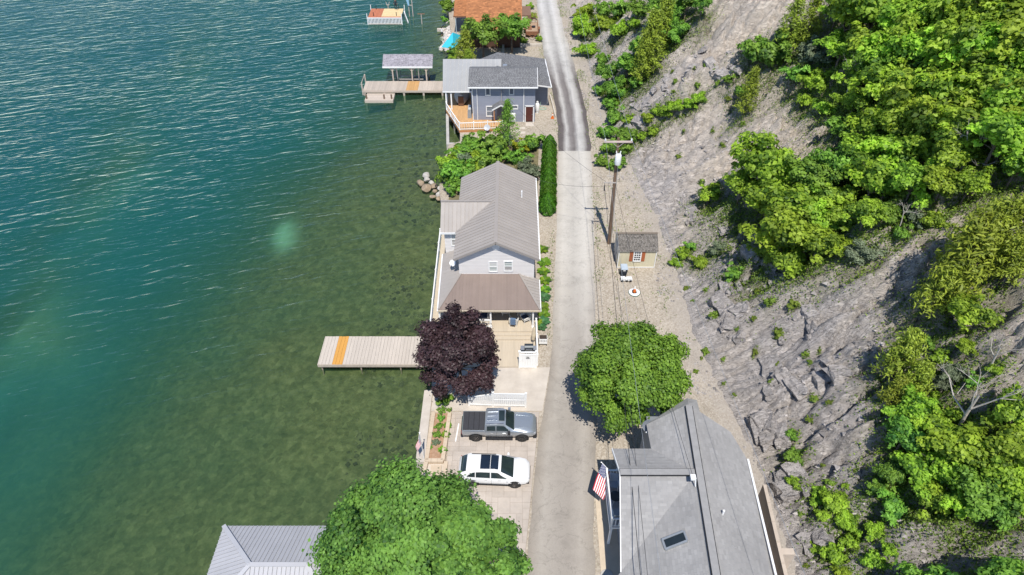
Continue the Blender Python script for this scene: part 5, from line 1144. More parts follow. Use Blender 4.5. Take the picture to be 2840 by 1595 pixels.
M_cvr = mat('bed_cover_panel', (.045,.045,.05), .55, .1, 4)
for k in range(4): MB().box(-2.62 + k * .39, -2.62 + k * .39 + .355, -.79, .79, 1.235, 1.262).build('cover_panel', M_cvr, PK, None) if False else MB().box(-2.62 + k * .39, -2.62 + k * .39 + .355, -.79, .79, 1.236, 1.262).build('cover_panel', M_cvr, bc)
MB().box(-.02, .40, -.46, .46, 1.868, 1.886).build('sunroof', M_carglass, PK)
for y in (-.36, 0, .36): MB().box(-.85, -.10, y - .03, y + .03, 1.80, 1.885).build('roof_rib', M_chrome, PK)
MB().box(2.60, 2.73, -.55, .55, .62, .88).build('grille', M_black, PK); MB().box(2.5, 2.76, -.85, .85, .42, .60).build('front_bumper', M_black, PK); MB().box(-2.82, -2.66, -.85, .85, .50, .66).build('rear_bumper', M_black, PK)
for s in (-1, 1): MB().bar((1.25, s*.55, 1.262), (2.3, s*.50, 1.185), .05, .02).build('bonnet_crease', M_pick, PK)
# ---- white SUV
M_suv = mat('pearl_white_paint', (.76,.76,.76), .22, .03, .5, coat=.7)
SV = thing('white_suv', 'white sport utility car with glass roof parked on the paving', 'car', (-1.22, 26.95, .035), R(-2.5))
T = Loft([(-2.47, prof(.45, .66, .74, .70, .92, .64, 1.0, 1.02)), (-2.36, prof(.34, .80, .90, .84, 1.02, .72, 1.14, 1.16)), (-2.15, prof(.29, .88, .96, .90, 1.05, .70, 1.33, 1.38)), (-1.75, prof(.27, .92, .985, .93, 1.05, .72, 1.53, 1.62)),
  (-.9, prof(.26, .93, .98, .94, 1.03, .69, 1.60, 1.69)), (0, prof(.26, .93, .98, .94, 1.01, .69, 1.60, 1.70)), (.38, prof(.26, .93, .98, .94, 1.0, .67, 1.55, 1.64)), (1.38, prof(.26, .93, .98, .93, .98, .82, 1.01, 1.07)),
  (1.75, prof(.27, .92, .98, .91, .96, .76, 1.02, 1.07)), (2.15, prof(.29, .86, .94, .86, .90, .70, .95, .99)), (2.38, prof(.33, .72, .82, .74, .78, .60, .84, .87)), (2.47, prof(.40, .55, .64, .58, .68, .5, .72, .74))])
b = MB(); T.body(b); b.build('body', M_suv, SV, smooth=True, angle=40)
for s in (-1, 1):
    g = MB(); T.patch(g, 2.75, 3.55, 4.12, lambda a: 4.20 + min(.58, (a - 2.75) * .9), s, .010); g.build('quarter_window', M_carglass, SV, smooth=True)
    g = MB(); T.patch(g, 3.62, 4.72, 4.10, 4.80, s, .010); g.build('rear_window', M_carglass, SV, smooth=True)
    g = MB(); T.patch(g, 4.80, 6.55, 4.10, lambda a: 4.80 if a < 5.8 else 4.80 - (a - 5.8) * .75, s, .010); g.build('front_window', M_carglass, SV, smooth=True)
    MB().add([(.85,s*.97,1.02),(1.05,s*.97,1.02),(1.0,s*1.15,1.04),(.88,s*1.15,1.04),(.85,s*.97,1.16),(1.0,s*.97,1.14),(.98,s*1.15,1.14),(.88,s*1.15,1.18)], [(3,2,1,0),(4,5,6,7),(0,1,5,4),(1,2,6,5),(2,3,7,6),(3,0,4,7)]).build('mirror', M_suv, SV)
    for x in (-.62, .30): MB().box(x, x + .18, s*.965 - .015, s*.965 + .015, .86, .89).build('door_handle', M_chrome, SV)
    MB().box(-.16, -.15, s*.978 - .008, s*.978 + .008, .35, 1.0).build('door_gap', M_arch, SV)
    MB().bar((-1.1, s*.95, .33), (1.1, s*.95, .33), .06, .06).build('sill_trim', M_arch, SV)
    MB().add([(2.10,s*.82,.72),(2.36,s*.66,.72),(2.42,s*.58,.80),(2.05,s*.84,.86),(2.12,s*.87,.73),(2.40,s*.70,.73),(2.46,s*.60,.80),(2.06,s*.885,.87)], [(3,2,1,0),(4,5,6,7),(0,1,5,4),(1,2,6,5),(2,3,7,6),(3,0,4,7)]).build('headlight', M_lamp, SV)
    MB().box(-2.40, -2.28, s*.74 - .16, s*.74 + .14, .88, 1.0).build('tail_lamp', M_red_l, SV)
    for x in (-1.46, 1.44): arch(SV, x, s*.965, s, .44); wheel(SV, x, s*.87, s, .375, .25)
    MB().bar((-1.6, s*.63, 1.63), (.1, s*.61, 1.69), .04, .03).build('roof_rail', M_arch if s > 0 else M_suv, SV)
g = MB(); T.patch(g, 6.10, 6.95, 5.06, 6.999, -1, .010); T.patch(g, 6.10, 6.95, 5.06, 6.999, 1, .010); g.build('windscreen', M_carglass, SV, smooth=True)
g = MB(); T.patch(g, 1.25, 2.62, 5.12, 6.999, -1, .010); T.patch(g, 1.25, 2.62, 5.12, 6.999, 1, .010); g.build('tailgate_window', M_carglass, SV, smooth=True)
for x0, x1 in ((-.95, -.27), (-.24, .30)):
    g = MB(); ia = lambda x: 4 + (x + .9) / .9 if x < 0 else 5 + x / .38
    T.patch(g, max(3.95, ia(x0)), ia(x1), 5.42, 6.999, -1, .012); T.patch(g, max(3.95, ia(x0)), ia(x1), 5.42, 6.999, 1, .012); g.build('glass_roof', mat('roof_glass', (.012,.02,.035), .05, .2, 2, spec=.6), SV, smooth=True)
MB().box(2.40, 2.50, -.45, .45, .45, .68).build('grille', M_arch, SV); MB().box(2.2, 2.44, -.72, .72, .27, .34).build('lower_trim', M_arch, SV)
# ================================================================== FENCE, PLANTER, FLAGS
WF = thing('white_picket_fence', 'white vinyl fence with stepped panels behind the pickup truck', 'fence', (-1.1, 33.0, .03))
posts = [(-3.3, 33.15, 1.12), (-1.45, 33.05, 1.70), (1.05, 33.0, 1.62)]
for (x, y, h) in posts: part(MB().bar((x, y, .03), (x, y, h), .12, .12).bar((x, y, h), (x, y, h + .06), .17, .17), 'post', M_white, WF)
for (x0, y0, h0), (x1, y1, h1), n in ((posts[0], posts[1], 12), (posts[1], posts[2], 17)):
    hA, hB = (1.0, 1.5) if n == 12 else (1.55, 1.55)
    part(MB().bar((x0, y0, hA), (x1, y1, hB), .07, .09), 'top_rail', M_white, WF); part(MB().bar((x0, y0, .2), (x1, y1, .2), .07, .09), 'bottom_rail', M_white, WF)
    if n == 17: part(MB().bar((x0, y0, .85), (x1, y1, .85), .07, .07), 'middle_rail', M_white, WF)
    for k in range(n):
        t_ = (k + .5) / n; x, y, h = x0 + (x1 - x0) * t_, y0 + (y1 - y0) * t_, hA + (hB - hA) * t_
        part(MB().box(x - .066, x + .066, y - .02, y + .02, .12, h), 'picket', M_white, WF)
PL = thing('planter_bed', 'long tan block planter bed along the lake edge beside the cars', 'planter', (-5.5, 30.0, 0))
M_blk = mat('tan_planter_block', (.52,.42,.31), .9, .08, 3, .2, 18, rnd=.05)
def blocks(p, q, n, w=.28, h=.42, z0=-.05):
    p = Vector((*p, 0)); q = Vector((*q, 0)); d = (q - p) / n
    for k in range(n): part(MB().bar(p + d * (k + .012) + Vector((0, 0, z0 + h / 2)), p + d * (k + .988) + Vector((0, 0, z0 + h / 2)), w, h), 'wall_block', M_blk, PL)
blocks((-4.72, 32.3), (-4.95, 28.0), 9); blocks((-5.95, 32.3), (-6.1, 28.0), 9); blocks((-4.9, 28.0), (-6.2, 28.0), 3); blocks((-4.7, 27.9), (-4.78, 25.5), 5); blocks((-6.1, 27.9), (-6.35, 25.5), 5); blocks((-5.9, 32.35), (-4.8, 32.35), 2)
part(MB().box(-6.0, -4.8, 28.0, 32.3, -.05, .22), 'mulch', mat('reddish_mulch', (.30,.17,.10), .95, .25, 6, .5, 25, col2=(.45,.30,.20)), PL); part(MB().box(-6.2, -4.75, 25.5, 27.9, -.05, .06), 'step_floor', M_conc, PL)
part(MB().box(-6.9, -6.25, 28.0, 34.6, -2.0, .12), 'seawall_cap', M_conc, PL)
part(MB().box(-5.75, -5.0, 25.6, 27.7, .06, .16), 'bench_slab', M_blk, PL)
# deadened wheel stop lying on the paving
WS = thing('wheel_stop', 'thin white rod lying on the paving behind the pickup truck', 'rod', (-4.05, 30.6, .04)); part(MB().bar((-4.0, 31.4, .06), (-4.15, 29.8, .06), .09, .05), 'rod', M_white, WS)
def flag(root, o, ex, ey, w, h, wav, mats, seed=0):
    "stars and stripes cloth: o = hoist top corner, ex along the fly, ey down the hoist"
    o = Vector(o); ex = Vector(ex).normalized(); ey = Vector(ey); ey = ey.normalized(); n = ex.cross(ey).normalized(); nu = 20; nv = 13
    def pt(u, v): return o + ex * w * u + ey * h * v + n * wav * math.sin(u * 7 + v * 2.2 + seed) * (.25 + u) + Vector((0, 0, -.12 * u * u * w))
    cloth = {'red_stripes': MB(), 'white_stripes': MB(), 'blue_canton': MB()}
    for j in range(nv):
        for i in range(nu):
            q = [pt((i + a) / nu, (j + c) / nv) for a, c in ((0,0),(1,0),(1,1),(0,1))]
            key = 'blue_canton' if (j < 7 and i < 8) else ('red_stripes' if j % 2 == 0 else 'white_stripes')
            cloth[key].add(q + [p - n * .006 for p in q], [(0,1,2,3),(7,6,5,4)])
    for k, b_ in cloth.items(): part(b_, k, mats[k], root)
    st = MB()
    for r in range(9):
        for c in range(6 if r % 2 == 0 else 5):
            u = (c + .5 + (.5 if r % 2 else 0)) / 6 * .4; v = (r + .5) / 9 * 7 / 13; p = pt(u, v)
            for sgn in (1, -1):
                vs = [p + n * sgn * .012 + (ex * math.cos(a) + ey * math.sin(a)) * (.030 if k % 2 == 0 else .013) for k, a in [(k, k * math.pi / 5) for k in range(10)]]; st.add(vs, [tuple(range(10))])
    part(st, 'stars', mats['white_stripes'], root)
FM = {'red_stripes': mat('flag_red', (.46,.02,.04), .8, .06, 8), 'white_stripes': mat('flag_white', (.75,.74,.73), .8, .04, 8), 'blue_canton': mat('flag_blue', (.035,.05,.15), .8, .08, 8)}
FL = thing('house_flag', 'American flag flying on a slanted pole from the grey-roofed house', 'flag', (6.95, 25.0, 2.6))
ptip = at(1668, 1282, 3.6); pb = Vector((6.93, ptip.y - .75, 2.75)); part(MB().tube([pb, ptip], .022, 7), 'flagpole', M_white, FL); part(MB().lathe([(0, -.04), (.05, 0), (0, .04)], 10, tuple(ptip)), 'finial', M_white, FL)
dpl = (pb - ptip).normalized(); flag(FL, ptip + dpl * .08, Vector((-.45, -.75, -.85)), dpl, 1.7, 1.05, .07, FM, 1.0)
F2 = thing('lakeside_flag', 'American flag hanging limp on a pole at the lake edge planter', 'flag', (-6.3, 28.2, .1))
part(MB().tube([(-6.3, 28.2, -.2), (-6.35, 28.25, 3.2)], .025, 8), 'flagpole', M_white, F2); part(MB().lathe([(0, -.05), (.06, 0), (0, .05)], 10, (-6.35, 28.25, 3.25)), 'finial', M_white, F2)
flag(F2, (-6.36, 28.22, 3.1), Vector((-.30, -.10, -1.0)), Vector((.05, -.35, -1.0)), 1.25, .75, .10, FM, 2.0)

# ================================================================== UTILITY POLE AND WIRES
UP = thing('utility_pole', 'tall brown wooden utility pole with crossarms and transformer by the road', 'utility pole', (9.62, 53.38, 0))
px_, py_ = 9.62, 53.38; top = (9.35, 53.4, 11.75)
def pol(z): t_ = z / 11.75; return Vector((px_ + (top[0] - px_) * t_, py_, z))
part(MB().tube([pol(-.3), pol(6), pol(11.75)], [.17, .15, .12], 12), 'pole_shaft', M_pole, UP, smooth=True, angle=50)
M_xarm = mat('pinkish_crossarm', (.52,.42,.38), .8, .12, 5)
ca = part(MB().bar(pol(11.45) + Vector((-1.25, -.15, 0)), pol(11.45) + Vector((1.25, -.15, 0)), .13, .15), 'crossarm', M_xarm, UP)
for s in (-1, 1):
    part(MB().bar(pol(10.9) + Vector((0, -.14, 0)), pol(11.4) + Vector((s * .55, -.16, 0)), .04, .04), 'brace', M_barkg, UP, ca); part(MB().lathe([(.05, 0), (.08, .06), (.05, .12), (.08, .18), (.03, .24)], 12, tuple(pol(11.53) + Vector((s * 1.15, -.15, 0)))), 'insulator', M_white, UP, ca)
tr_ = part(MB().lathe([(0, 0), (.26, .02), (.28, .1), (.28, .95), (.22, 1.02), (0, 1.05)], 20, tuple(pol(9.35) + Vector((.05, -.46, 0)))), 'transformer', mat('transformer_white', (.68,.69,.70), .4, .06, 4), UP, smooth=True, angle=50)
for s in (-1, 1): part(MB().tube([pol(10.4) + Vector((.05 + s*.14, -.46, -.02)), pol(10.7) + Vector((.05 + s*.2, -.46, 0))], [.06, .04], 8), 'bushing', M_white, UP, tr_)
c2 = part(MB().bar(pol(7.2) + Vector((-1.0, -.12, 0)), pol(7.2) + Vector((.15, -.12, 0)), .09, .11), 'lower_crossarm', M_barkg, UP); part(MB().bar(pol(6.7) + Vector((-.1, -.12, 0)), pol(7.2) + Vector((-.6, -.12, 0)), .04, .04), 'brace', M_barkg, UP, c2)
part(MB().bar(pol(7.9) + Vector((-.75, -.1, 0)), pol(7.8), .06, .06), 'bracket', M_barkg, UP); part(MB().tube([pol(6.9) + Vector((-.9, -.12, 0)), pol(6.3) + Vector((-.9, -.12, 0))], .05, 7), 'splice_case', M_black, UP, c2)
part(MB().tube([pol(9.3) + Vector((.17, -.1, 0)), pol(.2) + Vector((.2, -.05, 0))], .03, 6), 'riser_conduit', M_steel, UP)
def wire(a, b, label, sag=.6, r=.012, m=None):
    a = Vector(a); b = Vector(b); pts = []
    for k in range(25):
        t_ = k / 24; p = a.lerp(b, t_); p.z -= sag * 4 * t_ * (1 - t_); pts.append(p)
    o = MB().tube(pts, r, 5).build('power_line', m or M_cable, None); tag(o, label, 'cable', 'overhead lines from the pole'); return o
L_ = pol(11.75) + Vector((-1.15, -.15, 0)); Rr = pol(11.75) + Vector((1.15, -.15, 0)); W_ = M_steel
wire(L_, (5.6, -30, 11.0), 'bare overhead line running along the road toward the viewer from left crossarm end', 1.0, .011, W_); wire(Rr, (16.5, -30, 14.0), 'bare overhead line crossing the shed and slope from right crossarm end', 1.2, .011, W_)
wire(L_, (8.6, 135, 12.5), 'bare overhead line running up the road from left crossarm end', 1.0, .011, W_); wire(Rr, (9.8, 135, 12.5), 'bare overhead line running up the road from right crossarm end', 1.0, .011, W_)
wire(pol(7.15) + Vector((-.95, -.12, 0)), (4.7, -30, 6.8), 'black overhead cable running along the road toward the viewer', .7, .02); wire(pol(7.15) + Vector((-.6, -.12, 0)), (5.1, -30, 6.9), 'second black overhead cable beside the road toward the viewer', .7, .014)
wire(pol(7.0) + Vector((-.5, 0, 0)), (-1.3, 77.95, 4.4), 'service cable from the pole across the road to the blue house', .8, .012); wire(pol(7.0) + Vector((.1, 0, 0)), (10.55, 21.95, 7.3), 'service cable from the pole to the grey-roofed house', .9, .013)
wire(pol(6.8) + Vector((-.3, 0, 0)), (2.3, 56.6, 5.4), 'service cable from the pole to the white house eave', .4, .012)
# ================================================================== PLANTS
def leaf_mesh(name, C, Nn, S, tint, m, asp=.62, rs=None):
    "one quad leaf per row: centre, normal, size, tint"
    rs = rs or np.random.RandomState(1); n = len(C)
    Nn = Nn / (np.linalg.norm(Nn, axis=1, keepdims=True) + 1e-9)
    a = np.cross(Nn, rs.normal(size=(n, 3))); a /= np.linalg.norm(a, axis=1, keepdims=True) + 1e-9; b = np.cross(Nn, a)
    S = S[:, None]; fold = Nn * S * .18
    V = np.stack([C - a * S * .5, C + b * S * .5 * asp + fold, C + a * S * .5, C - b * S * .5 * asp + fold], 1).reshape(-1, 3)
    me = bpy.data.meshes.new(name)
    me.vertices.add(4 * n); me.vertices.foreach_set('co', V.ravel().astype(np.float32))
    me.loops.add(4 * n); me.loops.foreach_set('vertex_index', np.arange(4 * n, dtype=np.int32))
    me.polygons.add(n); me.polygons.foreach_set('loop_start', np.arange(0, 4 * n, 4, dtype=np.int32)); me.polygons.foreach_set('loop_total', np.full(n, 4, np.int32))
    me.update(calc_edges=True)
    t_ = me.attributes.new('tint', 'FLOAT', 'FACE'); t_.data.foreach_set('value', np.clip(tint, 0, 1).astype(np.float32))
    me.materials.append(m); return me
def clumps_leaves(rs, cl, per, size, up=.55, rand=.7, shell=(.55, 1.0), asp=.62, outw=.7, cvar=.28):
    "leaves around clump centres (x, y, z, r)"
    Cs, Ns, Ss, Ts = [], [], [], []; cl = np.array(cl); mid = cl[:, :3].mean(0)
    for (x, y, z, r) in cl:
        k = max(8, int(per * (r / cl[:, 3].mean())**2)); d = rs.normal(size=(k, 3)); d /= np.linalg.norm(d, axis=1, keepdims=True)
        d[:, 2] = np.where(d[:, 2] < -.35, -d[:, 2], d[:, 2])
        rad = r * (shell[0] + (shell[1] - shell[0]) * rs.rand(k)**.6) * (.8 + .4 * rs.rand(k)); c = np.array([x, y, z]) + d * rad[:, None] * np.array([1, 1, .8]) + rs.normal(size=(k, 3)) * (r * .16)
        o = np.array([x, y, z]) - mid; o = o / (np.linalg.norm(o) + 1e-6)
        Cs.append(c); Ns.append(d * outw + o * .3 + np.array([0, 0, up]) + rs.normal(size=(k, 3)) * rand * .6)
        Ss.append(size * (.7 + .6 * rs.rand(k))); base = .50 + cvar * rs.normal()
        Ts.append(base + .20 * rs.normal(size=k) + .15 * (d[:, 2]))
    return np.concatenate(Cs), np.concatenate(Ns), np.concatenate(Ss), np.concatenate(Ts)
def branches(rs, base, cl, r0, fork=.45, nmax=26):
    b = MB(); base = Vector(base); cl = np.array(cl); ctr = Vector(cl[:, :3].mean(0)); f = base.lerp(ctr, fork)
    b.tube([base - Vector((0, 0, r0 * 2)), base.lerp(f, .5) + Vector((r0 * .3, 0, 0)), f], [r0 * 1.25, r0, r0 * .8], 9)
    for i in rs.permutation(len(cl))[:nmax]:
        p = Vector(cl[i][:3]); m_ = f.lerp(p, .5) + Vector((0, 0, (p - f).length * .12)); b.tube([f, m_, p], [r0 * .5, r0 * .26, r0 * .07], 6, cap=False)
    return b
def ell_clumps(rs, c, rad, n, cr, hollow=.55, flat=0.0):
    out = []
    for _ in range(n):
        d = rs.normal(size=3); d /= np.linalg.norm(d)
        if d[2] < -.55: d[2] = -d[2] * .5
        k = hollow + (1 - hollow) * rs.rand()**.5; k *= .80 + .34 * rs.rand()
        out.append((c[0] + d[0] * rad[0] * k, c[1] + d[1] * rad[1] * k, c[2] + d[2] * rad[2] * k, cr * (.55 + .8 * rs.rand()**1.3)))
    return out
F_maple = foliage('maple_leaf', (.045,.105,.014), (.280,.415,.050), .42); F_big = foliage('linden_leaf', (.038,.115,.022), (.260,.470,.085), .42)
F_purp = foliage('purple_maple_leaf', (.014,.008,.010), (.100,.055,.060), .25, .5)
F_brt = foliage('bright_leaf', (.085,.175,.020), (.520,.720,.070), .5); F_grn = foliage('green_leaf', (.052,.145,.024), (.330,.560,.075), .45); F_ced = foliage('cedar_spray', (.085,.130,.018), (.430,.520,.055), .35)
F_arb = foliage('arborvitae_spray', (.026,.085,.006), (.125,.275,.016), .25); F_hos = foliage('hosta_leaf', (.07,.17,.02), (.28,.42,.03), .35); F_hos2 = foliage('blue_hosta_leaf', (.04,.12,.035), (.12,.28,.11), .3)
F_tuf = foliage('tuft_leaf', (.080,.140,.018), (.300,.400,.055), .4); F_dry = foliage('dry_grass', (.16,.15,.05), (.46,.43,.20), .3); F_yel = foliage('yellow_leaf', (.16,.19,.012), (.48,.46,.02), .4); F_gray = foliage('grey_green_leaf', (.09,.12,.065), (.26,.32,.19), .3)
def limb_clumps(rs, zc, R0, nl=9, cr=.30, low=-.15):
    "clumps strung along a few limbs, so that gaps stay between them"
    out = []
    for i in range(nl):
        a = i * 6.283 / nl + rs.rand() * .7; e = low + (1.25 - low) * rs.rand()**.8; d = np.array([math.cos(a) * math.cos(e), math.sin(a) * math.cos(e), math.sin(e)]); Lm = R0 * (.7 + .5 * rs.rand()); m = 3 + rs.randint(3)
        for k in range(m):
            u = .30 + .75 * (k + .6 * rs.rand()) / m; j = rs.normal(size=3) * .13 * R0; out.append((d[0] * Lm * u + j[0], d[1] * Lm * u + j[1], zc + d[2] * Lm * u * .85 + j[2], cr * R0 * (1.15 - .5 * u) * (.7 + .6 * rs.rand())))
    return out

def big_tree(name, label, base, cl, per, size, m, seed, r0, asp=.7, up=.5, cvar=.22, bark=None):
    rs = np.random.RandomState(seed); t = thing(name, label, 'tree', base)
    cl = [(x - base[0], y - base[1], z - base[2], r) for x, y, z, r in cl]
    branches(rs, (0, 0, 0), cl, r0).build('trunk', bark or M_bark, t, smooth=True)
    C, Nn, S, T_ = clumps_leaves(rs, cl, per, size, up=up, cvar=cvar); put('crown', leaf_mesh('crown', C, Nn, S, T_, m, asp, rs), t); return t
rs = np.random.RandomState(11)
big_tree('round_maple_tree', 'rounded green maple tree between the road and the grey-roofed house', (8.6, 32.0, 0), ell_clumps(rs, (8.55, 31.9, 5.1), (3.65, 3.55, 3.1), 150, .74, .70), 400, .20, F_maple, 12, .19, asp=.8, cvar=.20)
rs = np.random.RandomState(21); cl = ell_clumps(rs, (-4.2, 35.2, 4.1), (2.75, 2.6, 2.6), 74, .62, .45) + [(-1.75, 34.9, 3.2, .5), (-6.9, 35.6, 3.9, .5), (-6.6, 33.8, 2.6, .55), (-4.6, 36.6, 6.9, .5), (-4.5, 36.2, 6.5, .6), (-2.2, 33.2, 2.6, .6), (-2.4, 34.0, 2.7, .7), (-2.9, 33.4, 2.9, .7), (-2.0, 34.6, 3.4, .65), (-3.4, 33.0, 2.5, .65), (-1.9, 35.4, 4.0, .6), (-5.6, 32.6, 2.3, .55), (-3.2, 36.9, 6.0, .55)]
cl = [(x + .25, y, z, r) for x, y, z, r in cl]
big_tree('purple_maple_tree', 'dark purple-leaved maple tree at the lake edge by the dock', (-4.1, 35.2, 0), cl, 420, .19, F_purp, 22, .15, asp=.8, cvar=.30)
rs = np.random.RandomState(31); cl = ell_clumps(rs, (-5.7, 17.7, 6.0), (4.2, 4.7, 4.2), 170, .80, .66) + [(-8.6, 20.3, 6.3, 1.3), (-6.3, 21.2, 8.2, 1.35), (-3.6, 20.8, 7.4, 1.3), (-9.3, 17.6, 7.2, 1.2), (-2.4, 18.6, 7.0, 1.2), (-5.2, 19.2, 9.9, 1.3)] + ell_clumps(rs, (-1.3, 17.9, 4.2), (2.3, 2.6, 2.2), 44, .62, .6) + [(-.75, 21.5, 2.9, .5), (-.55, 20.9, 3.0, .55), (-.3, 20.3, 3.1, .55)]
big_tree('large_leafy_tree', 'large dense green tree filling the bottom edge beside the paving', (-4.6, 17.4, 0), cl, 420, .215, F_big, 32, .28, asp=.75, cvar=.20)

# ---- unit plants (crown radius about 1) that are copied over the hill and gardens
def unit_tree(seed, m, leaf=.165, n=34, cr=.32, per=72, zc=1.3, rad=(.85, .85, .75), bark=None):
    rs = np.random.RandomState(seed); cl = limb_clumps(rs, zc, 1.15, 11, .27) + [(0.1 * rs.normal(), .1 * rs.normal(), zc + .1, .45)]
    tr = branches(rs, (0, 0, 0), cl, .055, .5, 16).mesh('trunk', bark or M_bark, True); C, Nn, S, T_ = clumps_leaves(rs, cl, per, leaf, cvar=.26)
    return [('trunk', tr), ('crown', leaf_mesh('crown', C, Nn, S, T_, m, .65, rs))], zc
def unit_shrub(seed, m, leaf=.19, n=22, cr=.33, per=55, zc=.5, rad=(.68, .68, .42)):
    rs = np.random.RandomState(seed); rad = (rad[0] * rs.uniform(.75, 1.35), rad[1] * rs.uniform(.75, 1.35), rad[2] * rs.uniform(.8, 1.3)); cl = limb_clumps(rs, zc * .7, .95, 8, .27, -.1); cl = [(x, y, max(z, .12), r) for x, y, z, r in cl]
    st = branches(rs, (0, 0, 0), cl, .03, .35, 9).mesh('stem', M_bark, True); C, Nn, S, T_ = clumps_leaves(rs, cl, per, leaf, cvar=.20)
    return [('stem', st), ('foliage', leaf_mesh('foliage', C, Nn, S, T_, m, .6, rs))], zc
def unit_cedar(seed, m, h=2.6, n=2600, asp=.28, size=.20, spread=1.0, cone=.75):
    rs = np.random.RandomState(seed); nb = 70; C, Nn, S, T_ = [], [], [], []; b = MB(); b.tube([(0, 0, -.2), (0, 0, h * .5), (.03, 0, h * .97)], [.07, .05, .012], 7)
    for i in range(nb):
        z = h * (.12 + .86 * (i / nb)); L_b = spread * (1 - cone * (z / h)**1.3) * (.72 + .5 * rs.rand()); a = i * 2.4 + rs.rand(); d = np.array([math.cos(a), math.sin(a), .25 + .35 * (z / h)]); d /= np.linalg.norm(d)
        if i % 3 == 0: b.tube([(0, 0, z), tuple(np.array([0, 0, z]) + d * L_b * .9)], [.02, .006], 5, cap=False)
        k = int(n / nb); u = rs.rand(k)**.55; c = np.array([0, 0, z]) + d[None] * (u * L_b)[:, None] + rs.normal(size=(k, 3)) * (.10 * spread)
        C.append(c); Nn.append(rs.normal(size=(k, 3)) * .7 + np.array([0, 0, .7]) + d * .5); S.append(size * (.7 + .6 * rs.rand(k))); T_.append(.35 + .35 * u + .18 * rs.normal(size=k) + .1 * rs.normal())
    return [('trunk', b.mesh('trunk', M_bark, True)), ('crown', leaf_mesh('crown', np.concatenate(C), np.concatenate(Nn), np.concatenate(S), np.concatenate(T_), m, asp, rs))], h * .5
def unit_arb(seed):
    rs = np.random.RandomState(seed); n = 3600; z = rs.rand(n)**.8; a = rs.rand(n) * 6.283; h = 2.3
    prof_ = np.interp(z, [0, .12, .45, .8, 1], [.78, .95, .95, .55, .04]); lob = 1 + .10 * np.sin(a * 7 + z * 9) + .06 * np.sin(a * 3 + 2)
    r = prof_ * lob * (.86 + .14 * rs.rand(n)); C = np.stack([np.cos(a) * r, np.sin(a) * r, .05 + z * h], 1)
    Nn = np.stack([np.cos(a), np.sin(a), .55 + 0 * a], 1) + rs.normal(size=(n, 3)) * .35
    tr = MB().tube([(0, 0, -.1), (0, 0, h * .8)], [.08, .03], 7).mesh('trunk', M_bark)
    return [('trunk', tr), ('crown', leaf_mesh('crown', C, Nn, .17 * (.7 + .6 * rs.rand(n)), .45 + .3 * np.sin(a * 7 + z * 9) * .6 + .2 * rs.normal(size=n), F_arb, .55, rs))], h * .5
def unit_hosta(seed, m, n=26, L0=1.0):
    rs = np.random.RandomState(seed); b = MB()
    for i in range(n):
        a = i * 2.4 + rs.rand() * .5; L = L0 * (.55 + .45 * rs.rand()); hgt = .75 * (1 - i / n * .6) * L0; d = Vector((math.cos(a), math.sin(a), 0)); s = Vector((-d.y, d.x, 0)); w = L * .26; vs = []
        for u, ww in ((.1, .15), (.4, .8), (.7, 1), (1, .05)):
            c = d * L * u + Vector((0, 0, hgt * (u * 1.6 - u * u * 1.2) + .05)); vs += [c - s * w * ww + Vector((0, 0, .05 * L)), c, c + s * w * ww + Vector((0, 0, .05 * L))]
        b.add(vs, [(r*3+k, r*3+k+1, r*3+k+4, r*3+k+3) for r in range(3) for k in range(2)], min(1, max(0, rs.normal(.5, .25))))
    return [('leaves', b.mesh('leaves', m, True))], .35
def unit_dead(seed, fine=3):
    rs = np.random.RandomState(seed); b = MB()
    def grow(p, d, L, r, lv):
        q = p + d * L * .5 + Vector(rs.normal(size=3) * L * .05); e = q + (d + Vector(rs.normal(size=3) * .15)).normalized() * L * .5
        b.tube([p, q, e], [r, r * .75, r * .45], 6 if lv > 1 else 4, cap=False)
        if lv <= 0: return
        for k in range(3 if lv > 1 else 4):
            nd = (d + Vector(rs.normal(size=3)) * .75); nd.z += .15; grow(p.lerp(e, .4 + .6 * rs.rand()), nd.normalized(), L * (.45 + .25 * rs.rand()), r * .42, lv - 1)
    grow(Vector((0, 0, -.2)), Vector((.08, 0, 1)).normalized(), 1.7, .055, fine)
    return [('trunk', b.mesh('trunk', M_barkg, True))], 1.45
KIND = {
 'D': ('leafy_tree', 'tree', [unit_tree(100 + i, F_brt) for i in range(4)]),
 'G': ('leafy_tree', 'tree', [unit_tree(120 + i, F_grn) for i in range(3)]),
 'C': ('cedar_tree', 'tree', [unit_cedar(140 + i, F_ced) for i in range(3)]),
 'T': ('cedar_tree', 'tree', [unit_cedar(150, F_ced, 3.6, 2600, .28, .2, .85, .8)]),
 'P': ('spruce_tree', 'tree', [unit_cedar(155, F_grn, 3.4, 3000, .25, .18, 1.0, .92)]),
 'S': ('shrub', 'shrub', [unit_shrub(160 + i, F_grn) for i in range(3)]),
 'L': ('shrub', 'shrub', [unit_shrub(170 + i, F_brt) for i in range(3)]),
 'Y': ('yellow_shrub', 'shrub', [unit_shrub(180, F_yel)]),
 'A': ('grey_green_shrub', 'shrub', [unit_shrub(185, F_gray, .13, 14, .42, 90)]),
 'B': ('weed_tuft', 'plant', [unit_shrub(190 + i, F_tuf, .30, 7, .45, 22, .30, (.6, .6, .35)) for i in range(4)]),
 'W': ('dead_tree', 'dead tree', [unit_dead(200 + i) for i in range(3)]),
 'H': ('arborvitae', 'hedge shrub', [unit_arb(210 + i) for i in range(3)]),
 'O': ('hosta', 'plant', [unit_hosta(220, F_hos), unit_hosta(221, F_hos, 30)]), 'Q': ('hosta', 'plant', [unit_hosta(225, F_hos2)]),
}
prng = random.Random(77)
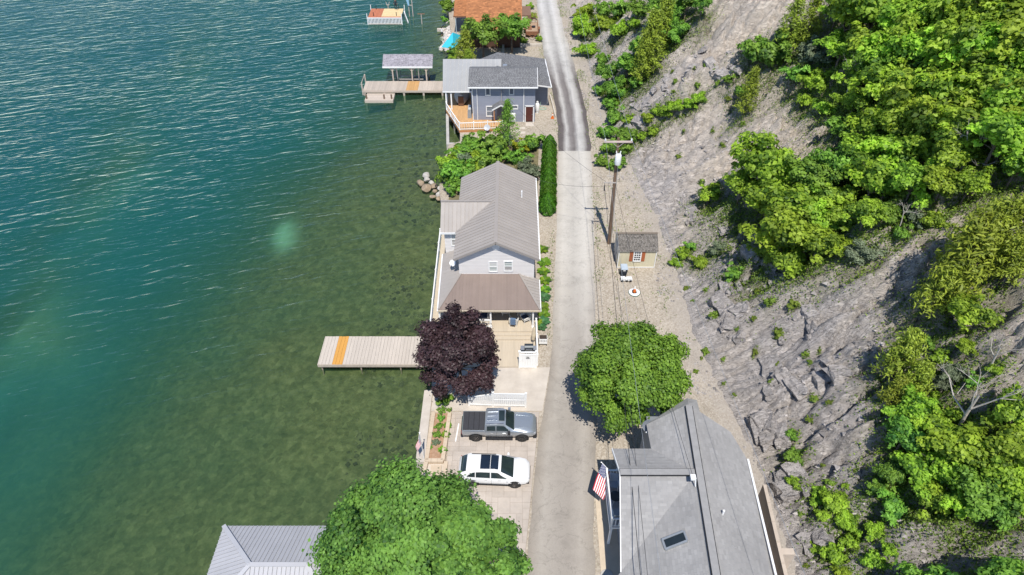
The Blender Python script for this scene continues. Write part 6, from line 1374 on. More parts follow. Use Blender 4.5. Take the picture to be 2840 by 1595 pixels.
def place(kind, loc, r, label, group=None, sz=None, rz=None):
    nm, cat, var = KIND[kind]; parts, zc_ = var[prng.randrange(len(var))]
    t = thing(nm, label, cat, loc, prng.random() * 6.283 if rz is None else rz, group); k = prng.uniform(.9, 1.12); t.scale = (r * (prng.uniform(.85, 1.2) if kind in 'DGSLABY' else 1), r * (prng.uniform(.85, 1.2) if kind in 'DGSLABY' else 1), r * (sz or k))
    for pn, me_ in parts: put(pn, me_, t)
    return t
def zc_of(kind): return KIND[kind][2][0][1]
LAB = {}
ORD = ['first', 'second', 'third', 'fourth', 'fifth', 'sixth', 'seventh', 'eighth', 'ninth', 'tenth', 'eleventh', 'twelfth']
def relabel():
    "alike plants are told apart by row and place in the row"
    for (lb, gp), L0 in LAB.items():
        if len(L0) < 2: continue
        L0 = sorted(L0, key=lambda q: q[0]); n = len(L0); rows = max(1, math.ceil(n / 11), round(math.sqrt(n))); per = math.ceil(n / rows)
        for r in range(0, n, per):
            for k, q in enumerate(sorted(L0[r:r + per], key=lambda q: q[1])):
                q[2]['label'] = lb + (', ' if n <= per else ', ' + ORD[r // per] + ' row down, ') + ORD[min(k, 11)] + ' from left'
def hill_plant(kind, ox, oy, orad, label, group, lean=None, sz=None):
    "ox, oy, orad: crown centre and radius as measured in the photograph (2576 px wide view)"
    px, py, pr = ox * 1.1025, oy * 1.1025, orad * 1.1025; r = pr * 45 / FPX
    for _ in range(3):
        x, y, z, t_ = on_hill(px, py, zc_of(kind) * r); r = pr * t_ / FPX
    o = place(kind, (x, y, z - .05), r, label, group, sz); HILL_PLANTS.append((x, y, r * (1.35 if kind in 'DG' else (1.1 if kind in 'CTSLA' else .75))))
    LAB.setdefault((label, group), []).append((oy, ox, o)); return o
def flat_plant(kind, px, py, pr, label, group=None, z0=0.0, sz=None):
    r = pr * 60 / FPX
    for _ in range(3):
        p = at(px, py, z0 + zc_of(kind) * r * (sz or 1)); d = p.y * cP + (CAM_H - p.z) * sP; r = pr * d / FPX
    return place(kind, (p.x, p.y, z0 - .02), r, label, group, sz)
# ---- hillside planting
UPW = 'trees in the woods on the upper slope'
wood = [(2130,60,55),(2200,35,60),(2185,120,55),(2260,80,62),(2330,50,62),(2420,55,68),(2500,35,65),(2560,95,65),(2165,190,50),(2240,165,58),(2320,150,60),(2400,140,65),(2480,140,68),(2550,190,65),(2215,250,52),(2290,235,58),(2375,225,62),(2450,230,65),(2545,285,62),(2190,320,50),(2260,325,58),(2345,310,62),(2430,320,60),(2510,350,55),(2250,400,52),(2330,390,55),(2400,400,50),(2300,460,45),(2110,20,45),(2290,10,55),(2380,5,55),(2460,90,60),(2520,240,55),(2575,20,60),(2590,170,60),(2590,260,60),(2585,350,55),(2370,470,40),(2440,470,38),(2560,420,45)]
wood += [(2150,260,40),(2120,120,40),(2180,390,44),(2230,470,42),(2300,120,50),(2450,170,55),(2530,100,55),(2350,270,50),(2470,290,50),(2290,350,48),(2400,360,48),(2270,280,45),(2400,100,55),(2230,130,48)]
for i, (x, y, r) in enumerate(wood):
    kind = 'D' if (x * 7 + y * 3) % 10 < 6 else 'G'
    hill_plant(kind, x, y, r * prng.uniform(1.0, 1.3), 'bright leafy tree of the upper woods' if kind == 'D' else 'deep green tree of the upper woods', UPW)
mid = [(1905,415,62,'D'),(1865,470,42,'D'),(1955,450,60,'D'),(1930,520,58,'D'),(1985,530,62,'D'),(2040,480,55,'G'),(2040,560,58,'D'),(1970,595,60,'D'),(2105,430,50,'G'),(2110,500,50,'D'),(2180,410,48,'D'),(2190,470,45,'D'),(1985,655,50,'D'),(2060,620,50,'D'),(2110,570,45,'D'),(1930,640,40,'L'),(2180,540,40,'D')]
for x, y, r, k in mid: hill_plant(k, x, y, r * prng.uniform(.95, 1.25), {'D': 'bright tree of the mid-slope clump', 'G': 'darker tree of the mid-slope clump', 'L': 'low bright shrub at the foot of the mid-slope clump'}[k], 'trees of the mid-slope clump')
hill_plant('D', 1785, 490, 34, 'small slender tree leaning out over the bare rock at mid slope', None)
for x, y, r, l in ((2420,660,85,'broad olive cedar on the right slope, largest of its group'),(2370,730,60,'olive cedar at the lower left of the right slope group'),(2480,600,70,'olive cedar at the top of the right slope group'),(2545,570,55,'olive cedar at the right picture edge above the sandy bench'),(2545,665,60,'olive cedar beside the pale sandy patch at the right edge'),(2270,900,62,'olive cedar standing alone at the rim of the bare rock'),(2305,960,45,'smaller olive cedar just below the lone rim cedar'),(2255,990,40,'dark cedar in the shade at the rock rim')):
    hill_plant('C', x, y, r, l, 'cedars on the right slope')
low = [(2300,1040,52,'D'),(2355,1090,58,'D'),(2430,1130,55,'D'),(2270,1110,45,'G'),(2545,1050,58,'D'),(2565,1130,60,'D'),(2530,1210,58,'D'),(2400,1190,50,'D'),(2310,1180,45,'D'),(2340,1250,45,'D'),(2250,1190,40,'G'),(2460,1240,52,'G'),(2500,1290,48,'G'),(2560,1270,50,'G'),(2420,1280,40,'D'),(2430,800,42,'D'),(2480,1190,45,'D'),(2380,1040,40,'L')]
for x, y, r, k in low: hill_plant(k, x, y, r * prng.uniform(.95, 1.25), {'D': 'yellow-green tree of the lower right thicket', 'G': 'deep green tree of the lower right thicket', 'L': 'low yellow-green shrub in the lower right thicket'}[k], 'thicket on the lower right slope')
GS = 'shrubs on the open slope'
sh = [(2175,635,42,'A'),(2130,620,36,'L'),(2210,1230,36,'S'),(2240,1275,40,'S'),(2100,1265,38,'L'),(2060,1250,32,'L'),(2125,1305,34,'L'),(2075,1300,30,'L'),(2145,1370,30,'L'),(2200,1340,30,'L'),(2095,1395,38,'L'),(2055,1380,26,'L'),(2190,1410,36,'L'),(2240,1390,26,'L'),(2120,1440,34,'L'),(1990,1150,30,'S'),(1985,1105,22,'S'),(2005,1165,20,'S'),(1990,1215,24,'L'),(1940,150,48,'S'),(1900,130,34,'S'),(1975,105,40,'S'),(1870,235,26,'S'),(1835,205,22,'S'),(2040,150,40,'A'),(2060,210,36,'L'),(2000,200,36,'S'),(2080,270,36,'L'),(2030,260,26,'L'),(2110,330,34,'S'),(2230,530,36,'S'),(2290,540,36,'A'),(2260,590,32,'S'),(2350,560,34,'L'),(1760,655,24,'L'),(1720,640,20,'L'),(1800,630,26,'A'),(1700,660,16,'L'),(1850,690,24,'S'),(1740,615,20,'S'),(2330,870,26,'S'),(2370,900,24,'L'),(2420,880,22,'L'),(2400,940,26,'A'),(2450,960,26,'S'),(2360,980,30,'A'),(2500,930,22,'L')]
for x, y, r, k in sh: hill_plant(k, x + prng.uniform(-6, 6), y + prng.uniform(-5, 5), r * prng.uniform(.85, 1.25), {'S': 'mid green shrub on open shale slope', 'L': 'bright shrub on open shale slope', 'A': 'grey-green shrub on open shale slope'}[k], GS)
for x, y, r, l in ((1640,100,48,'tall olive cedar beside the bare gully near the top of the road'),(1670,60,40,'second tall olive cedar at the edge of the bare gully'),(1620,150,36,'lower olive cedar in front of the gully pair'),(1885,235,34,'narrow olive cedar alone on the bare gully floor'),(1990,75,42,'olive cedar on the upper bare slope beside the dark shrubs'),(2040,60,40,'olive cedar at the top of the bare slope')): hill_plant('T', x, y, r, l, 'cedars by the bare gully')
RS_ = 'thicket along the far road'
for x, y, r, k in [(1475,35,38,'L'),(1468,80,32,'L'),(1480,120,26,'L'),(1520,20,36,'S'),(1515,60,30,'L'),(1560,30,34,'S'),(1610,20,34,'S'),(1560,75,26,'L'),(1600,55,24,'L'),(1690,40,34,'G'),(1725,15,38,'G'),(1660,10,34,'G'),(1700,85,26,'G'),(1765,20,30,'G'),(1525,190,38,'G'),(1510,160,26,'S'),(1545,225,32,'G'),(1575,175,32,'G'),(1600,140,28,'G'),(1512,235,24,'S'),(1570,235,26,'S'),(1600,215,22,'S'),(1535,260,20,'S'),(1545,300,28,'S'),(1590,300,24,'L'),(1625,300,20,'L'),(1660,290,18,'L'),(1700,285,20,'L'),(1735,270,20,'L'),(1765,250,18,'L'),(1640,330,16,'L'),(1615,345,15,'L'),(1530,330,28,'S'),(1570,345,26,'S'),(1540,375,34,'S'),(1575,385,26,'S'),(1555,415,26,'S'),(1520,400,20,'S')]:
    hill_plant(k, x + prng.uniform(-6, 6), y + prng.uniform(-6, 6), r * prng.uniform(.8, 1.35), {'S': 'mid green bush along the far road', 'L': 'light green bush along the far road', 'G': 'deep green tree along the far road'}[k], RS_)
hill_plant('Y', 1540, 293, 14, 'small yellow bush in the green thicket behind the utility pole', None)
tuft = [(1805,795,16),(1812,760,10),(1915,755,14),(1935,768,16),(2000,775,18),(2012,800,14),(1895,738,9),(1950,840,17),(1985,912,22),(2022,890,12),(2042,912,14),(2000,935,9),(2050,1000,13),(1962,915,9),(1880,870,10),(1905,890,9),(1940,955,10),(1950,1005,10),(1820,900,10),(1770,880,9),(1740,880,9),(1760,905,10),(1745,930,9),(1720,820,9),(1735,760,9),(1725,720,10),(1700,700,9),(1770,730,9),(1850,830,9),(1780,950,8),(1820,965,9),(1840,1000,8),(2010,860,8),(1990,975,8),(2070,950,8),(1660,365,10),(1700,200,9),(1690,180,8),(1720,210,9),(1750,215,9),(1740,180,8),(1790,235,9),(1800,215,8),(1830,255,8),(1660,240,8),(1800,180,9),(1770,160,8),(1850,150,9),(1690,240,7),(1720,330,7),(1840,300,8),(1800,330,7),(1870,320,8),(1780,390,9),(1820,370,8),(1700,400,8),(1750,430,7),(2060,880,9),(2080,1010,8),(2100,960,8),(1930,1060,8),(2045,1060,9),(2020,1020,8),(1890,800,8),(1870,760,8),(2100,1120,10),(2060,1180,12),(2090,1210,12),(2040,1200,11),(2150,1180,10),(2020,1290,11),(2010,1330,12),(2030,1420,13),(2300,830,10),(2440,1020,9)]
for x, y, r in [q for i_, q in enumerate(tuft) if i_ % 3 != 2]: hill_plant('B', x + prng.uniform(-9, 9), y + prng.uniform(-7, 7), r * prng.uniform(.5, 1.35), 'small weed tuft on bare shale', 'weed tufts on the bare rock')
for x, y, r, l in ((2150,185,42,'bare pale fallen branch fan in the upper woods'),(2310,130,40,'forked bare pale snag in the upper woods'),(2400,310,45,'bare dead tree standing before the dark hollow on the right'),(2450,360,46,'second bare dead tree at the edge of the dark hollow'),(2470,1000,80,'large bare dead tree on the sandy bench at right'),(2420,1190,50,'tangle of bare dead branches in the lower right thicket'),(2320,1180,34,'bare twiggy snag at the rim of the lower thicket'),(2530,870,42,'bare twiggy dead tree above the sandy bench'),(2280,540,26,'bare dead sapling in the middle of the slope shrubs')): hill_plant('W', x, y, r * 1.35, l, 'dead trees on the slope')
relabel()
for x, y, r in ((2330,1490,70),(2420,1520,75),(2520,1480,70),(2600,1530,80),(2470,1590,70)): hill_plant('G', x, y, r, 'shade tree just below the picture edge on the lower right slope, ' + ORD[[2330, 2420, 2470, 2520, 2600].index(x)] + ' from left', 'shade trees below the frame')
# undergrowth: low leaves around the plants
rs = np.random.RandomState(5); C, T_ = [], []
for (x, y, r) in HILL_PLANTS:
    k = int(300 * r * r) + 14; d = rs.normal(size=(k, 2)) * r * .62; X = x + d[:, 0]; Y = y + d[:, 1]; Z = hill_h(X, Y)
    ok = Z > .1; C.append(np.stack([X, Y, Z + .02 + min(.75, .35 * r) * rs.rand(k)**1.5], 1)[ok]); T_.append((.35 + .3 * rs.normal() * .5 + .25 * rs.normal(size=k))[ok])
C = np.concatenate(C); T_ = np.concatenate(T_)
o = put('hillside_undergrowth', leaf_mesh('hillside_undergrowth', C, rs.normal(size=C.shape) * .6 + np.array([-.4, -.1, .8]), .15 * (.6 + .8 * rs.rand(len(C))), T_, F_tuf, .6, rs)); tag(o, 'low leafy undergrowth between the trees on the slope', 'undergrowth', kind='stuff')
# loose shale along the slope foot and on ledges
C = []; T_ = []
n = 14000; Y = 15 + 110 * rs.rand(n); t_ = rs.rand(n)**2.0 * 13 - 1.5; X = np.interp(Y, TOE[:, 0], TOE[:, 1]) + t_; keep = fbm(X / 2.2, Y / 2.2, 63, 3) > .52; X, Y = X[keep], Y[keep]; Z = np.maximum(hill_h(X, Y), -.01); n = len(X)
sz_ = .05 + .16 * rs.rand(n)**3; base = np.array([[-1,-1,-.6],[1,-1,-.6],[1,1,-.6],[-1,1,-.6],[0,0,.7]]); V = []; Fc = []
ang = rs.rand(n) * 6.28; ca_, sa_ = np.cos(ang), np.sin(ang)
P5 = base[None] * sz_[:, None, None] * (.6 + .8 * rs.rand(n, 5, 1)); Q = np.stack([P5[..., 0] * ca_[:, None] - P5[..., 1] * sa_[:, None], P5[..., 0] * sa_[:, None] + P5[..., 1] * ca_[:, None], P5[..., 2] * .6], -1) + np.stack([X, Y, Z], -1)[:, None]
b = MB(); b.v = [tuple(v) for v in Q.reshape(-1, 3)]
for i in range(n):
    k = i * 5; b.f += [(k, k+1, k+4), (k+1, k+2, k+4), (k+2, k+3, k+4), (k+3, k, k+4)]; b.t += [float(rs.rand())] * 4
tag(b.build('loose_shale', mat('shale_chips', (.30,.275,.26), .95, .2, 3, tint=.45)), 'loose shale chips scattered over the slope and its foot', 'rubble', kind='stuff')

# ---- gardens on the lake side
AH = 'arborvitae hedge row along the road'
ords = ['first', 'second', 'third', 'fourth', 'fifth', 'sixth', 'seventh', 'eighth', 'ninth', 'tenth', 'eleventh']
for i in range(11):
    place('H', (3.72 + .07 * i, 58.6 + 1.22 * i, -.02), .93 - .008 * i, ords[i] + ' clipped arborvitae of the hedge row, counted from the white house end', AH, sz=1.15 + .03 * prng.random())
flat('garden_bed', [(-7.0, 57.2), (2.6, 57.2), (3.2, 72.5), (-6.3, 72.5)], mat('garden_soil', (.10,.085,.045), .95, .3, 1.5, .4, 12, col2=(.22,.19,.10)), .012)
for k, px, py, pr, l in (('S',1262,480,42,'mid green shrub at the boulders on the lake corner'),('L',1236,455,34,'light green shrub overhanging the lake by the boulders'),('S',1290,420,38,'bushy shrub behind the lake corner shrub'),('A',1285,450,34,'grey-green shrub above the metal roof'),('L',1320,445,34,'yellow-green shrub touching the metal roof edge'),('S',1340,408,34,'dark bushy shrub before the timber deck'),('S',1372,408,44,'broad green shrub in front of the timber deck'),('P',1408,350,32,'pointed dark spruce at the entry of the blue house'),('S',1350,450,32,'low green shrub against the taupe roof'),('Y',1440,410,24,'yellow-green shrub between spruce and hedge'),('S',1475,395,38,'upright leafy green shrub next to the hedge end'),('S',1420,440,26,'low dark shrub beside the flower patch'),('A',1465,470,32,'grey-green flowering bush beside the hedge'),('S',1262,520,26,'low green shrub above the brown boulders'),('L',1405,425,20,'small light green shrub below the spruce'),('S',1300,475,28,'rounded shrub hiding the far house corner'),('S',1230,490,24,'small shrub leaning over the pale boulders'),('S',1330,415,30,'green shrub under the satellite dish'),('L',1492,690,13,'light green plant at the house corner by the gravel'),('S',1310,400,34,'dark shrub below the lakeside wall of the blue house'),('L',1268,435,30,'light leafy shrub at the water above the boulders'),('S',1340,425,30,'rounded shrub in the middle of the garden clump'),('S',1385,430,28,'dark shrub right of the broad garden shrub'),('S',1450,440,24,'low dark shrub between flower patch and hedge')):
    flat_plant(k, px, py, pr * 1.15, l, 'garden plants between the two houses')
for k, px, py, pr, l in (('G',1340,105,48,'round dark green tree before the brown roof'),('G',1420,92,42,'tall green tree at the right of the brown roof'),('C',1290,140,34,'olive cedar behind the turquoise canopy'),('Y',1382,121,13,'small yellow shrub between the two dark trees'),('S',1262,145,22,'thin shrub at the shore below the turquoise canopy'),('L',1255,163,18,'light green shrub on the shore behind the metal roof'),('C',1300,165,22,'low olive cedar behind the metal roof'),('S',1390,112,22,'low shrub below the tall green tree'),('S',1450,113,16,'low green shrubs beside the trailer'),('L',1495,108,12,'light green weeds between trailer and road'),('S',1455,45,20,'green bush beside the brown house annex'),('L',1478,45,14,'yellow-green bush by the trailer ramp'),('S',1240,15,26,'dark bush on the shore at the top edge'),('L',1470,18,14,'light green bush along the road at the top edge'),('S',1232,55,14,'small bush among the pale rubble')):
    flat_plant(k, px, py, pr, l, 'plants around the brown-roofed house')
for i, (px, py, pr, k) in enumerate(((1505,690,15,'O'),(1510,725,17,'O'),(1508,750,16,'O'),(1511,775,17,'O'),(1512,800,15,'O'),(1509,822,17,'Q'),(1506,850,18,'O'),(1509,868,16,'O'),(1506,890,18,'Q'),(1500,905,15,'Q'),(1493,893,13,'L'))):
    flat_plant(k, px, py, pr * 1.3, ('yellow-green' if k == 'O' else ('blue-green' if k == 'Q' else 'leafy')) + ' hosta clump in the bed along the white house, ' + ords[i] + ' from the far end', 'hostas beside the white house')
for i, (px, py, pr, k) in enumerate(((1226,1138,11,'S'),(1245,1138,9,'S'),(1222,1160,11,'S'),(1241,1178,12,'O'),(1216,1184,10,'S'),(1213,1206,12,'S'),(1236,1203,13,'O'),(1211,1226,11,'A'),(1192,1239,8,'O'),(1228,1246,13,'O'))):
    flat_plant(k, px, py, pr * 1.2, 'green plant in the tan planter bed, ' + ords[i] + ' from the purple tree', 'plants in the planter bed', z0=.22)
flat_plant('S', 1235, 1108, 26, 'dark shrub in the shade under the purple tree', None)
# verge weeds along the road and yard
rs = np.random.RandomState(8); C = []
for T0, off, n, sp in ((ROAD_R, .45, 2600, .35), (ROAD_L, -.3, 1500, .18), (TOE, -.4, 4200, .8)):
    Y = 20 + 105 * rs.rand(n); X = np.interp(Y, T0[:, 0], T0[:, 1]) + off + rs.normal(size=n) * sp; k = fbm(X / 1.2, Y / 2.2, 71, 3) > .53
    if T0 is ROAD_L: k &= Y > 38
    else: k &= Y > 40
    C.append(np.stack([X, Y, .05 + .1 * rs.rand(n)], 1)[k])
X = 8.5 + 6 * rs.rand(2600); Y = 40 + 30 * rs.rand(2600); k = (fbm(X / 1.0, Y / 1.0, 73, 3) > .62) & ~((X > 9.8) & (X < 13.8) & (Y > 49) & (Y < 52.6)) & (X > np.interp(Y, ROAD_R[:, 0], ROAD_R[:, 1]) + .3); C.append(np.stack([X, Y, .04 + .06 * rs.rand(2600)], 1)[k])
C = np.concatenate(C); o = put('roadside_weeds', leaf_mesh('roadside_weeds', C, rs.normal(size=C.shape) + np.array([0, -.5, .4]), .14 * (.6 + .8 * rs.rand(len(C))), rs.rand(len(C)), F_dry if False else F_tuf, .45, rs)); tag(o, 'sparse weeds along the road edge and gravel yard', 'weeds', kind='stuff')
X = 1.4 + 2.0 * rs.rand(1800) - 1.2; Y = 62.5 + 6.5 * rs.rand(1800); C = np.stack([X, Y, .05 + .2 * rs.rand(1800)], 1); o = put('flower_meadow', leaf_mesh('flower_meadow', C, rs.normal(size=C.shape) + np.array([0, -.4, .5]), .16 * (.6 + .8 * rs.rand(1800)), rs.rand(1800), F_dry, .4, rs)); tag(o, 'patch of pale dry flowering grass beside the hedge', 'grass', kind='stuff')

# ---- stones on the shallow lake bed
rs = np.random.RandomState(17); n = 5200; Y = 14 + 95 * rs.rand(n); X = np.interp(Y, SHORE[:, 0], SHORE[:, 1]) - .1 - 6 * rs.rand(n)**1.8; Z = WATER_Z - lake_depth(X, Y)[0]; keep = fbm(X / 2.5, Y / 2.5, 83, 3) > .45; X, Y, Z = X[keep], Y[keep], Z[keep]; n = len(X)
sz_ = .07 + .22 * rs.rand(n)**2.5; ang = rs.rand(n) * 6.28; ca_, sa_ = np.cos(ang), np.sin(ang); base = np.array([[-1,-.8,-.2],[1,-.9,-.2],[.9,1,-.2],[-1,.9,-.2],[-.5,-.4,.55],[.5,-.5,.5],[.5,.5,.55],[-.4,.5,.5]])
P8 = base[None] * sz_[:, None, None] * (.75 + .5 * rs.rand(n, 8, 1)); Q = np.stack([P8[..., 0] * ca_[:, None] - P8[..., 1] * sa_[:, None], P8[..., 0] * sa_[:, None] + P8[..., 1] * ca_[:, None], P8[..., 2]], -1) + np.stack([X, Y, Z], -1)[:, None]
b = MB(); b.v = [tuple(v) for v in Q.reshape(-1, 3)]
for i in range(n):
    k = i * 8; b.f += [(k+4, k+5, k+6, k+7), (k, k+1, k+5, k+4), (k+1, k+2, k+6, k+5), (k+2, k+3, k+7, k+6), (k+3, k, k+4, k+7)]; b.t += [float(rs.rand())] * 5
tag(b.build('lake_bed_stones', mat('algae_stones', (.085,.088,.042), .95, .25, 3, tint=.6)), 'algae covered stones under the shallow water along the shore', 'stones', kind='stuff')
# ---- boulders and rubble
def boulder(loc, r, m, label, seed, group):
    bm = bmesh.new(); bmesh.ops.create_icosphere(bm, subdivisions=3, radius=1); rs_ = np.random.RandomState(seed); pl = rs_.normal(size=(9, 3)); pl /= np.linalg.norm(pl, axis=1, keepdims=True); dd = .62 + .3 * rs_.rand(9); sc = (.8 + .5 * rs_.rand(), .8 + .5 * rs_.rand(), .6 + .3 * rs_.rand())
    for v in bm.verts:
        p = np.array(v.co)
        for n_, d_ in zip(pl, dd):
            s_ = p @ n_
            if s_ > d_: p = p - n_ * (s_ - d_) * .92
        p = p * (1 + .05 * rs_.normal() * .4); v.co = Vector((p[0] * sc[0] * r, p[1] * sc[1] * r, p[2] * sc[2] * r))
    me = bpy.data.meshes.new('boulder'); bm.to_mesh(me); bm.free(); me.materials.append(m); me.polygons.foreach_set('use_smooth', [True] * len(me.polygons)); me.set_sharp_from_angle(angle=R(28))
    return tag(put('boulder', me, None, loc, seed), label, 'boulder', group)
ords2 = ords + ['twelfth', 'thirteenth', 'fourteenth', 'fifteenth', 'sixteenth']
M_bw = mat('pale_boulder', (.44,.41,.37), .9, .15, 2, .3, 9); M_bb = mat('brown_boulder', (.29,.22,.15), .85, .3, 2, .3, 9)
for i, (px, py, pr, k) in enumerate(((1183,485,12,0),(1184,497,9,0),(1166,508,15,1),(1183,522,14,1),(1196,505,9,0),(1204,516,11,1),(1206,530,9,1),(1219,523,8,0),(1221,538,14,0),(1217,550,10,1),(1233,528,8,0),(1247,530,13,0),(1239,552,8,0),(1255,520,9,0),(1200,545,8,1),(1265,536,8,0))):
    p = at(px, py, -1.1); d = p.y * cP + 43 * sP
    boulder((p.x, p.y, -1.15 + .03 * (i % 4)), pr * d / FPX * .9, M_bb if k else M_bw, ('brown wet' if k else 'pale') + ' boulder in the lake corner heap, ' + ords2[i] + ' from the lake side', 300 + i, 'boulders on the lake corner')
b = MB(); rs = np.random.RandomState(44)
for i in range(420):
    t_ = rs.rand(); x = -9.6 + .9 * rs.normal() * .6 - .35 * t_; y = 103.2 + 8.5 * t_; s = .12 + .22 * rs.rand(); z = -1.15 + .55 * rs.rand() + .35 * (x + 9.9)
    bmv = [(-1,-1,-1),(1,-1,-1),(1,1,-1),(-1,1,-1),(-.6,-.7,1),(.7,-.6,1),(.6,.7,1),(-.7,.6,1)]; a = rs.rand() * 6.28
    vs = [(x + s * (q[0] * math.cos(a) - q[1] * math.sin(a)) * (.7 + .5 * rs.rand()), y + s * (q[0] * math.sin(a) + q[1] * math.cos(a)) * (.7 + .5 * rs.rand()), z + s * q[2] * .6) for q in bmv]
    b.add(vs, [(3,2,1,0),(4,5,6,7),(0,1,5,4),(1,2,6,5),(2,3,7,6),(3,0,4,7)], float(rs.rand()))
tag(b.build('shore_rubble', mat('pale_rubble', (.56,.52,.48), .95, .15, 3, tint=.3)), 'heap of pale rubble on the shore by the brown-roofed house', 'rubble', kind='stuff')
for i in range(4):
    o = MB().bar((-12.2 + i * .75, 111.0 + .1 * (i % 2), -1.1), (-11.5 + i * .75, 111.0, -1.1), .4, .45).build('edging_log', M_conc); tag(o, 'pale edging block on the far shore, ' + ords[i] + ' from the lake', 'block', 'edging blocks on the far shore')
o = MB().tube([(-11.6, 112.0, -1.0), (-9.6, 113.2, .1)], .09, 7).build('driftwood_beam', M_barkg); tag(o, 'pale driftwood beam slanting up from the far shore blocks', 'beam')

# ================================================================== PEOPLE
M_skin = mat('skin', (.46,.27,.19), .6, .06, 8); M_shirtw = mat('white_shirt', (.72,.70,.68), .85, .05, 8); M_dark = mat('dark_clothes', (.018,.018,.025), .85, .1, 8); M_hair = mat('brown_hair', (.05,.03,.02), .8, .1, 20)
def person(loc, rz, label, J, rad, edges, mats, zones):
    "one skinned body over joints J; zones(p, joint index) -> material slot"
    me = bpy.data.meshes.new('person'); me.from_pydata(J, edges, []); ob = bpy.data.objects.new('person_tmp', me); COL.objects.link(ob)
    sk = ob.modifiers.new('skin', 'SKIN'); sk.use_smooth_shade = True
    for i, r in enumerate(rad): me.skin_vertices[0].data[i].radius = (r, r)
    me.skin_vertices[0].data[0].use_root = True
    ob.modifiers.new('sub', 'SUBSURF').levels = 1
    dg = bpy.context.evaluated_depsgraph_get(); em = bpy.data.meshes.new_from_object(ob.evaluated_get(dg)); bpy.data.objects.remove(ob)
    em.materials.clear()
    for m in mats: em.materials.append(m)
    Jn = np.array(J)
    for p in em.polygons: p.material_index = zones(p.center); p.use_smooth = True
    o = put('person', em, None, loc, rz); tag(o, label, 'person')
    hd = Vector(J[3]); h = MB(); h.lathe([(.0, .135), (.06, .125), (.10, .07), (.112, 0), (.10, -.05), (.06, -.06)], 12, (hd.x, hd.y + .018, hd.z + .01)); h.build('hair', M_hair, o, smooth=True); return o
def joints(hip_hands=True, stride=0.0):
    J = [(0,0,.95),(0,.0,1.22),(0,0,1.47),(0,-.01,1.66),(0,-.01,1.74)]; r = [.155,.155,.065,.095,.07]; E = [(0,1),(1,2),(2,3),(3,4)]
    for s in (-1, 1):
        k = len(J); el = (s*.42, .06, 1.18) if hip_hands else (s*.27, .03 - s*stride*.3, 1.16); wr = (s*.22, -.03, 1.0) if hip_hands else (s*.26, -.10 - s*stride*.5, .93); hn = (s*.17, -.06, .97) if hip_hands else (s*.25, -.14 - s*stride*.5, .85)
        J += [(s*.19, 0, 1.40), el, wr, hn]; r += [.075,.05,.036,.042]; E += [(1, k) if False else (2, k), (k, k+1), (k+1, k+2), (k+2, k+3)]
        k = len(J); J += [(s*.11, 0, .86), (s*.13, -.03 - s*stride*.4, .49), (s*.14, .02 - s*stride*.7, .09), (s*.15, -.12 - s*stride*.7, .04)]; r += [.10,.065,.045,.042]; E += [(0, k), (k, k+1), (k+1, k+2), (k+2, k+3)]
    return J, r, E
J, r_, E_ = joints(True)
person((-11.3, 109.4, -1.75), R(165), 'person in white shirt and dark shorts standing in the shallows, hands on hips', J, r_, E_, [M_skin, M_shirtw, M_dark], lambda c: 1 if (.98 < c.z < 1.5 and not (abs(c.x) > .30 and c.z < 1.28)) else (2 if .55 < c.z <= .98 and abs(c.x) < .3 else 0))
J, r_, E_ = joints(False, .35)
person((-19.6, 117.3, -.16), R(200), 'person in dark clothes walking on the far swim platform', J, r_, E_, [M_skin, M_dark, M_dark], lambda c: 1 if (.10 < c.z < 1.5 and not (abs(c.x) > .23 and c.z < 1.1)) else 0)
# ---- hill mesh (coloured after planting so that soil and moss follow the plants)
yy = np.concatenate([np.arange(2, 12, .6), np.arange(12, 62, .17), np.arange(62, 128, .27), np.arange(128, 262, 6)])
tt = np.concatenate([np.arange(-1.4, 20, .17), np.arange(20, 40, .33), np.arange(40, 60, 1.0), np.arange(60, 140, 6)])
T_, Y_ = np.meshgrid(tt, yy); X_ = T_ + np.interp(Y_, TOE[:, 0], TOE[:, 1]); Z_ = hill_h(X_, Y_)
ny, nt = T_.shape
me = bpy.data.meshes.new('hillside')
V = np.stack([X_, Y_, Z_], -1).reshape(-1, 3)
idx = np.arange(ny * nt).reshape(ny, nt)
F = np.stack([idx[:-1, :-1], idx[:-1, 1:], idx[1:, 1:], idx[1:, :-1]], -1).reshape(-1, 4)
me.vertices.add(len(V)); me.vertices.foreach_set('co', V.ravel().astype(np.float32))
me.loops.add(F.size); me.loops.foreach_set('vertex_index', F.ravel().astype(np.int32))
me.polygons.add(len(F)); me.polygons.foreach_set('loop_start', np.arange(0, F.size, 4, dtype=np.int32)); me.polygons.foreach_set('loop_total', np.full(len(F), 4, np.int32))
me.update(calc_edges=True); me.validate()
veg = np.zeros(len(V))
for (x, y, r) in HILL_PLANTS:
    d2 = (V[:, 0] - x)**2 + (V[:, 1] - y)**2
    veg = np.maximum(veg, np.exp(-d2 / (1.1 * r)**2))
veg *= .1 + .9 * fbm(V[:, 0] / 1.6, V[:, 1] / 1.6, 77, 3)
tan = np.clip((V[:, 2] - 2.0) / 12 + (fbm(V[:, 0] / 7, V[:, 1] / 7, 91, 3) - .45) * 2.6, 0, 1) * .9
tan = np.maximum(tan, np.clip(.5 - T_.ravel() / 1.6, 0, .5))
for nm, arr in (('veg', veg), ('tan', tan)):
    a_ = me.attributes.new(nm, 'FLOAT', 'POINT'); a_.data.foreach_set('value', np.clip(arr, 0, 1).astype(np.float32))
M_hill, N, L = nodes_of('shale_hillside')
b = N['Principled BSDF']; b.inputs['Roughness'].default_value = .95; b.inputs['Specular IOR Level'].default_value = .1
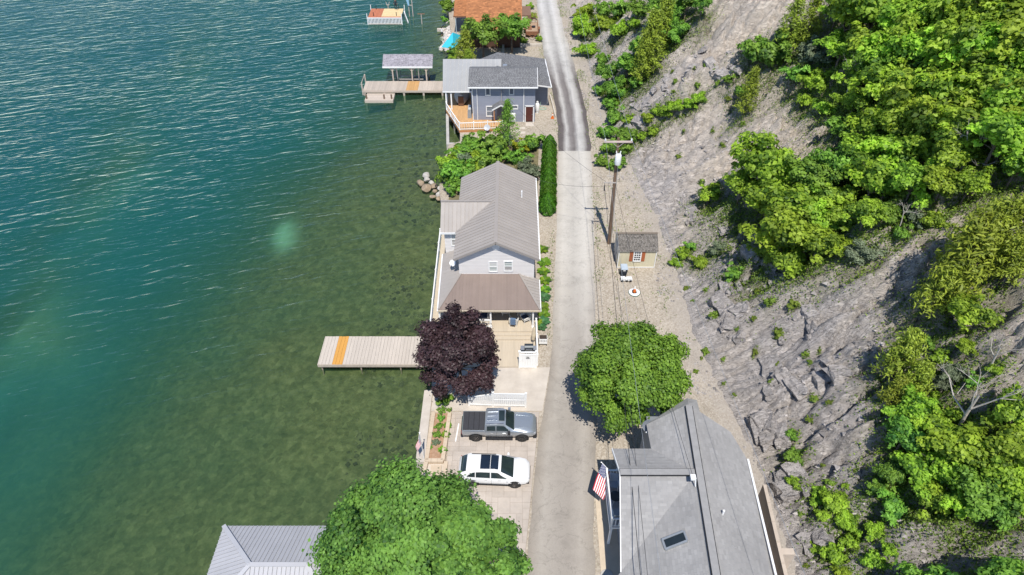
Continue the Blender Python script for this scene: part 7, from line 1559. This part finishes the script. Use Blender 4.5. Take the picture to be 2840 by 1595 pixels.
geo = N.new('ShaderNodeNewGeometry'); mp = N.new('ShaderNodeMapping'); mp.inputs['Rotation'].default_value = (R(20), R(35), R(28)); mp.inputs['Scale'].default_value = (.7, .7, 2.2)
L.new(geo.outputs['Position'], mp.inputs[0])
n1 = N.new('ShaderNodeTexNoise'); n1.inputs['Scale'].default_value = 1.1; n1.inputs['Detail'].default_value = 9; n1.inputs['Roughness'].default_value = .72; n1.inputs['Distortion'].default_value = .6; L.new(mp.outputs[0], n1.inputs['Vector'])
vo = N.new('ShaderNodeTexVoronoi'); vo.feature = 'DISTANCE_TO_EDGE'; vo.inputs['Scale'].default_value = .85; L.new(mp.outputs[0], vo.inputs['Vector'])
n0 = N.new('ShaderNodeTexNoise'); n0.inputs['Scale'].default_value = .8; n0.inputs['Detail'].default_value = 4; L.new(mp.outputs[0], n0.inputs['Vector'])
vd = N.new('ShaderNodeMix'); vd.data_type = 'VECTOR'; vd.inputs['Factor'].default_value = .35; L.new(mp.outputs[0], vd.inputs['A']); L.new(n0.outputs['Color'], vd.inputs['B']); L.new(vd.outputs['Result'], vo.inputs['Vector'])
ra = N.new('ShaderNodeValToRGB'); ra.color_ramp.elements[0].position = .36; ra.color_ramp.elements[0].color = (.285,.262,.252,1); ra.color_ramp.elements[1].position = .62; ra.color_ramp.elements[1].color = (.57,.525,.495,1)
rb = N.new('ShaderNodeValToRGB'); rb.color_ramp.elements[0].position = .36; rb.color_ramp.elements[0].color = (.43,.37,.31,1); rb.color_ramp.elements[1].position = .62; rb.color_ramp.elements[1].color = (.68,.60,.515,1)

at1 = N.new('ShaderNodeAttribute'); at1.attribute_name = 'tan'; at2 = N.new('ShaderNodeAttribute'); at2.attribute_name = 'veg'
m1 = N.new('ShaderNodeMix'); m1.data_type = 'RGBA'; L.new(at1.outputs['Fac'], m1.inputs['Factor']); L.new(ra.outputs[0], m1.inputs['A']); L.new(rb.outputs[0], m1.inputs['B'])
gv = N.new('ShaderNodeValToRGB'); gv.color_ramp.elements[0].position = .35; gv.color_ramp.elements[0].color = (.10,.085,.05,1); gv.color_ramp.elements[1].position = .65; gv.color_ramp.elements[1].color = (.15,.17,.05,1)
n5 = N.new('ShaderNodeTexNoise'); n5.inputs['Scale'].default_value = 3.0; n5.inputs['Detail'].default_value = 8; L.new(geo.outputs['Position'], n5.inputs['Vector']); L.new(n5.outputs['Fac'], gv.inputs[0])
m2 = N.new('ShaderNodeMix'); m2.data_type = 'RGBA'; L.new(at2.outputs['Fac'], m2.inputs['Factor']); L.new(m1.outputs['Result'], m2.inputs['A']); L.new(gv.outputs[0], m2.inputs['B'])
L.new(m2.outputs['Result'], b.inputs['Base Color'])
b1 = N.new('ShaderNodeBump'); b1.inputs['Strength'].default_value = .9; b1.inputs['Distance'].default_value = .42; L.new(n1.outputs['Fac'], b1.inputs['Height'])
mr = N.new('ShaderNodeMapRange'); mr.inputs[1].default_value = 0; mr.inputs[2].default_value = .032; L.new(vo.outputs['Distance'], mr.inputs[0])
b2 = N.new('ShaderNodeBump'); b2.inputs['Strength'].default_value = .9; b2.inputs['Distance'].default_value = .8; nm = N.new('ShaderNodeTexNoise'); nm.inputs['Scale'].default_value = .16; nm.inputs['Detail'].default_value = 3; L.new(geo.outputs['Position'], nm.inputs['Vector'])
mk = N.new('ShaderNodeMapRange'); mk.inputs[1].default_value = .42; mk.inputs[2].default_value = .58; L.new(nm.outputs['Fac'], mk.inputs[0])
inv = N.new('ShaderNodeMath'); inv.operation = 'SUBTRACT'; inv.inputs[1].default_value = 1.0; L.new(mr.outputs[0], inv.inputs[0])
mul = N.new('ShaderNodeMath'); mul.operation = 'MULTIPLY'; L.new(inv.outputs[0], mul.inputs[0]); L.new(mk.outputs[0], mul.inputs[1]); pass
rg_ = N.new('ShaderNodeMath'); rg_.operation = 'SUBTRACT'; rg_.inputs[1].default_value = .5; L.new(n1.outputs['Fac'], rg_.inputs[0]); rab = N.new('ShaderNodeMath'); rab.operation = 'ABSOLUTE'; L.new(rg_.outputs[0], rab.inputs[0]); rmn = N.new('ShaderNodeMath'); rmn.operation = 'MINIMUM'; rmn.inputs[1].default_value = .035; L.new(rab.outputs[0], rmn.inputs[0]); L.new(rmn.outputs[0], b2.inputs['Height'])
# fine streaks running down the slope
ms = N.new('ShaderNodeMapping'); ms.inputs['Rotation'].default_value = (0, 0, R(-9)); ms.inputs['Scale'].default_value = (.5, 2.6, .5); L.new(geo.outputs['Position'], ms.inputs[0])
ns = N.new('ShaderNodeTexNoise'); ns.inputs['Scale'].default_value = 1.9; ns.inputs['Detail'].default_value = 8; ns.inputs['Roughness'].default_value = .75; L.new(ms.outputs[0], ns.inputs['Vector'])
mxn = N.new('ShaderNodeMix'); mxn.inputs['Factor'].default_value = .55; L.new(n1.outputs['Fac'], mxn.inputs['A']); L.new(ns.outputs['Fac'], mxn.inputs['B']); L.new(mxn.outputs['Result'], ra.inputs[0]); L.new(mxn.outputs['Result'], rb.inputs[0])
b3 = N.new('ShaderNodeBump'); b3.inputs['Strength'].default_value = .7; b3.inputs['Distance'].default_value = .16; L.new(ns.outputs['Fac'], b3.inputs['Height']); L.new(b3.outputs[0], b1.inputs['Normal']); L.new(b1.outputs[0], b2.inputs['Normal'])
L.new(b2.outputs[0], b.inputs['Normal'])
L.new(ns.outputs['Fac'], rg_.inputs[0])
me.materials.append(M_hill)
hill = put('hillside', me); hill['kind'] = 'structure'
# broken ledges standing out of the rock face, parts of the hillside
def ledge_mesh(seed):
    rs_ = np.random.RandomState(seed); bm = bmesh.new(); bmesh.ops.create_cube(bm, size=2.0); bmesh.ops.subdivide_edges(bm, edges=bm.edges[:], cuts=2, use_grid_fill=True)
    for v in bm.verts:
        p = v.co; v.co = Vector((p.x * (1 - .12 * p.z) + rs_.normal() * .13, p.y * (1 - .15 * p.z) + rs_.normal() * .13, p.z * .45 + rs_.normal() * .07))
    m_ = bpy.data.meshes.new('rock_ledge'); bm.to_mesh(m_); bm.free(); m_.materials.append(M_hill); return m_
ledges = [ledge_mesh(600 + i) for i in range(6)]; lr = random.Random(31); zones = [(2000, 2330, 830, 1340, 62), (1700, 1960, 330, 720, 26), (1880, 2150, 560, 830, 22), (1760, 2050, 130, 420, 18), (2120, 2300, 1250, 1560, 16)]
for (xa, xb, ya, yb, n) in zones:
    cx = [(lr.uniform(xa, xb), lr.uniform(ya, yb)) for _ in range(max(3, n // 6))]
    for i in range(n):
        c0 = cx[i % len(cx)]; x, y, z, t_ = on_hill(c0[0] + lr.gauss(0, 26), c0[1] + lr.gauss(0, 22)); s = .22 + .55 * lr.random()**2
        if x < float(ip(TOE, y)) + 1.2: continue
        o = put('rock_ledge', lr.choice(ledges), hill, (x, y, z - s * .12)); o.scale = (s * lr.uniform(.7, 1.2), s * lr.uniform(.9, 1.9), s * lr.uniform(.8, 1.5)); o.rotation_euler = (lr.gauss(0, .2), -.62 + lr.gauss(0, .25), lr.gauss(.15, .35))
